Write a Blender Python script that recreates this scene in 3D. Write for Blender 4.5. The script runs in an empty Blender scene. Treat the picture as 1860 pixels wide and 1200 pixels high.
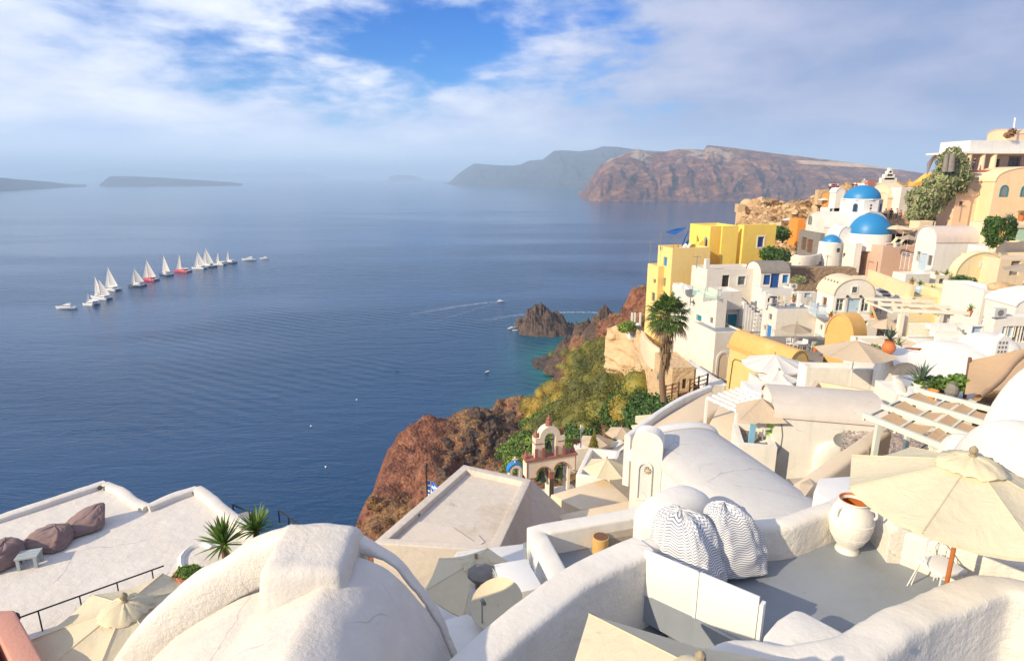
import bpy, bmesh, math, random
import numpy as np
from mathutils import Vector, Matrix, noise as mnoise
R = math.radians
random.seed(7)
S = bpy.context.scene
COL = S.collection
# ------------------------------------------------------------------ camera
F, CX, CY, ZC = 1100.0, 930.0, 600.0, 80.0
PIT = math.atan(280.0 / F)
cam = bpy.data.objects.new('camera', bpy.data.cameras.new('camera'))
COL.objects.link(cam); S.camera = cam
cam.location = (0, 0, ZC); cam.rotation_euler = (math.pi / 2 - PIT, 0, 0)
cam.data.sensor_width = 36; cam.data.lens = 36 * F / 1860
cam.data.clip_start = 0.1; cam.data.clip_end = 120000
# ------------------------------------------------------------------ world, sun, exposure
SUN_EL, SUN_DIR = R(27), Vector((-math.cos(R(32)), -math.sin(R(32)), 0))
S.view_settings.view_transform = 'Standard'; S.view_settings.look = 'None'
S.view_settings.gamma = 1; S.view_settings.use_curve_mapping = False
S.cycles.volume_bounces = 2
S.view_settings.exposure = 0.47
sun = bpy.data.objects.new('sun', bpy.data.lights.new('sun', 'SUN')); COL.objects.link(sun)
sun.data.energy = 4.4; sun.data.angle = R(0.6); sun.data.color = (1.0, 0.835, 0.58)
to_sun = Vector((SUN_DIR.x * math.cos(SUN_EL), SUN_DIR.y * math.cos(SUN_EL), math.sin(SUN_EL)))
sun.rotation_euler = to_sun.to_track_quat('Z', 'Y').to_euler()
sun.location = to_sun * 300

class NT:
    def __init__(s, tree): s.t = tree; s.n = tree.nodes; s.l = tree.links
    def put(s, sock, v):
        if isinstance(v, bpy.types.NodeSocket): s.l.new(v, sock)
        elif v is not None:
            try: sock.default_value = v
            except Exception: sock.default_value = (*v, 1)
    def node(s, ty, ins=None, **kw):
        n = s.n.new(ty)
        for k, v in kw.items(): setattr(n, k, v)
        for k, v in (ins or {}).items(): s.put(n.inputs[k], v)
        return n
    def m(s, op, a, b=None, c=None, clamp=False):
        n = s.n.new('ShaderNodeMath'); n.operation = op; n.use_clamp = clamp
        s.put(n.inputs[0], a); s.put(n.inputs[1], b); s.put(n.inputs[2], c)
        return n.outputs[0]
    def mix(s, f, a, b, bt='MIX'):
        n = s.n.new('ShaderNodeMix'); n.data_type = 'RGBA'; n.blend_type = bt
        s.put(n.inputs[0], f); s.put(n.inputs[6], a); s.put(n.inputs[7], b)
        return n.outputs[2]
    def ramp(s, f, stops):
        n = s.n.new('ShaderNodeValToRGB'); s.put(n.inputs[0], f)
        e = n.color_ramp.elements
        while len(e) < len(stops): e.new(0.5)
        for i, (p, c) in enumerate(stops):
            e[i].position = p; e[i].color = (*c, 1) if len(c) == 3 else c
        return n.outputs[0]
    def sm(s, v, a, b, o0=0.0, o1=1.0):
        n = s.n.new('ShaderNodeMapRange'); n.interpolation_type = 'SMOOTHSTEP'
        for i, x in enumerate((v, a, b, o0, o1)): s.put(n.inputs[i], x)
        return n.outputs[0]
    def noise(s, vec, scale, detail=4, rough=0.55, dist=0.0):
        return s.node('ShaderNodeTexNoise', {'Vector': vec, 'Scale': scale, 'Detail': detail, 'Roughness': rough, 'Distortion': dist}).outputs['Fac']
    def vor(s, vec, scale, feat='F1', out='Distance', rnd=1.0):
        return s.node('ShaderNodeTexVoronoi', {'Vector': vec, 'Scale': scale, 'Randomness': rnd}, feature=feat).outputs[out]
    def xyz(s, v):
        n = s.node('ShaderNodeSeparateXYZ', {0: v}); return n.outputs
    def comb(s, x, y, z): return s.node('ShaderNodeCombineXYZ', {0: x, 1: y, 2: z}).outputs[0]

w = bpy.data.worlds.new('World'); S.world = w; w.use_nodes = True
g = NT(w.node_tree); g.n.clear()
sky = g.node('ShaderNodeTexSky', sky_type='NISHITA', sun_disc=False)
sky.sun_elevation = SUN_EL
sky.sun_rotation = math.atan2(SUN_DIR.x, SUN_DIR.y)
sky.altitude = 80; sky.air_density = 1.0; sky.dust_density = 0.3; sky.ozone_density = 2.0
dirv = g.node('ShaderNodeTexCoord').outputs['Generated']
dx, dy, dz = g.xyz(dirv)
zz = g.m('MAXIMUM', dz, 0.0)
den = g.m('ADD', zz, 0.11)
az0 = g.m('ARCTAN2', dx, dy)
pv = g.comb(g.m('MULTIPLY', az0, 4.2), g.m('MULTIPLY', g.m('POWER', g.m('MAXIMUM', dz, 0.0), 0.75), 9.5), 0.0)
n1 = g.noise(pv, 1.05, 8, 0.50, 0.2)
n2 = g.noise(pv, 3.0, 7, 0.6, 0.2)
az = g.m('ARCTAN2', dx, dy)               # 0 = straight ahead, positive = right
# a long gap of clear sky high above the water
ga = g.m('DIVIDE', g.m('SUBTRACT', az, -0.15), 0.25); ge = g.m('DIVIDE', g.m('SUBTRACT', dz, g.m('MULTIPLY_ADD', az, 0.10, 0.205)), 0.060)
gap = g.m('EXPONENT', g.m('MULTIPLY', g.m('ADD', g.m('MULTIPLY', ga, ga), g.m('MULTIPLY', ge, ge)), -1.0))
lowc = g.sm(dz, 0.0, 0.12, 0.22, 0.0)
cov = g.m('ADD', g.m('ADD', g.m('MULTIPLY', n1, 0.75), g.m('MULTIPLY', n2, 0.25)), g.m('SUBTRACT', lowc, g.m('MULTIPLY', gap, 0.25)))
cov = g.m('ADD', cov, g.sm(az, 0.15, 0.6, 0.0, 0.14))
alpha = g.sm(cov, 0.31, 0.50)
shade = g.sm(g.m('ADD', n1, g.m('MULTIPLY', n2, 0.35)), 0.48, 0.95)
ccl = g.mix(shade, (3.2, 3.9, 5.7, 1), (6.3, 6.4, 6.9, 1))
ccr = g.mix(shade, (1.5, 2.0, 3.5, 1), (3.0, 3.1, 4.3, 1))
clo = g.mix(g.sm(az, -0.25, 0.50), ccl, ccr)
clo = g.mix(g.m('MULTIPLY', g.sm(dz, 0.0, 0.10, 1.0, 0.0), 0.75), clo, g.mix(g.sm(az, -0.5, 0.7), (6.2, 7.0, 8.3, 1), (2.2, 2.9, 4.8, 1)))
hs = g.node('ShaderNodeHueSaturation', {'Saturation': 1.7, 'Value': 0.6, 'Color': sky.outputs[0]}).outputs[0]
skyb = g.mix(1.0, hs, (0.30, 0.90, 1.5, 1), 'MULTIPLY')
fin = g.mix(alpha, skyb, clo)
fin = g.mix(g.sm(dz, -0.03, 0.0, 1.0, 0.0), fin, (2.0, 2.8, 4.2, 1))
bg = g.node('ShaderNodeBackground', {'Color': fin, 'Strength': 0.13})
g.l.new(bg.outputs[0], g.node('ShaderNodeOutputWorld').inputs[0])

# ------------------------------------------------------------------ geometry of the view (to place things at real distances)
cp, sp_ = math.cos(PIT), math.sin(PIT)
def ray(px, py):
    x, y = (px - CX) / F, (CY - py) / F
    return Vector((x, cp + y * sp_, -sp_ + y * cp))
def PY(px, py, Y):
    d = ray(px, py); return Vector((0, 0, ZC)) + d * (Y / d.y)
def PZ(px, py, z):
    d = ray(px, py); return Vector((0, 0, ZC)) + d * ((z - ZC) / d.z)
def proj(p):
    v = Vector(p) - Vector((0, 0, ZC)); yy = v.z * cp + v.y * sp_; zf = v.y * cp - v.z * sp_
    return CX + F * v.x / zf, CY - F * yy / zf
def solve_px(A, u, px, lo=0.0, hi=200.0):
    # distance t along u from A where the point lies at image column px
    k = (px - CX) / F
    f = lambda t: (A.x + u.x * t) - k * ((A.y + u.y * t) * cp - (A.z - ZC) * sp_)
    f0 = f(0); f1 = f(1); 
    return f0 / (f0 - f1)
def hit_plane(px, py, O, n):
    d = ray(px, py); C = Vector((0, 0, ZC))
    return C + d * ((O - C).dot(n) / d.dot(n))

# ------------------------------------------------------------------ materials
MATS = {}
def newmat(name):
    m = bpy.data.materials.new(name); m.use_nodes = True
    t = NT(m.node_tree); t.n.clear()
    out = t.node('ShaderNodeOutputMaterial'); b = t.node('ShaderNodeBsdfPrincipled')
    t.l.new(b.outputs[0], out.inputs[0]); MATS[name] = m
    t.b = b; t.out = out
    t.P = t.node('ShaderNodeNewGeometry').outputs['Position']
    return m, t
def bump(t, h, strength, dist):
    n = t.node('ShaderNodeBump', {'Height': h, 'Strength': strength, 'Distance': dist}); t.put(t.b.inputs['Normal'], n.outputs[0])
def plaster(name, col, stain=(0.62, 0.47, 0.28), amt=0.35, bs=14, bd=0.01, fine=60, var=0.12, sscale=0.8, rough=0.85):
    if name in MATS: return MATS[name]
    m, t = newmat(name); c = Vector(col)
    a = t.noise(t.P, sscale, 7, 0.62); b = t.noise(t.P, 3.1, 5, 0.6)
    base = t.mix(b, (*(c * (1 - var)), 1), (*[min(.95, x * (1 + var * .5)) for x in c], 1))
    f = t.m('MULTIPLY', t.sm(a, 0.52, 0.74), amt)
    base = t.mix(f, base, (*[c[i] * .35 + stain[i] * .65 for i in range(3)], 1))
    stv = t.node('ShaderNodeMapping', {0: t.P, 'Scale': (2.6, 2.6, 0.22)}).outputs[0]
    nzv = t.xyz(t.node('ShaderNodeNewGeometry').outputs['Normal'])[2]
    base = t.mix(t.m('MULTIPLY', t.m('MULTIPLY', t.sm(t.noise(stv, 1.0, 5, 0.65), 0.50, 0.74), t.sm(nzv, 0.3, 0.7, 1.0, 0.25)), 0.28), base, (*(c * 0.62), 1))
    base = t.mix(t.m('MULTIPLY', t.sm(t.noise(t.P, 0.33, 3, 0.5), 0.46, 0.58), 0.16), base, (*(c * 0.78), 1))
    sp = t.m('MULTIPLY', t.sm(t.noise(t.P, 9, 3, 0.7), 0.66, 0.76), amt)
    base = t.mix(sp, base, (*(c * .55), 1))
    if 'wash' in name or 'roof' in name or 'stucco' in name:   # hairline cracks and old patch repairs
        wob = t.node('ShaderNodeMix', {0: 0.22, 4: t.P, 5: t.node('ShaderNodeTexNoise', {'Vector': t.P, 'Scale': 2.2, 'Detail': 4.0}).outputs['Color']}, data_type='VECTOR').outputs[1]
        ck = t.m('MULTIPLY', t.sm(t.vor(wob, 0.75, 'DISTANCE_TO_EDGE'), 0.002, 0.010, 1.0, 0.0), t.sm(t.noise(t.P, 0.7, 3), 0.50, 0.60))
        base = t.mix(t.m('MULTIPLY', ck, 0.45), base, (*(c * .45), 1))
        pt_ = t.sm(t.noise(t.P, 0.9, 2, 0.4), 0.60, 0.615); base = t.mix(t.m('MULTIPLY', pt_, 0.22), base, (*[min(.9, x * 1.12) for x in c], 1))
    t.put(t.b.inputs['Base Color'], base); t.b.inputs['Roughness'].default_value = rough
    h = t.m('ADD', t.noise(t.P, bs, 4, 0.6), t.m('MULTIPLY', t.noise(t.P, fine, 3, 0.6), 0.35))
    h = t.m('ADD', h, t.m('MULTIPLY', t.noise(t.P, 2.3, 2), 1.5))
    bump(t, h, t.sm(t.xyz(t.node('ShaderNodeNewGeometry').outputs['Normal'])[2], 0.45, 0.85, 0.85, 0.3) if 'stucco' in name else 0.8, bd)
    return m
def simple(name, col, rough=0.6, metal=0.0, var=0.15, vs=6.0, bs=None, bd=0.004, **kw):
    if name in MATS: return MATS[name]
    m, t = newmat(name); c = Vector(col)
    n = t.noise(t.P, vs, 5, 0.6)
    t.put(t.b.inputs['Base Color'], t.mix(n, (*(c * (1 - var)), 1), (*[min(.97, x * (1 + var)) for x in c], 1)))
    t.b.inputs['Roughness'].default_value = rough; t.b.inputs['Metallic'].default_value = metal
    for k, v in kw.items(): t.b.inputs[k.replace('_', ' ')].default_value = v
    if bs: bump(t, t.noise(t.P, bs, 4, 0.65), 0.7, bd)
    return m

WHITE = plaster('whitewash', (0.77, 0.74, 0.68), amt=0.22)
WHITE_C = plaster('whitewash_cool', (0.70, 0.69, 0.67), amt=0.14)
WHITE_S = plaster('white_stucco', (0.74, 0.70, 0.63), bs=11, bd=0.03, fine=45, amt=0.12)
WHITE_D = plaster('weathered_whitewash', (0.72, 0.67, 0.60), amt=0.55, bs=10, bd=0.012)
ROOFC = plaster('weathered_roof_plaster', (0.63, 0.56, 0.48), stain=(0.38, 0.27, 0.15), amt=0.95, var=0.2, bs=8, bd=0.014, sscale=0.45)
VAULTG = plaster('pale_grey_roof_plaster', (0.53, 0.52, 0.51), amt=0.25, bs=8)
CREAM = plaster('cream_plaster', (0.74, 0.60, 0.42), amt=0.25)
PALEY = plaster('pale_yellow_plaster', (0.76, 0.64, 0.38), amt=0.15)
YELLOW = plaster('yellow_plaster', (0.88, 0.62, 0.13), stain=(0.7, 0.42, 0.1), amt=0.22)
PYELLOW = plaster('faded_yellow_plaster', (0.84, 0.62, 0.24), stain=(0.7, 0.5, 0.25), amt=0.3)
OCHRE = plaster('ochre_plaster', (0.68, 0.40, 0.13), stain=(0.75, 0.58, 0.3), amt=0.6)
OCHREY = plaster('patchy_ochre_plaster', (0.72, 0.52, 0.22), stain=(0.9, 0.42, 0.02), amt=1.3, sscale=1.0)
PEACH = plaster('peach_plaster', (0.82, 0.57, 0.37), amt=0.2)
PINKB = plaster('pinkish_beige_plaster', (0.62, 0.42, 0.32), amt=0.2)
SALMON = plaster('salmon_plaster', (0.62, 0.30, 0.22), amt=0.3)
TERRA = plaster('terracotta_plaster', (0.45, 0.17, 0.11), amt=0.2)
ORANGE = plaster('orange_plaster', (0.80, 0.28, 0.04), amt=0.2)
REDW = plaster('brick_red_plaster', (0.45, 0.12, 0.07), amt=0.3)
SCUT = plaster('tan_rock_plaster', (0.60, 0.42, 0.24), stain=(0.75, 0.55, 0.3), amt=0.9, bs=2.5, bd=0.16, fine=9)
BLUEP = simple('blue_dome_paint', (0.015, 0.20, 0.46), 0.45, var=0.1, bs=12)
NAVY = simple('navy_paint', (0.012, 0.07, 0.26), 0.5)
TEAL = simple('teal_paint', (0.01, 0.22, 0.30), 0.5)
LBLUE = simple('pale_blue_paint', (0.42, 0.55, 0.68), 0.5)
BRIGHTB = simple('bright_blue_paint', (0.02, 0.20, 0.55), 0.5)
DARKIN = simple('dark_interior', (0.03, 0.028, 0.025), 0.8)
GREYWIN = simple('grey_window_paint', (0.22, 0.22, 0.21), 0.5)
WPAINT = simple('white_paint', (0.76, 0.75, 0.72), 0.45, var=0.05)
PERG = simple('pale_sage_paint', (0.60, 0.63, 0.56), 0.5, var=0.06)
GFLOOR = plaster('grey_floor_paint', (0.255, 0.285, 0.325), stain=(0.20, 0.20, 0.19), amt=0.55, bs=20, bd=0.003, rough=0.5, sscale=1.4)
IRON = simple('dark_iron', (0.03, 0.03, 0.035), 0.5, 0.6)
STEEL = simple('grey_metal', (0.35, 0.35, 0.34), 0.4, 0.8)
BROWNW = simple('brown_wood', (0.16, 0.075, 0.035), 0.6, var=0.3, vs=20)
ORWOOD = simple('orange_brown_wood', (0.42, 0.13, 0.03), 0.5, var=0.2, vs=20)
LWOOD = simple('light_wood', (0.60, 0.36, 0.12), 0.6, var=0.2, vs=15)
TCOTTA = simple('terracotta', (0.55, 0.17, 0.05), 0.7, bs=30)
REDP = simple('red_paint', (0.45, 0.02, 0.04), 0.4)
BLACK = simple('black_cloth', (0.02, 0.02, 0.025), 0.8)
GREYST = simple('grey_stone', (0.22, 0.20, 0.18), 0.9, var=0.4, vs=3, bs=6, bd=0.04)

def cloth(name, col, sub=0.0):
    m, t = newmat(name); c = Vector(col)
    t.put(t.b.inputs['Base Color'], t.mix(t.noise(t.P, 5, 5), (*(c * .88), 1), (*[min(.95, x * 1.06) for x in c], 1)))
    t.b.inputs['Roughness'].default_value = 0.9
    h = t.m('ADD', t.noise(t.P, 3.5, 4, 0.6, 0.8), t.m('MULTIPLY', t.noise(t.P, 220, 2), 0.08))
    bump(t, h, 0.8, 0.035)
    if sub:
        tr = t.node('ShaderNodeBsdfTranslucent', {'Color': (*c, 1)})
        mx = t.node('ShaderNodeMixShader', {0: sub}); t.l.new(t.b.outputs[0], mx.inputs[1]); t.l.new(tr.outputs[0], mx.inputs[2]); t.l.new(mx.outputs[0], t.out.inputs[0])
    return m
CANVAS = cloth('cream_canvas', (0.82, 0.73, 0.52), 0.28)
CANVW = cloth('white_canvas', (0.78, 0.76, 0.72), 0.2)
CANVB = cloth('beige_canvas', (0.62, 0.50, 0.36), 0.2)
CANVG = cloth('taupe_canvas', (0.42, 0.35, 0.27), 0.2)
TARP = cloth('tan_shade_cloth', (0.62, 0.42, 0.24), 0.15)
MAUVE = cloth('mauve_cloth', (0.24, 0.165, 0.155))
BSAIL = cloth('blue_shade_cloth', (0.01, 0.12, 0.42), 0.2)
SAILM = cloth('sail_cloth', (0.80, 0.77, 0.72), 0.25)

def glassm(name, col, a=0.35):
    m, t = newmat(name); t.b.inputs['Base Color'].default_value = (*col, 1); t.b.inputs['Roughness'].default_value = 0.05
    t.b.inputs['Alpha'].default_value = a; return m
GLASS = glassm('pale_green_glass', (0.45, 0.68, 0.58))
PANE = simple('window_pane', (0.10, 0.12, 0.13), 0.12, var=0.3, vs=1.5)
POOL = simple('pool_water', (0.42, 0.60, 0.46), 0.08, var=0.08)

# chevron cloth
m, t = newmat('chevron_cloth'); CHEV = m
uvn = t.node('ShaderNodeUVMap'); ux, uy, _ = t.xyz(uvn.outputs[0])
zig = t.m('MULTIPLY', t.m('PINGPONG', t.m('MULTIPLY', ux, 36.0), 1.0), 0.8)
st = t.m('FRACT', t.m('ADD', t.m('MULTIPLY', uy, 44.0), zig))
t.put(t.b.inputs['Base Color'], t.mix(t.m('LESS_THAN', st, 0.34), (0.68, 0.67, 0.66, 1), (0.14, 0.17, 0.24, 1)))
t.b.inputs['Roughness'].default_value = 0.9; bump(t, t.noise(t.P, 60, 3), 0.5, 0.006)

def leafm(name, a, b, c, sc=1.5, trans=0.25):
    m, t = newmat(name)
    n = t.noise(t.P, sc, 3, 0.6); r = t.node('ShaderNodeObjectInfo').outputs['Random']
    rnd = t.node('ShaderNodeNewGeometry').outputs['Random Per Island']
    base = t.ramp(n, [(0.3, a), (0.5, b), (0.72, c)])
    base = t.mix(1.0, base, t.ramp(rnd, [(0.0, (0.6, 0.6, 0.6)), (1.0, (1.4, 1.4, 1.4))]), 'MULTIPLY')
    t.put(t.b.inputs['Base Color'], base); t.b.inputs['Roughness'].default_value = 0.6
    tr = t.node('ShaderNodeBsdfTranslucent', {'Color': base})
    mx = t.node('ShaderNodeMixShader', {0: trans}); t.l.new(t.b.outputs[0], mx.inputs[1]); t.l.new(tr.outputs[0], mx.inputs[2]); t.l.new(mx.outputs[0], t.out.inputs[0])
    return m
L_DARK = leafm('dark_green_leaves', (0.025, 0.065, 0.012), (0.06, 0.14, 0.022), (0.12, 0.20, 0.03))
L_OLIVE = leafm('olive_scrub_leaves', (0.07, 0.09, 0.018), (0.22, 0.20, 0.03), (0.50, 0.34, 0.05), 0.09)
L_GREEN = leafm('fresh_green_leaves', (0.07, 0.14, 0.02), (0.16, 0.26, 0.035), (0.28, 0.34, 0.06), 0.4)
L_SAGE = leafm('sage_green_leaves', (0.12, 0.17, 0.06), (0.28, 0.31, 0.14), (0.48, 0.45, 0.27), 1.2)
L_DRY = leafm("dry_brown_scrub", (0.13, 0.07, 0.035), (0.28, 0.15, 0.06), (0.42, 0.26, 0.09), 0.3)
L_PALM = leafm('palm_leaves', (0.03, 0.07, 0.015), (0.07, 0.13, 0.02), (0.14, 0.20, 0.03), 1.0)
L_YUC = leafm('yucca_leaves', (0.05, 0.12, 0.02), (0.12, 0.22, 0.03), (0.24, 0.34, 0.05), 4.0)
L_DEAD = leafm('dead_palm_leaves', (0.14, 0.09, 0.05), (0.26, 0.17, 0.09), (0.38, 0.26, 0.14), 2.0)
L_AGAVE = leafm('agave_leaves', (0.05, 0.09, 0.06), (0.10, 0.15, 0.10), (0.16, 0.21, 0.13), 4.0)

# ------------------------------------------------------------------ mesh helpers
ORG = {}
def tag(o, label=None, cat=None, group=None, kind=None):
    if label: o['label'] = label
    if cat: o['category'] = cat
    if group: o['group'] = group
    if kind: o['kind'] = kind
    return o
def thing(name, loc, label, cat, group=None):
    o = bpy.data.objects.new(name, None); COL.objects.link(o); o.location = loc; o.empty_display_size = 0.2
    ORG[o] = Vector(loc); return tag(o, label, cat, group)
def link(name, me, mat, parent=None, loc=None):
    o = bpy.data.objects.new(name, me); COL.objects.link(o)
    if mat and not me.materials: me.materials.append(mat)
    if parent is not None:
        o.parent = parent; ORG[o] = ORG[parent]
    else:
        ORG[o] = Vector(loc) if loc is not None else Vector((0, 0, 0)); o.location = ORG[o]
    return o
class MB:
    def __init__(s): s.v = []; s.f = []; s.m = []; s.mi = 0; s.mats = []
    def add(s, vs, fs):
        k = len(s.v); s.v += [Vector(v) for v in vs]
        for f in fs: s.f.append([i + k for i in f]); s.m.append(s.mi)
        return s
    def use(s, mat):
        if mat not in s.mats: s.mats.append(mat)
        s.mi = s.mats.index(mat); return s
    def box(s, O, u, v, wv, a, b, c):
        # O corner, axes u v w, lengths a b c
        O = Vector(O); p = []
        for k in (0, c):
            for (i, j) in ((0, 0), (a, 0), (a, b), (0, b)): p.append(O + u * i + v * j + wv * k)
        return s.add(p, [(0, 3, 2, 1), (4, 5, 6, 7), (0, 1, 5, 4), (1, 2, 6, 5), (2, 3, 7, 6), (3, 0, 4, 7)])
    def abox(s, c, sx, sy, sz, rz=0.0):
        # centre of the base, size, rotation
        u = Vector((math.cos(rz), math.sin(rz), 0)); v = Vector((-math.sin(rz), math.cos(rz), 0)); c = Vector(c)
        return s.box(c - u * sx / 2 - v * sy / 2, u, v, Vector((0, 0, 1)), sx, sy, sz)
    def bar(s, a, b, r, n=6, r2=None):
        a, b = Vector(a), Vector(b); d = (b - a)
        if d.length < 1e-6: return s
        q = d.to_track_quat('Z', 'Y'); r2 = r if r2 is None else r2; p = []
        for k, (o, rr) in enumerate(((a, r), (b, r2))):
            for i in range(n):
                t = 2 * math.pi * i / n; p.append(o + q @ Vector((math.cos(t) * rr, math.sin(t) * rr, 0)))
        return s.add(p, [(i, (i + 1) % n, n + (i + 1) % n, n + i) for i in range(n)] + [tuple(range(n))[::-1], tuple(range(n, 2 * n))])
    def tube(s, pts, r, n=6):
        for a, b in zip(pts[:-1], pts[1:]): s.bar(a, b, r, n)
        return s
    def lathe(s, c, prof, n=24, cap=True):
        c = Vector(c); p = []
        for (r, z) in prof:
            for i in range(n):
                t = 2 * math.pi * i / n; p.append(c + Vector((math.cos(t) * r, math.sin(t) * r, z)))
        fs = [(k * n + i, k * n + (i + 1) % n, (k + 1) * n + (i + 1) % n, (k + 1) * n + i) for k in range(len(prof) - 1) for i in range(n)]
        if cap: fs.append(tuple(range(n))[::-1]); fs.append(tuple(range((len(prof) - 1) * n, len(prof) * n)))
        return s.add(p, fs)
    def quad(s, *p): return s.add(p, [tuple(range(len(p)))])
    def build(s, name, mat=None, parent=None, loc=None, smooth=None, bevel=0.0, seg=2, noise=None):
        org = ORG[parent] if parent is not None else (Vector(loc) if loc is not None else Vector((0, 0, 0)))
        me = bpy.data.meshes.new(name); me.from_pydata([tuple(v - org) for v in s.v], [], s.f)
        if s.mats:
            for mm in s.mats: me.materials.append(mm)
            me.polygons.foreach_set('material_index', s.m)
        elif mat: me.materials.append(mat)
        if bevel:
            bm = bmesh.new(); bm.from_mesh(me); bmesh.ops.remove_doubles(bm, verts=bm.verts, dist=0.0005)
            es = [e for e in bm.edges if len(e.link_faces) == 2 and e.calc_face_angle(0) > R(25)]
            bmesh.ops.bevel(bm, geom=es, offset=bevel, segments=seg, profile=0.5, affect='EDGES', clamp_overlap=True)
            bm.to_mesh(me); bm.free()
        if smooth is not None:
            me.polygons.foreach_set('use_smooth', [True] * len(me.polygons)); me.set_sharp_from_angle(angle=R(smooth))
        me.update()
        return link(name, me, mat, parent, loc)
def npmesh(name, V, Fq, mat, parent=None, loc=None, smooth=False, k=4):
    org = ORG[parent] if parent is not None else (Vector(loc) if loc is not None else Vector((0, 0, 0)))
    V = np.asarray(V, float) - np.array(org); Fq = np.asarray(Fq, np.int32)
    me = bpy.data.meshes.new(name); me.vertices.add(len(V)); me.vertices.foreach_set('co', V.ravel())
    me.loops.add(Fq.size); me.loops.foreach_set('vertex_index', Fq.ravel())
    me.polygons.add(len(Fq)); me.polygons.foreach_set('loop_start', np.arange(0, Fq.size, k, dtype=np.int32))
    if smooth: me.polygons.foreach_set('use_smooth', np.ones(len(Fq), bool))
    me.update(calc_edges=True); me.validate()
    return link(name, me, mat, parent, loc)
def gridmesh(name, G, mat, parent=None, loc=None, smooth=True):
    G = np.asarray(G); a, b = G.shape[:2]; idx = np.arange(a * b).reshape(a, b)
    Fq = np.stack([idx[:-1, :-1], idx[1:, :-1], idx[1:, 1:], idx[:-1, 1:]], -1).reshape(-1, 4)
    return npmesh(name, G.reshape(-1, 3), Fq, mat, parent, loc, smooth)
def dup(o, loc, rz=None, label=None, par=None, scale=None):
    c = o.copy(); COL.objects.link(c); ORG[c] = Vector(loc) if par is None else ORG[par]
    if par is None:
        c.location = loc
        if rz is not None: c.rotation_euler = (0, 0, rz)
        if label: c['label'] = label
        if scale: c.scale = (scale,) * 3
    else: c.parent = par
    for ch in [x for x in KIDS.get(o, [])]: 
        d = dup(ch, loc, par=c); KIDS.setdefault(c, []).append(d)
    return c
KIDS = {}
def reg(root):
    ch = {}
    for o in COL.objects:
        if o.parent: ch.setdefault(o.parent, []).append(o)
    def rec(o):
        KIDS[o] = ch.get(o, [])
        for c in KIDS[o]: rec(c)
    rec(root); return root
# smooth value noise on arrays
_rs = np.random.RandomState(3); _T = _rs.rand(256, 256)
def vn(x, y):
    xi = np.floor(x).astype(int); yi = np.floor(y).astype(int); fx = x - xi; fy = y - yi
    fx = fx * fx * (3 - 2 * fx); fy = fy * fy * (3 - 2 * fy); g = lambda i, j: _T[i % 256, j % 256]
    return (g(xi, yi) * (1 - fx) + g(xi + 1, yi) * fx) * (1 - fy) + (g(xi, yi + 1) * (1 - fx) + g(xi + 1, yi + 1) * fx) * fy
def fbm(x, y, o=5, gain=0.5, ridge=False):
    a, s, t = 1.0, 0.0, 0.0
    for i in range(o):
        n = vn(x + 17.3 * i, y + 9.1 * i)
        if ridge: n = 1 - abs(2 * n - 1)
        s = s + a * n; t += a; a *= gain; x = x * 2.03; y = y * 2.03
    return s / t
# ================================================================== SEA, HAZE, FAR LAND
m, t = newmat('sea_water')
px_, py_, pz_ = t.xyz(t.P)
dist = t.m('SQRT', t.m('ADD', t.m('MULTIPLY', px_, px_), t.m('MULTIPLY', py_, py_)))
# shallow water round the rocks
def blob(cx, cy, rx, ry):
    a = t.m('DIVIDE', t.m('SUBTRACT', px_, cx), rx); b = t.m('DIVIDE', t.m('SUBTRACT', py_, cy), ry)
    return t.m('EXPONENT', t.m('MULTIPLY', t.m('ADD', t.m('MULTIPLY', a, a), t.m('MULTIPLY', b, b)), -1.0))
sh = t.m('ADD', t.m('ADD', blob(26, 255, 24, 30), blob(10, 197, 20, 18)), t.m('ADD', t.m('MULTIPLY', blob(52, 310, 40, 42), 0.75), blob(22, 222, 9, 34)), clamp=True)
nb = t.noise(t.P, 0.006, 5, 0.6)
deep = t.mix(nb, (0.0, 0.033, 0.105, 1), (0.0, 0.052, 0.15, 1))
shn = t.m('MULTIPLY', sh, t.sm(t.noise(t.P, 0.06, 5, 0.6), 0.2, 0.5))
t.put(t.b.inputs['Base Color'], t.mix(shn, deep, (0.008, 0.16, 0.16, 1)))
t.b.inputs['Roughness'].default_value = 0.16; t.b.inputs['IOR'].default_value = 1.33; t.b.inputs['Specular IOR Level'].default_value = 0.4
def rot(v, a, sx, sy): return t.node('ShaderNodeMapping', {0: v, 'Rotation': (0, 0, R(a)), 'Scale': (sx, sy, 1)}).outputs[0]
w1 = t.noise(rot(t.P, 20, 0.22, 0.75), 1.0, 4, 0.6, 0.3)
w2 = t.noise(rot(t.P, -24, 0.05, 0.17), 1.0, 5, 0.55, 0.6)
w3 = t.noise(t.P, 1.7, 3, 0.6)
wv = t.node('ShaderNodeTexWave', {'Vector': rot(t.P, -62, 1, 1), 'Scale': 0.055, 'Distortion': 2.2, 'Detail': 2.0, 'Detail Scale': 0.12}).outputs['Fac']
band = t.sm(t.noise(t.P, 0.011, 3, 0.5), 0.45, 0.62)
h = t.m('ADD', t.m('MULTIPLY', w1, 0.8), t.m('MULTIPLY', w2, 2.2))
h = t.m('ADD', h, t.m('MULTIPLY', w3, 0.12)); h = t.m('ADD', h, t.m('MULTIPLY', t.m('MULTIPLY', wv, band), 0.9))
calm = t.sm(t.noise(rot(t.P, 12, 0.0012, 0.006), 1.0, 4, 0.6, 0.8), 0.40, 0.60, 0.30, 1.15)
fade = t.m('MULTIPLY', t.m('DIVIDE', 260.0, t.m('ADD', dist, 260.0)), calm)
bn = t.node('ShaderNodeBump', {'Height': h, 'Strength': t.m('MULTIPLY', fade, 1.0), 'Distance': 1.3}); t.put(t.b.inputs['Normal'], bn.outputs[0])
SEA = m
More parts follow.
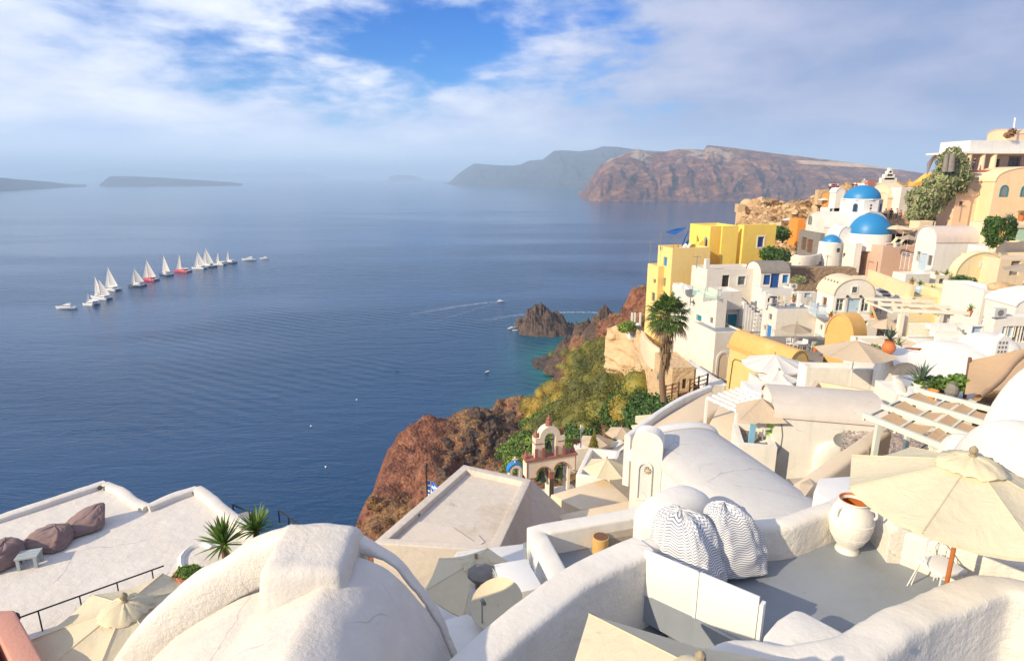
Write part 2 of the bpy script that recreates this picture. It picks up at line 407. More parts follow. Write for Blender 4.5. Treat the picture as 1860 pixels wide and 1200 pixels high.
sea = MB().quad((-30000, -2000, 0), (30000, -2000, 0), (30000, 36000, 0), (-30000, 36000, 0)).build('sea', SEA, loc=(0, 0, 0)); tag(sea, kind='structure', label='deep blue sea stretching to the hazy horizon')

hz, ht = newmat('haze_air'); ht.n.remove(ht.b)
vol = ht.node('ShaderNodeVolumePrincipled', {'Color': (0.60, 0.80, 1.0, 1), 'Density': 0.00018, 'Anisotropy': 0.0})
ht.l.new(vol.outputs[0], ht.out.inputs['Volume'])
hb = MB().box((-31000, -2100, -41), Vector((1, 0, 0)), Vector((0, 1, 0)), Vector((0, 0, 1)), 62000, 38200, 436).build('haze', hz); tag(hb, kind='stuff', label='pale sea haze in the air')

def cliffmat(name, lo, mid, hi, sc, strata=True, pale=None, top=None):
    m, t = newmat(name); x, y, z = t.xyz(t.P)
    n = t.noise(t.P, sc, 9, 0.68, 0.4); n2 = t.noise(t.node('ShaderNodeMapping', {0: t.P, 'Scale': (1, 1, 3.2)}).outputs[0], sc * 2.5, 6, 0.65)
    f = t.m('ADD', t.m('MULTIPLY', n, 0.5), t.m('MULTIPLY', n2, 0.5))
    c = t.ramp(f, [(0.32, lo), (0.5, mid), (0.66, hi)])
    if pale: c = t.mix(t.m('MULTIPLY', t.sm(z, pale[0], pale[0] + 18), t.sm(t.noise(t.P, sc * .8, 5), pale[1], pale[1] + .05)), c, (*pale[2], 1))
    if name.startswith('far'):   # the quarry scar: a pale vertical cut just below the crest
        zc = t.m('MULTIPLY_ADD', x, -0.045, 174.0); band_ = t.m('MULTIPLY', t.sm(t.m('ABSOLUTE', t.m('SUBTRACT', z, zc)), 6, 9, 1.0, 0.0), t.m('MULTIPLY', t.sm(x, 1000, 1030), t.sm(x, 1480, 1520, 1.0, 0.0)))
        c = t.mix(band_, c, (0.85, 0.58, 0.34, 1))
    t.put(t.b.inputs['Base Color'], c); t.b.inputs['Roughness'].default_value = 0.95
    bump(t, t.noise(t.P, sc * 4, 8, 0.7), 1.0, 0.35 / sc)
    return m
FARCL = cliffmat('far_cliff_rock', (0.03, 0.015, 0.025), (0.22, 0.085, 0.06), (0.62, 0.32, 0.15), 0.010, pale=(118, 0.52, (0.50, 0.38, 0.28)))
BLUEISL = cliffmat('haze_tinted_rock', (0.02, 0.03, 0.045), (0.06, 0.065, 0.08), (0.15, 0.11, 0.10), 0.004)  # rock shifted to blue grey: distance haze painted into its colour

def interp(prof, x): return np.interp(x, [p[0] for p in prof], [p[1] for p in prof])
def coast(name, label, mat, top, base, Yb, dback, nseg, nv, amp, seed, k=1.0, roughn=1.0):
    """a coast seen as a skyline: its shore at real distance Y from the waterline, its crest dback metres behind."""
    xs = np.linspace(top[0][0], top[-1][0], nseg); G = np.zeros((nseg, nv + 6, 3))
    for i, x in enumerate(xs):
        by = float(interp(base, x)); ty = float(interp(top, x))
        B = PZ(x, by, 0.0)
        if B.y > Yb * 3 or B.y < 0: B = PY(x, by, Yb)
        T = PY(x, ty, B.y + dback); zt = max(T.z, 0.5)
        for j in range(nv + 6):
            v = min(j / nv, 1.0); h = zt * v
            yy = B.y + dback * (v ** k)
            if j > nv: yy += (j - nv) * dback * .5; h = zt * (1 - .17 * (j - nv)) 
            sx = B.x * yy / B.y
            G[i, j] = (sx, yy, h)
    s = seed; A = G[..., 0] / amp; Hh = G[..., 2] / amp
    A = A + (fbm(A * .7 + 9, Hh * .8 + 4, 3) - .5) * 1.3
    ridge = fbm(A * 0.55 + s, Hh * 0.16 + s, 7, 0.6, True); fine = fbm(A * 2 + s, Hh * 1.4 + s, 5, 0.6)
    env = np.sin(np.clip(np.arange(nv + 6) / nv, 0, 1) * math.pi)[None, :] * .85 + .15
    G[..., 1] -= ((ridge - .5) * amp * 1.3 + (fine - .5) * amp * 1.3) * env * roughn
    vv = np.clip(np.arange(nv + 6) / nv, 0, 1)[None, :]
    G[..., 2] += (fine - .5) * amp * .22 * np.sin(vv * math.pi) * roughn
    G[:, 0, 2] = -40.0 if mat is not None else 0
    o = gridmesh(name, G, mat); tag(o, label, kind='structure'); return o
coast('sea_cliff', 'long brown banded sea cliff with a pale quarry scar', FARCL,
      [(1050, 357), (1062, 343), (1075, 318), (1088, 300), (1105, 288), (1120, 284), (1135, 277), (1155, 271), (1180, 277), (1200, 276), (1225, 271), (1250, 271), (1272, 273), (1275, 264), (1300, 266), (1400, 279), (1500, 291), (1560, 299), (1690, 318), (1790, 330), (1990, 345)],
      [(1050, 358), (1062, 364), (1090, 366), (1900, 368)], 2000, 330, 420, 70, 70.0, 3.3, 1.5, 1.25)
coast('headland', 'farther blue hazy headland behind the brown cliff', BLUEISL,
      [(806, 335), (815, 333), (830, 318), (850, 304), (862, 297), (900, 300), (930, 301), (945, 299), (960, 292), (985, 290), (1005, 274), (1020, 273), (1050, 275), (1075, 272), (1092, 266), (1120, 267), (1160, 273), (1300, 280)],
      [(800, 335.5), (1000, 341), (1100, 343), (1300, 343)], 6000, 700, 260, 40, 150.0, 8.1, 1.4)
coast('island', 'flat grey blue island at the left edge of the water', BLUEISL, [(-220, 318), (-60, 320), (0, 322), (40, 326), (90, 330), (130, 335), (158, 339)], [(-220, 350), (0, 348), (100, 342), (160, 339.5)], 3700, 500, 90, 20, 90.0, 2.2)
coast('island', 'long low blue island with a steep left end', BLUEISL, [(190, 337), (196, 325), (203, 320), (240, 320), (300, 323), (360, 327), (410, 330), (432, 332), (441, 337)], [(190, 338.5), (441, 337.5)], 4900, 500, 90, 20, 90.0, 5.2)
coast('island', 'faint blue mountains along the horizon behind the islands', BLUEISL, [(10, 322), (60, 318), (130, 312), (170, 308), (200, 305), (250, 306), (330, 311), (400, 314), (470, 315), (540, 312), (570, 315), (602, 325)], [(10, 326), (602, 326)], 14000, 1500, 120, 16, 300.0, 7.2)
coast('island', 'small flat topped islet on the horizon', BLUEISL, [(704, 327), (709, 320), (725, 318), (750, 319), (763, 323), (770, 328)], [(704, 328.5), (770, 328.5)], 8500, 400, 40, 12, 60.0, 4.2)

# ================================================================== THE HILLSIDE
CP = []
def cpt(px, py, Y): CP.append(tuple(PY(px, py, Y)))
def cpx(x, y, z): CP.append((x, y, z))
for a in [ # red outcrop
    (850, 745, 130), (900, 750, 148), (950, 748, 166), (790, 772, 124), (755, 860, 108), (700, 905, 100), (662, 958, 95), (820, 800, 124), (870, 838, 118),
    (930, 850, 118), (900, 790, 132), (960, 800, 140), (760, 950, 80), (830, 900, 92), (900, 880, 98), (970, 850, 112), (700, 985, 84),
    # green slope and ridge
    (1075, 640, 150), (1040, 670, 148), (1000, 705, 146), (975, 730, 150), (960, 745, 152), (1165, 532, 150), (1135, 572, 180), (1110, 572, 195), (1085, 582, 215), (1062, 602, 230), (1040, 636, 243), (1012, 652, 247),
    (1150, 640, 105), (1120, 640, 120), (1180, 700, 78), (1100, 720, 84), (1060, 780, 78), (1130, 790, 64), (1000, 780, 100), (1050, 700, 115), (1000, 820, 80), (960, 870, 75), (1190, 740, 60), (1150, 600, 130), (1185, 560, 120),
    # behind the houses: orange hillside
    (1345, 385, 138), (1400, 362, 132), (1450, 352, 128), (1500, 345, 122), (1400, 425, 112), (1450, 430, 106), (1350, 430, 120), (1440, 395, 118), (1560, 352, 118), (1650, 356, 114), (1750, 350, 112), (1860, 345, 110),
    ]: cpt(*a)
# seaward drop: points in the water left of the headland
for a in [(-60, 60, -15), (-75, 60, -20), (-60, 80, -20), (-75, 100, -25), (-45, 90, -15), (-75, 130, -25), (-50, 75, -18), (-55, 110, -16), (-36, 91, -12), (-38, 104, -14), (-45, 120, -16), (-22, 140, -12), (-6, 170, -12), (0, 200, -12), (10, 215, -12), (18, 240, -10), (-10, 240, -25), (-60, 170, -30), (40, 275, -12), (60, 262, -8), (85, 250, -6), (80, 225, 6), (62, 235, 10), (12, 190, -6), (-70, 30, -15), (-55, 45, -15), (-90, 90, -30),
          (60, 195, 8), (40, 178, 2), (28, 176, 0), (50, 168, 14), (120, 230, -8), (150, 200, -10), (100, 175, 5), (80, 160, 20), (90, 145, 40), (62, 130, 50), (75, 150, 12), (45, 140, 36),
          (25, 185, -9), (22, 205, -10), (120, 170, 30), (180, 180, 30), (240, 160, 60), (230, 100, 78), (150, 60, 80), (100, 30, 80), (100, 0, 80), (160, 130, 68), (200, 220, -10), (-10, 300, -30), (130, 300, -30)]: cpx(*a)
# under the village (floor levels, low enough to stay beneath the houses)
for a in [(0, 0, 66), (-12, 8, 64), (-25, 5, 60), (-25, 15, 54), (-12, 20, 56), (0, 14, 62), (8, 8, 68), (8, 18, 63), (0, 26, 56), (12, 28, 60), (20, 20, 66), (30, 15, 72), (30, 35, 63), (18, 38, 60), (5, 40, 54), (10, 52, 54), (20, 55, 57), (35, 50, 62), (45, 35, 70), (60, 40, 76), (32, 66, 62), (24, 68, 56), (45, 62, 65), (60, 60, 71), (45, 80, 66), (60, 80, 70), (80, 80, 78), (38, 85, 63), (60, 98, 73), (85, 100, 79), (50, 100, 66), (30, 85, 52), (22, 80, 50), (-30, 35, 40), (-15, 45, 42), (-40, 0, 45), (-10, 65, 34), (10, 70, 46)]: cpx(*a)
CPa = np.array(CP)
def hfield(X, Y):
    num = 0; dn = 0
    for (a, b, c) in CPa:
        sc = 1.0 + 0.012 * b
        d2 = ((X - a) ** 2 + (Y - b) ** 2) / (sc * sc)
        wgt = 1.0 / (d2 + 2.5) ** 2.0
        num = num + wgt * c; dn = dn + wgt
    return num / dn
gx = np.arange(-75, 200, 0.8); gy = np.arange(2, 262, 0.8)
GX, GY = np.meshgrid(gx, gy, indexing='ij')
HZ = hfield(GX, GY)
cl = np.clip((HZ + 4) / 14, 0, 1)
nz = fbm(GX * 0.11, GY * 0.11, 6, 0.55, True) - .5; nf = fbm(GX * .5 + 3, GY * .5, 4, .55) - .5
village = np.clip(1.6 - np.hypot((GX - 25) / 45, (GY - 45) / 48), 0, 1)
HZ = HZ + (nz * 8.5 + nf * 3.4) * cl * (1 - village * .9)
HGRID = HZ
def hz_at(x, y):
    i = (x - gx[0]) / 0.8; j = (y - gy[0]) / 0.8
    i0 = np.clip(np.floor(i).astype(int), 0, HGRID.shape[0] - 2); j0 = np.clip(np.floor(j).astype(int), 0, HGRID.shape[1] - 2); a = i - i0; b = j - j0
    return (HGRID[i0, j0] * (1 - a) + HGRID[i0 + 1, j0] * a) * (1 - b) + (HGRID[i0, j0 + 1] * (1 - a) + HGRID[i0 + 1, j0 + 1] * a) * b
m, t = newmat('hillside_rock_and_soil'); x, y, z = t.xyz(t.P)
nx, ny, nzs = t.xyz(t.node('ShaderNodeNewGeometry').outputs['Normal'])
n1 = t.noise(t.P, 0.22, 8, 0.65, 0.5); n2 = t.noise(t.P, 1.1, 7, 0.68)
f = t.m('ADD', t.m('MULTIPLY', n1, .5), t.m('MULTIPLY', n2, .5))
red = t.ramp(f, [(0.33, (0.06, 0.03, 0.025)), (0.46, (0.20, 0.07, 0.04)), (0.58, (0.36, 0.15, 0.08)), (0.7, (0.50, 0.30, 0.17))])
brown = t.ramp(f, [(0.36, (0.05, 0.035, 0.03)), (0.46, (0.20, 0.11, 0.055)), (0.56, (0.38, 0.22, 0.09)), (0.7, (0.50, 0.32, 0.15))])
tan = t.ramp(f, [(0.34, (0.14, 0.08, 0.045)), (0.46, (0.52, 0.31, 0.15)), (0.58, (0.70, 0.47, 0.24)), (0.7, (0.80, 0.60, 0.36))])
c = t.mix(t.m('MULTIPLY', t.sm(nzs, 0.66, 0.92), t.m('MAXIMUM', t.sm(t.m('ADD', x, t.m('MULTIPLY', n1, 10.0)), -13, -5), t.sm(y, 97, 103, 1.0, 0.0))), red, brown)
c = t.mix(t.sm(t.noise(t.P, 0.45, 6, 0.7), 0.60, 0.66), c, (0.05, 0.035, 0.035, 1))
c = t.mix(t.sm(x, 36, 44), c, tan)
c = t.mix(t.sm(z, 3.5, 8.0, 1.0, 0.0), c, t.ramp(f, [(0.36, (0.02, 0.016, 0.018)), (0.52, (0.07, 0.05, 0.045)), (0.68, (0.20, 0.13, 0.10))]))
t.put(t.b.inputs['Base Color'], c); t.b.inputs['Roughness'].default_value = 0.95
bump(t, t.m('ADD', t.noise(t.P, 1.3, 8, 0.7), t.m('MULTIPLY', t.vor(t.P, 1.6), 0.6)), 1.0, 0.9)
HILL = m
hill = gridmesh('hillside', np.stack([GX, GY, HZ], -1), HILL); tag(hill, 'steep red and brown volcanic hillside falling to the sea', kind='structure')

# rocky islet and shore rocks: ridged lumps
def rocklump(name, c, rx, ry, h, seed, mat, peak=(0, 0), n=90, pw=1.3):
    th = np.linspace(0, 2 * math.pi, n * 2 + 1); rr = np.linspace(0.001, 1, n)
    T_, R_ = np.meshgrid(th, rr, indexing='ij')
    X = np.cos(T_) * R_; Y = np.sin(T_) * R_
    q = 1 + .35 * (fbm(np.cos(T_) * 1.5 + seed + 5, np.sin(T_) * 1.5 + 5, 4) - .5)
    Zh = h * (1 - R_ ** pw) * (1 + 0 * X)
    wx = c[0] + (X * rx) * q + peak[0] * (1 - R_); wy = c[1] + Y * ry * q + peak[1] * (1 - R_)
    nn = fbm(wx * .2 + seed, wy * .2 + seed, 6, .65, True) - .55
    Zh = Zh + nn * h * 1.05 * np.clip((1 - R_) * 5, 0, 1) - 2.5 * R_ ** 2
    return gridmesh(name, np.stack([wx, wy, c[2] + Zh], -1), mat)
DROCK = cliffmat('dark_lava_rock', (0.025, 0.02, 0.02), (0.10, 0.065, 0.05), (0.26, 0.17, 0.12), 0.35)
isl = PZ(992, 612, 0)
o = rocklump('islet', (isl.x + 1.5, isl.y + 10, 0), 17.5, 11, 12.5, 2.0, DROCK, peak=(-6.0, 0), pw=1.5); tag(o, 'dark craggy rock islet off the headland with a pointed top', kind='structure')
k = PZ(945, 592, 0); o = rocklump('shore_rock', (k.x, k.y, -.3), 5, 4, 4.5, 6.0, DROCK, n=40); tag(o, 'low dark rock at the left foot of the islet', kind='structure')
for (px, py, rx, h, s) in [(1060, 600, 9, 7, 1.5), (1035, 628, 8, 6, 3.5), (1018, 648, 7, 5, 5.5), (1045, 655, 8, 6, 9.5), (1100, 580, 8, 6, 7.5), (1078, 605, 7, 4, 8.8)]:
    k = PY(px, py, {1060: 232, 1035: 236, 1018: 240, 1045: 232, 1100: 215, 1078: 222}[px]); o = rocklump('shore_rock', (k.x, k.y, max(k.z - h * .8, -1)), rx, rx * .8, h + 2, s, DROCK, n=44); tag(o, 'dark jagged boulder on the headland shore beyond the green slope', kind='structure')
FINW = simple('grey_tan_wood', (.30, .24, .15), .6)
# ================================================================== BUILDERS
UP = Vector((0, 0, 1))
def facade(mb, O, u, nin, W, H, holes, dep=0.22):
    xs = sorted({0.0, W} | {h[0] for h in holes} | {h[2] for h in holes}); zs = sorted({0.0, H} | {h[1] for h in holes} | {h[3] for h in holes})
    pt = lambda a, b, c=0.0: O + u * a + UP * b + nin * c
    for i in range(len(xs) - 1):
        for j in range(len(zs) - 1):
            mx, mz = (xs[i] + xs[i + 1]) / 2, (zs[j] + zs[j + 1]) / 2
            if any(h[0] < mx < h[2] and h[1] < mz < h[3] for h in holes): continue
            mb.quad(pt(xs[i], zs[j]), pt(xs[i + 1], zs[j]), pt(xs[i + 1], zs[j + 1]), pt(xs[i], zs[j + 1]))
    for (a, b, c, d) in holes:
        mb.quad(pt(a, b), pt(a, b, dep), pt(a, d, dep), pt(a, d)); mb.quad(pt(c, b), pt(c, d), pt(c, d, dep), pt(c, b, dep))
        mb.quad(pt(a, d), pt(a, d, dep), pt(c, d, dep), pt(c, d)); mb.quad(pt(a, b), pt(c, b), pt(c, b, dep), pt(a, b, dep))
        mb.quad(pt(a, b, dep), pt(c, b, dep), pt(c, d, dep), pt(a, d, dep))
def fill_hole(root, O, u, nin, h, kind, mat, dep=0.22, surround=None):
    a, b, c, d = h; wd, ht = c - a, d - b; nout = -nin
    P = O + u * a + UP * b + nin * dep
    if surround:
        mb = MB(); s = 0.16; Q = O + u * a + UP * b
        for (x, z, ww, hh) in ((-s, -s, wd + 2 * s, s), (-s, ht, wd + 2 * s, s), (-s, 0, s, ht), (wd, 0, s, ht)):
            mb.box(Q + u * x + UP * z + nin * 0.02, u, nout, UP, ww, 0.06, hh)
        mb.build('window_surround', surround, root)
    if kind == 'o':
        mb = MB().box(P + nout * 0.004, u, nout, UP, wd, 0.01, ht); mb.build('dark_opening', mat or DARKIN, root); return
    if kind in ('w', 'win'):
        f = 0.07; mb = MB()
        for (x, z, ww, hh) in ((0, 0, wd, f), (0, ht - f, wd, f), (0, f, f, ht - 2 * f), (wd - f, f, f, ht - 2 * f), (wd / 2 - f / 3, f, f * .66, ht - 2 * f)):
            mb.box(P + u * x + UP * z + nout * 0.02, u, nout, UP, ww, 0.06, hh)
        if ht > 0.9: mb.box(P + u * f + UP * (ht * .6) + nout * 0.02, u, nout, UP, wd - 2 * f, 0.05, f * .6)
        fr = mb.build('window', mat or WPAINT, root)
        MB().box(P + u * 0.03 + UP * 0.03 + nout * 0.012, u, nout, UP, wd - .06, 0.012, ht - .06).build('pane', PANE, fr)
        return
    # door or shutters: boarded leaves
    mb = MB(); n = max(2, int(wd / 0.22)); g_ = 0.015
    mb.box(P + nout * 0.005, u, nout, UP, wd, 0.03, ht)
    for i in range(n): mb.box(P + u * (i * wd / n + g_) + UP * 0.02 + nout * 0.035, u, nout, UP, wd / n - 2 * g_, 0.02, ht - .04)
    dr = mb.build('door' if kind == 'd' else 'shutter', mat, root)
    if kind == 'd':
        MB().box(P + u * (wd * .82) + UP * (ht * .47) + nout * 0.055, u, nout, UP, 0.05, 0.05, 0.12).build('handle', STEEL, dr)
def arch_pts(W, rise, n=16, pw=2.0):
    r = []
    for i in range(n + 1):
        t = math.pi * (1 - i / n); c, s = math.cos(t), math.sin(t)
        r.append((W / 2 + W / 2 * math.copysign(abs(c) ** (2 / pw), c), rise * abs(s) ** (2 / pw)))
    return r
BOX = {}
def bld(name, label, A, Y, az, bx, c, by, mat, top='flat', rise=1.5, wins=(), roof=None, root=None, cat='house', group=None, par=0.25, part='wall', down=1.0, pw=2.0, arches=()):
    A3 = PY(A[0], A[1], Y); a = R(az); u = Vector((math.cos(a), math.sin(a), 0)); v = Vector((-u.y, u.x, 0))
    W = bx[1] if isinstance(bx, tuple) else solve_px(A3, u, bx)
    D = c[1] if isinstance(c, tuple) else solve_px(A3, v, c)
    W = max(.3, min(abs(W), 60)); D = max(.3, min(abs(D), 40))
    H = by[1] if isinstance(by, tuple) else (A3.z - PY(A3.x and A[0], by, Y).z)
    Hh = H + down; base = A3 - UP * Hh
    if root is None: root = thing(name, A3 + u * W / 2 + v * D / 2 - UP * H, label, cat, group)
    roof = roof or mat; holes = {'F': [], 'L': []}; fills = []
    for wn in wins:
        fc, x0, y0, x1, y1, kind, wm = wn[:7]; sur = wn[7] if len(wn) > 7 else None
        if fc == 'F': O, uu, nin, L = base, u, v, W
        else: O, uu, nin, L = base, v, u, D
        p = hit_plane(x0, y0, A3, nin); q = hit_plane(x1, y1, A3, nin)
        s0, s1 = sorted(((p - O).dot(uu), (q - O).dot(uu))); t1, t0 = (p - O).z, (q - O).z
        s0 = max(.06, s0); s1 = min(L - .06, s1)
        if s1 - s0 < .1: continue
        t0 = max(.03, t0); t1 = min(t1, Hh - .05)
        if t1 - t0 < .15: continue
        h = (s0, t0, s1, t1); holes[fc].append(h); fills.append((O, uu, nin, h, kind, wm, sur))
    mb = MB()
    facade(mb, base, u, v, W, Hh, holes['F']); facade(mb, base, v, u, D, Hh, holes['L'])
    B, Cc, Dd = base + u * W, base + u * W + v * D, base + v * D
    mb.quad(B, Cc, Cc + UP * Hh, B + UP * Hh); mb.quad(Dd, Cc, Cc + UP * Hh, Dd + UP * Hh)
    T = [x + UP * Hh for x in (base, B, Cc, Dd)]
    if top == 'flat':
        tk = min(.22, W / 4, D / 4); I = [T[0] + u * tk + v * tk, T[1] - u * tk + v * tk, T[2] - u * tk - v * tk, T[3] + u * tk - v * tk]
        for i in range(4):
            j = (i + 1) % 4; mb.quad(T[i], T[j], I[j], I[i]); mb.quad(I[i], I[j], I[j] - UP * par, I[i] - UP * par)
        wl = mb.build(part, mat, root)
        MB().quad(*[x - UP * par + UP * .004 for x in I]).build('roof', roof, root)
    elif top in ('vu', 'vv'):
        if top == 'vu': ax, cx, L, Wd, o2 = u, v, W, D, T[0]
        else: ax, cx, L, Wd, o2 = v, u, D, W, T[0]
        pts = arch_pts(Wd, rise, pw=pw)
        for e in (0, L): mb.quad(*[o2 + ax * e + cx * s + UP * z for s, z in pts])
        wl = mb.build(part, mat, root)
        rb = MB(); th = .1; po = [(Wd / 2 + (s - Wd / 2) * (1 + 2 * th / Wd), z * (1 + th / rise) ) for s, z in pts]; ls = (-.08, L + .08)
        V = []
        for e in ls:
            V += [o2 + ax * e + cx * s + UP * z for s, z in po]
        n = len(po); rb.add(V, [(i, i + 1, n + i + 1, n + i) for i in range(n - 1)])
        for e in ls:
            V = [o2 + ax * e + cx * s + UP * z for s, z in po] + [o2 + ax * e + cx * s + UP * z for s, z in pts]
            rb.add(V, [(i, i + 1, n + i + 1, n + i) for i in range(n - 1)])
        rb.build('roof', roof, root, smooth=40)
    elif top == 'none':
        wl = mb.build(part, mat, root)
    for f in fills: fill_hole(root, f[0], f[1], f[2], f[3], f[4], f[5], surround=f[6])
    for (fc, x0, y0, x1, y1, fm, im) in arches:
        nin, uu = (v, u) if fc == 'F' else (u, v)
        p = hit_plane(x0, y0, A3, nin); q = hit_plane(x1, y1, A3, nin)
        s0, s1 = sorted(((p - A3).dot(uu), (q - A3).dot(uu))); archwin(root, A3 + uu * s0 + UP * (q - A3).z, uu, -nin, s1 - s0, p.z - q.z, fm, im)
    BOX[label] = (A3, u, v, W, D, H)
    return root
def archwin(root, O, u, nout, w, h, fm, im, name='window', t=0.08):
    r = w / 2; out = [(0, 0)] + [(r - (r) * math.cos(a), max(h - r, 0) + r * math.sin(a)) for a in np.linspace(0, math.pi, 9)] + [(w, 0)]
    inn = [(r + (x - r) * .72, max(.05, z * .93 if z > 0 else .06)) for x, z in out]
    mb = MB(); n = len(out)
    f0 = [O + u * x + UP * z + nout * t for x, z in out]; f1 = [O + u * x + UP * z + nout * t for x, z in inn]; b0 = [O + u * x + UP * z - nout * .02 for x, z in out]
    b1 = [O + u * x + UP * z + nout * .01 for x, z in inn]
    for i in range(n):
        j = (i + 1) % n; mb.quad(f0[i], f0[j], f1[j], f1[i]); mb.quad(f0[i], f0[j], b0[j], b0[i]); mb.quad(f1[i], f1[j], b1[j], b1[i])
    fr = mb.build(name, fm, root); MB().quad(*b1).build('pane', im, fr)
def extrude(poly, z0, z1, mat, name, root=None, loc=None, bevel=0, smooth=None, seg=2):
    mb = MB(); n = len(poly); lo = [Vector((p[0], p[1], z0)) for p in poly]; hi = [Vector((p[0], p[1], z1 if len(p) < 3 or z1 is not None else p[2])) for p in poly]
    mb.add(lo + hi, [tuple(range(n))[::-1], tuple(range(n, 2 * n))] + [(i, (i + 1) % n, n + (i + 1) % n, n + i) for i in range(n)])
    return mb.build(name, mat, root, loc, smooth=smooth, bevel=bevel, seg=seg)
def catmull(P, step=0.12, closed=False):
    P = [Vector(p) for p in P]; out = []
    for i in range(len(P) - 1):
        p0 = P[max(i - 1, 0)]; p1 = P[i]; p2 = P[i + 1]; p3 = P[min(i + 2, len(P) - 1)]
        n = max(2, int((p2 - p1).length / step))
        for k in range(n):
            t = k / n; out.append(.5 * ((2 * p1) + (p2 - p0) * t + (2 * p0 - 5 * p1 + 4 * p2 - p3) * t * t + (3 * p1 - 3 * p2 + p3 - p0) * t ** 3))
    out.append(P[-1]); return out
def sweepwall(path, width, zb, mat, name, root=None, loc=None, r=0.08, step=0.15, wob=0.012, smoothpath=True, batter=0.0, widths=None):
    """a plastered wall with a rounded top following a path of (x, y, ztop)"""
    path = [Vector(p) for p in path]
    pts = catmull(path, step) if smoothpath else [path[i].lerp(path[i + 1], k / max(1, int((path[i + 1] - path[i]).length / step))) for i in range(len(path) - 1) for k in range(max(1, int((path[i + 1] - path[i]).length / step)))] + [path[-1]]
    rows = []; n = len(pts)
    for i, p in enumerate(pts):
        d = pts[min(i + 1, n - 1)] - pts[max(i - 1, 0)]; d.z = 0
        if d.length < 1e-6: d = Vector((1, 0, 0))
        d.normalize(); s = Vector((d.y, -d.x, 0)); wd = (np.interp(i / (n - 1), np.linspace(0, 1, len(widths)), widths) if widths else width) / 2
        zt = p.z; prof = [(-wd - batter, zb), (-wd - batter * .3, (zb + zt) / 2), (-wd, zt - r)]
        for a in np.linspace(180, 90, 4)[1:]: prof.append((-wd + r + r * math.cos(R(a)), zt - r + r * math.sin(R(a))))
        prof.append((0, zt + .01))
        prof += [(-x, z) for x, z in prof[:-1][::-1]]
        row = []
        for k, (x, z) in enumerate(prof):
            q = Vector((p.x, p.y, 0)) + s * x + UP * z
            nn = mnoise.noise_vector(q * 1.3) * wob * 1.6 + mnoise.noise_vector(q * 5) * wob * .5
            row.append(q + nn)
        rows.append(row)
    mb = MB(); m_ = len(rows[0]); mb.v = [v for r_ in rows for v in r_]
    mb.f = [[i * m_ + j, (i + 1) * m_ + j, (i + 1) * m_ + j + 1, i * m_ + j + 1] for i in range(n - 1) for j in range(m_ - 1)] + [list(range(m_)), list(range((n - 1) * m_, n * m_))[::-1]]
    mb.m = [0] * len(mb.f)
    return mb.build(name, mat, root, loc, smooth=50)
def umbrella(base, H, Rr, label, mat, n=8, drop=0.45, rot=0.0, polemat=WPAINT, tier=True, group=None, finial=FINW, tilt=(0, 0), val=0.0, name='parasol', polr=0.025, foot=True):
    base = Vector(base); rt = thing(name, base, label, 'parasol', group)
    top = base + UP * H; mb = MB(); cu = MB()
    def rim(r, z, k, sag=0):
        out = []
        for i in range(n * 4):
            a = rot + 2 * math.pi * i / (n * 4); f = (i % 4) / 4; e = 1 - 4 * f * (1 - f) * (1 - math.cos(math.pi / n)) * 1.05
            q = top + Vector((math.cos(a) * r * e, math.sin(a) * r * e, z - sag * 4 * f * (1 - f)))
            q.z += (q.x - top.x) * tilt[0] + (q.y - top.y) * tilt[1]; out.append(q)
        return out
    rings = [rim(Rr * s, -drop * (s ** 1.0) - .01, 0, sg) for s, sg in ((.02, 0), (.25, .01), (.5, .035), (.75, .06), (1.0, .085))]
    if val: rings.append([p - UP * val for p in rings[-1]])
    m_ = n * 4; V = [p for r_ in rings for p in r_]
    mb.add(V, [(k * m_ + i, k * m_ + (i + 1) % m_, (k + 1) * m_ + (i + 1) % m_, (k + 1) * m_ + i) for k in range(len(rings) - 1) for i in range(m_)])
    cn = mb.build('canopy', mat, rt, smooth=18)
    if tier:
        rr = random.Random(int(Rr * 1000 + H * 77)); t0 = []
        for s, zz in ((.02, .05), (.13 if n > 4 else .06, .02), (.24 if n > 4 else .13, -.055), (.27 if n > 4 else .16, -.11)):
            t0.append([top + Vector((math.cos(2 * math.pi * i / 40) * Rr * s * (1 + (rr.uniform(-.1, .1) if s > .2 else 0)), math.sin(2 * math.pi * i / 40) * Rr * s, zz + (rr.uniform(-.025, .03) if s > .1 else 0) + Rr * s * math.cos(2 * math.pi * i / 40) * tilt[0] + Rr * s * math.sin(2 * math.pi * i / 40) * tilt[1])) for i in range(40)])
        V = [p for r_ in t0 for p in r_]
        MB().add(V, [(k * 40 + i, k * 40 + (i + 1) % 40, (k + 1) * 40 + (i + 1) % 40, (k + 1) * 40 + i) for k in range(3) for i in range(40)]).build('vent_cap', mat, cn, smooth=60)
    sm_ = MB()
    for i in range(n):
        for r0, r1, k0, k1 in [(rings[k][i * 4], rings[k + 1][i * 4], 0, 0) for k in range(4)]: sm_.bar(r0 + UP * .004, r1 + UP * .004, .009, 4)
    sm_.build('seams', mat, cn)
    for i in range(n):
        a = rot + 2 * math.pi * i / n; e = top + Vector((math.cos(a) * Rr, math.sin(a) * Rr, -drop - .035)); e.z += (e.x - top.x) * tilt[0] + (e.y - top.y) * tilt[1]
        cu.bar(top - UP * .05, e, .012, 4)
    cu.build('ribs', finial, rt)
    MB().bar(base, top + UP * .05, polr, 8).build('pole', polemat, rt)
    MB().lathe(top + UP * .02, [(.04, 0), (.05, .03), (.03, .06), (.055, .1), (.05, .14), (.012, .18)], 10).build('finial', finial, rt)
    if foot: MB().lathe(base, [(.25, 0), (.25, .05), (.06, .08), (.04, .25)], 14).build('foot', GREYST, rt)
    return rt
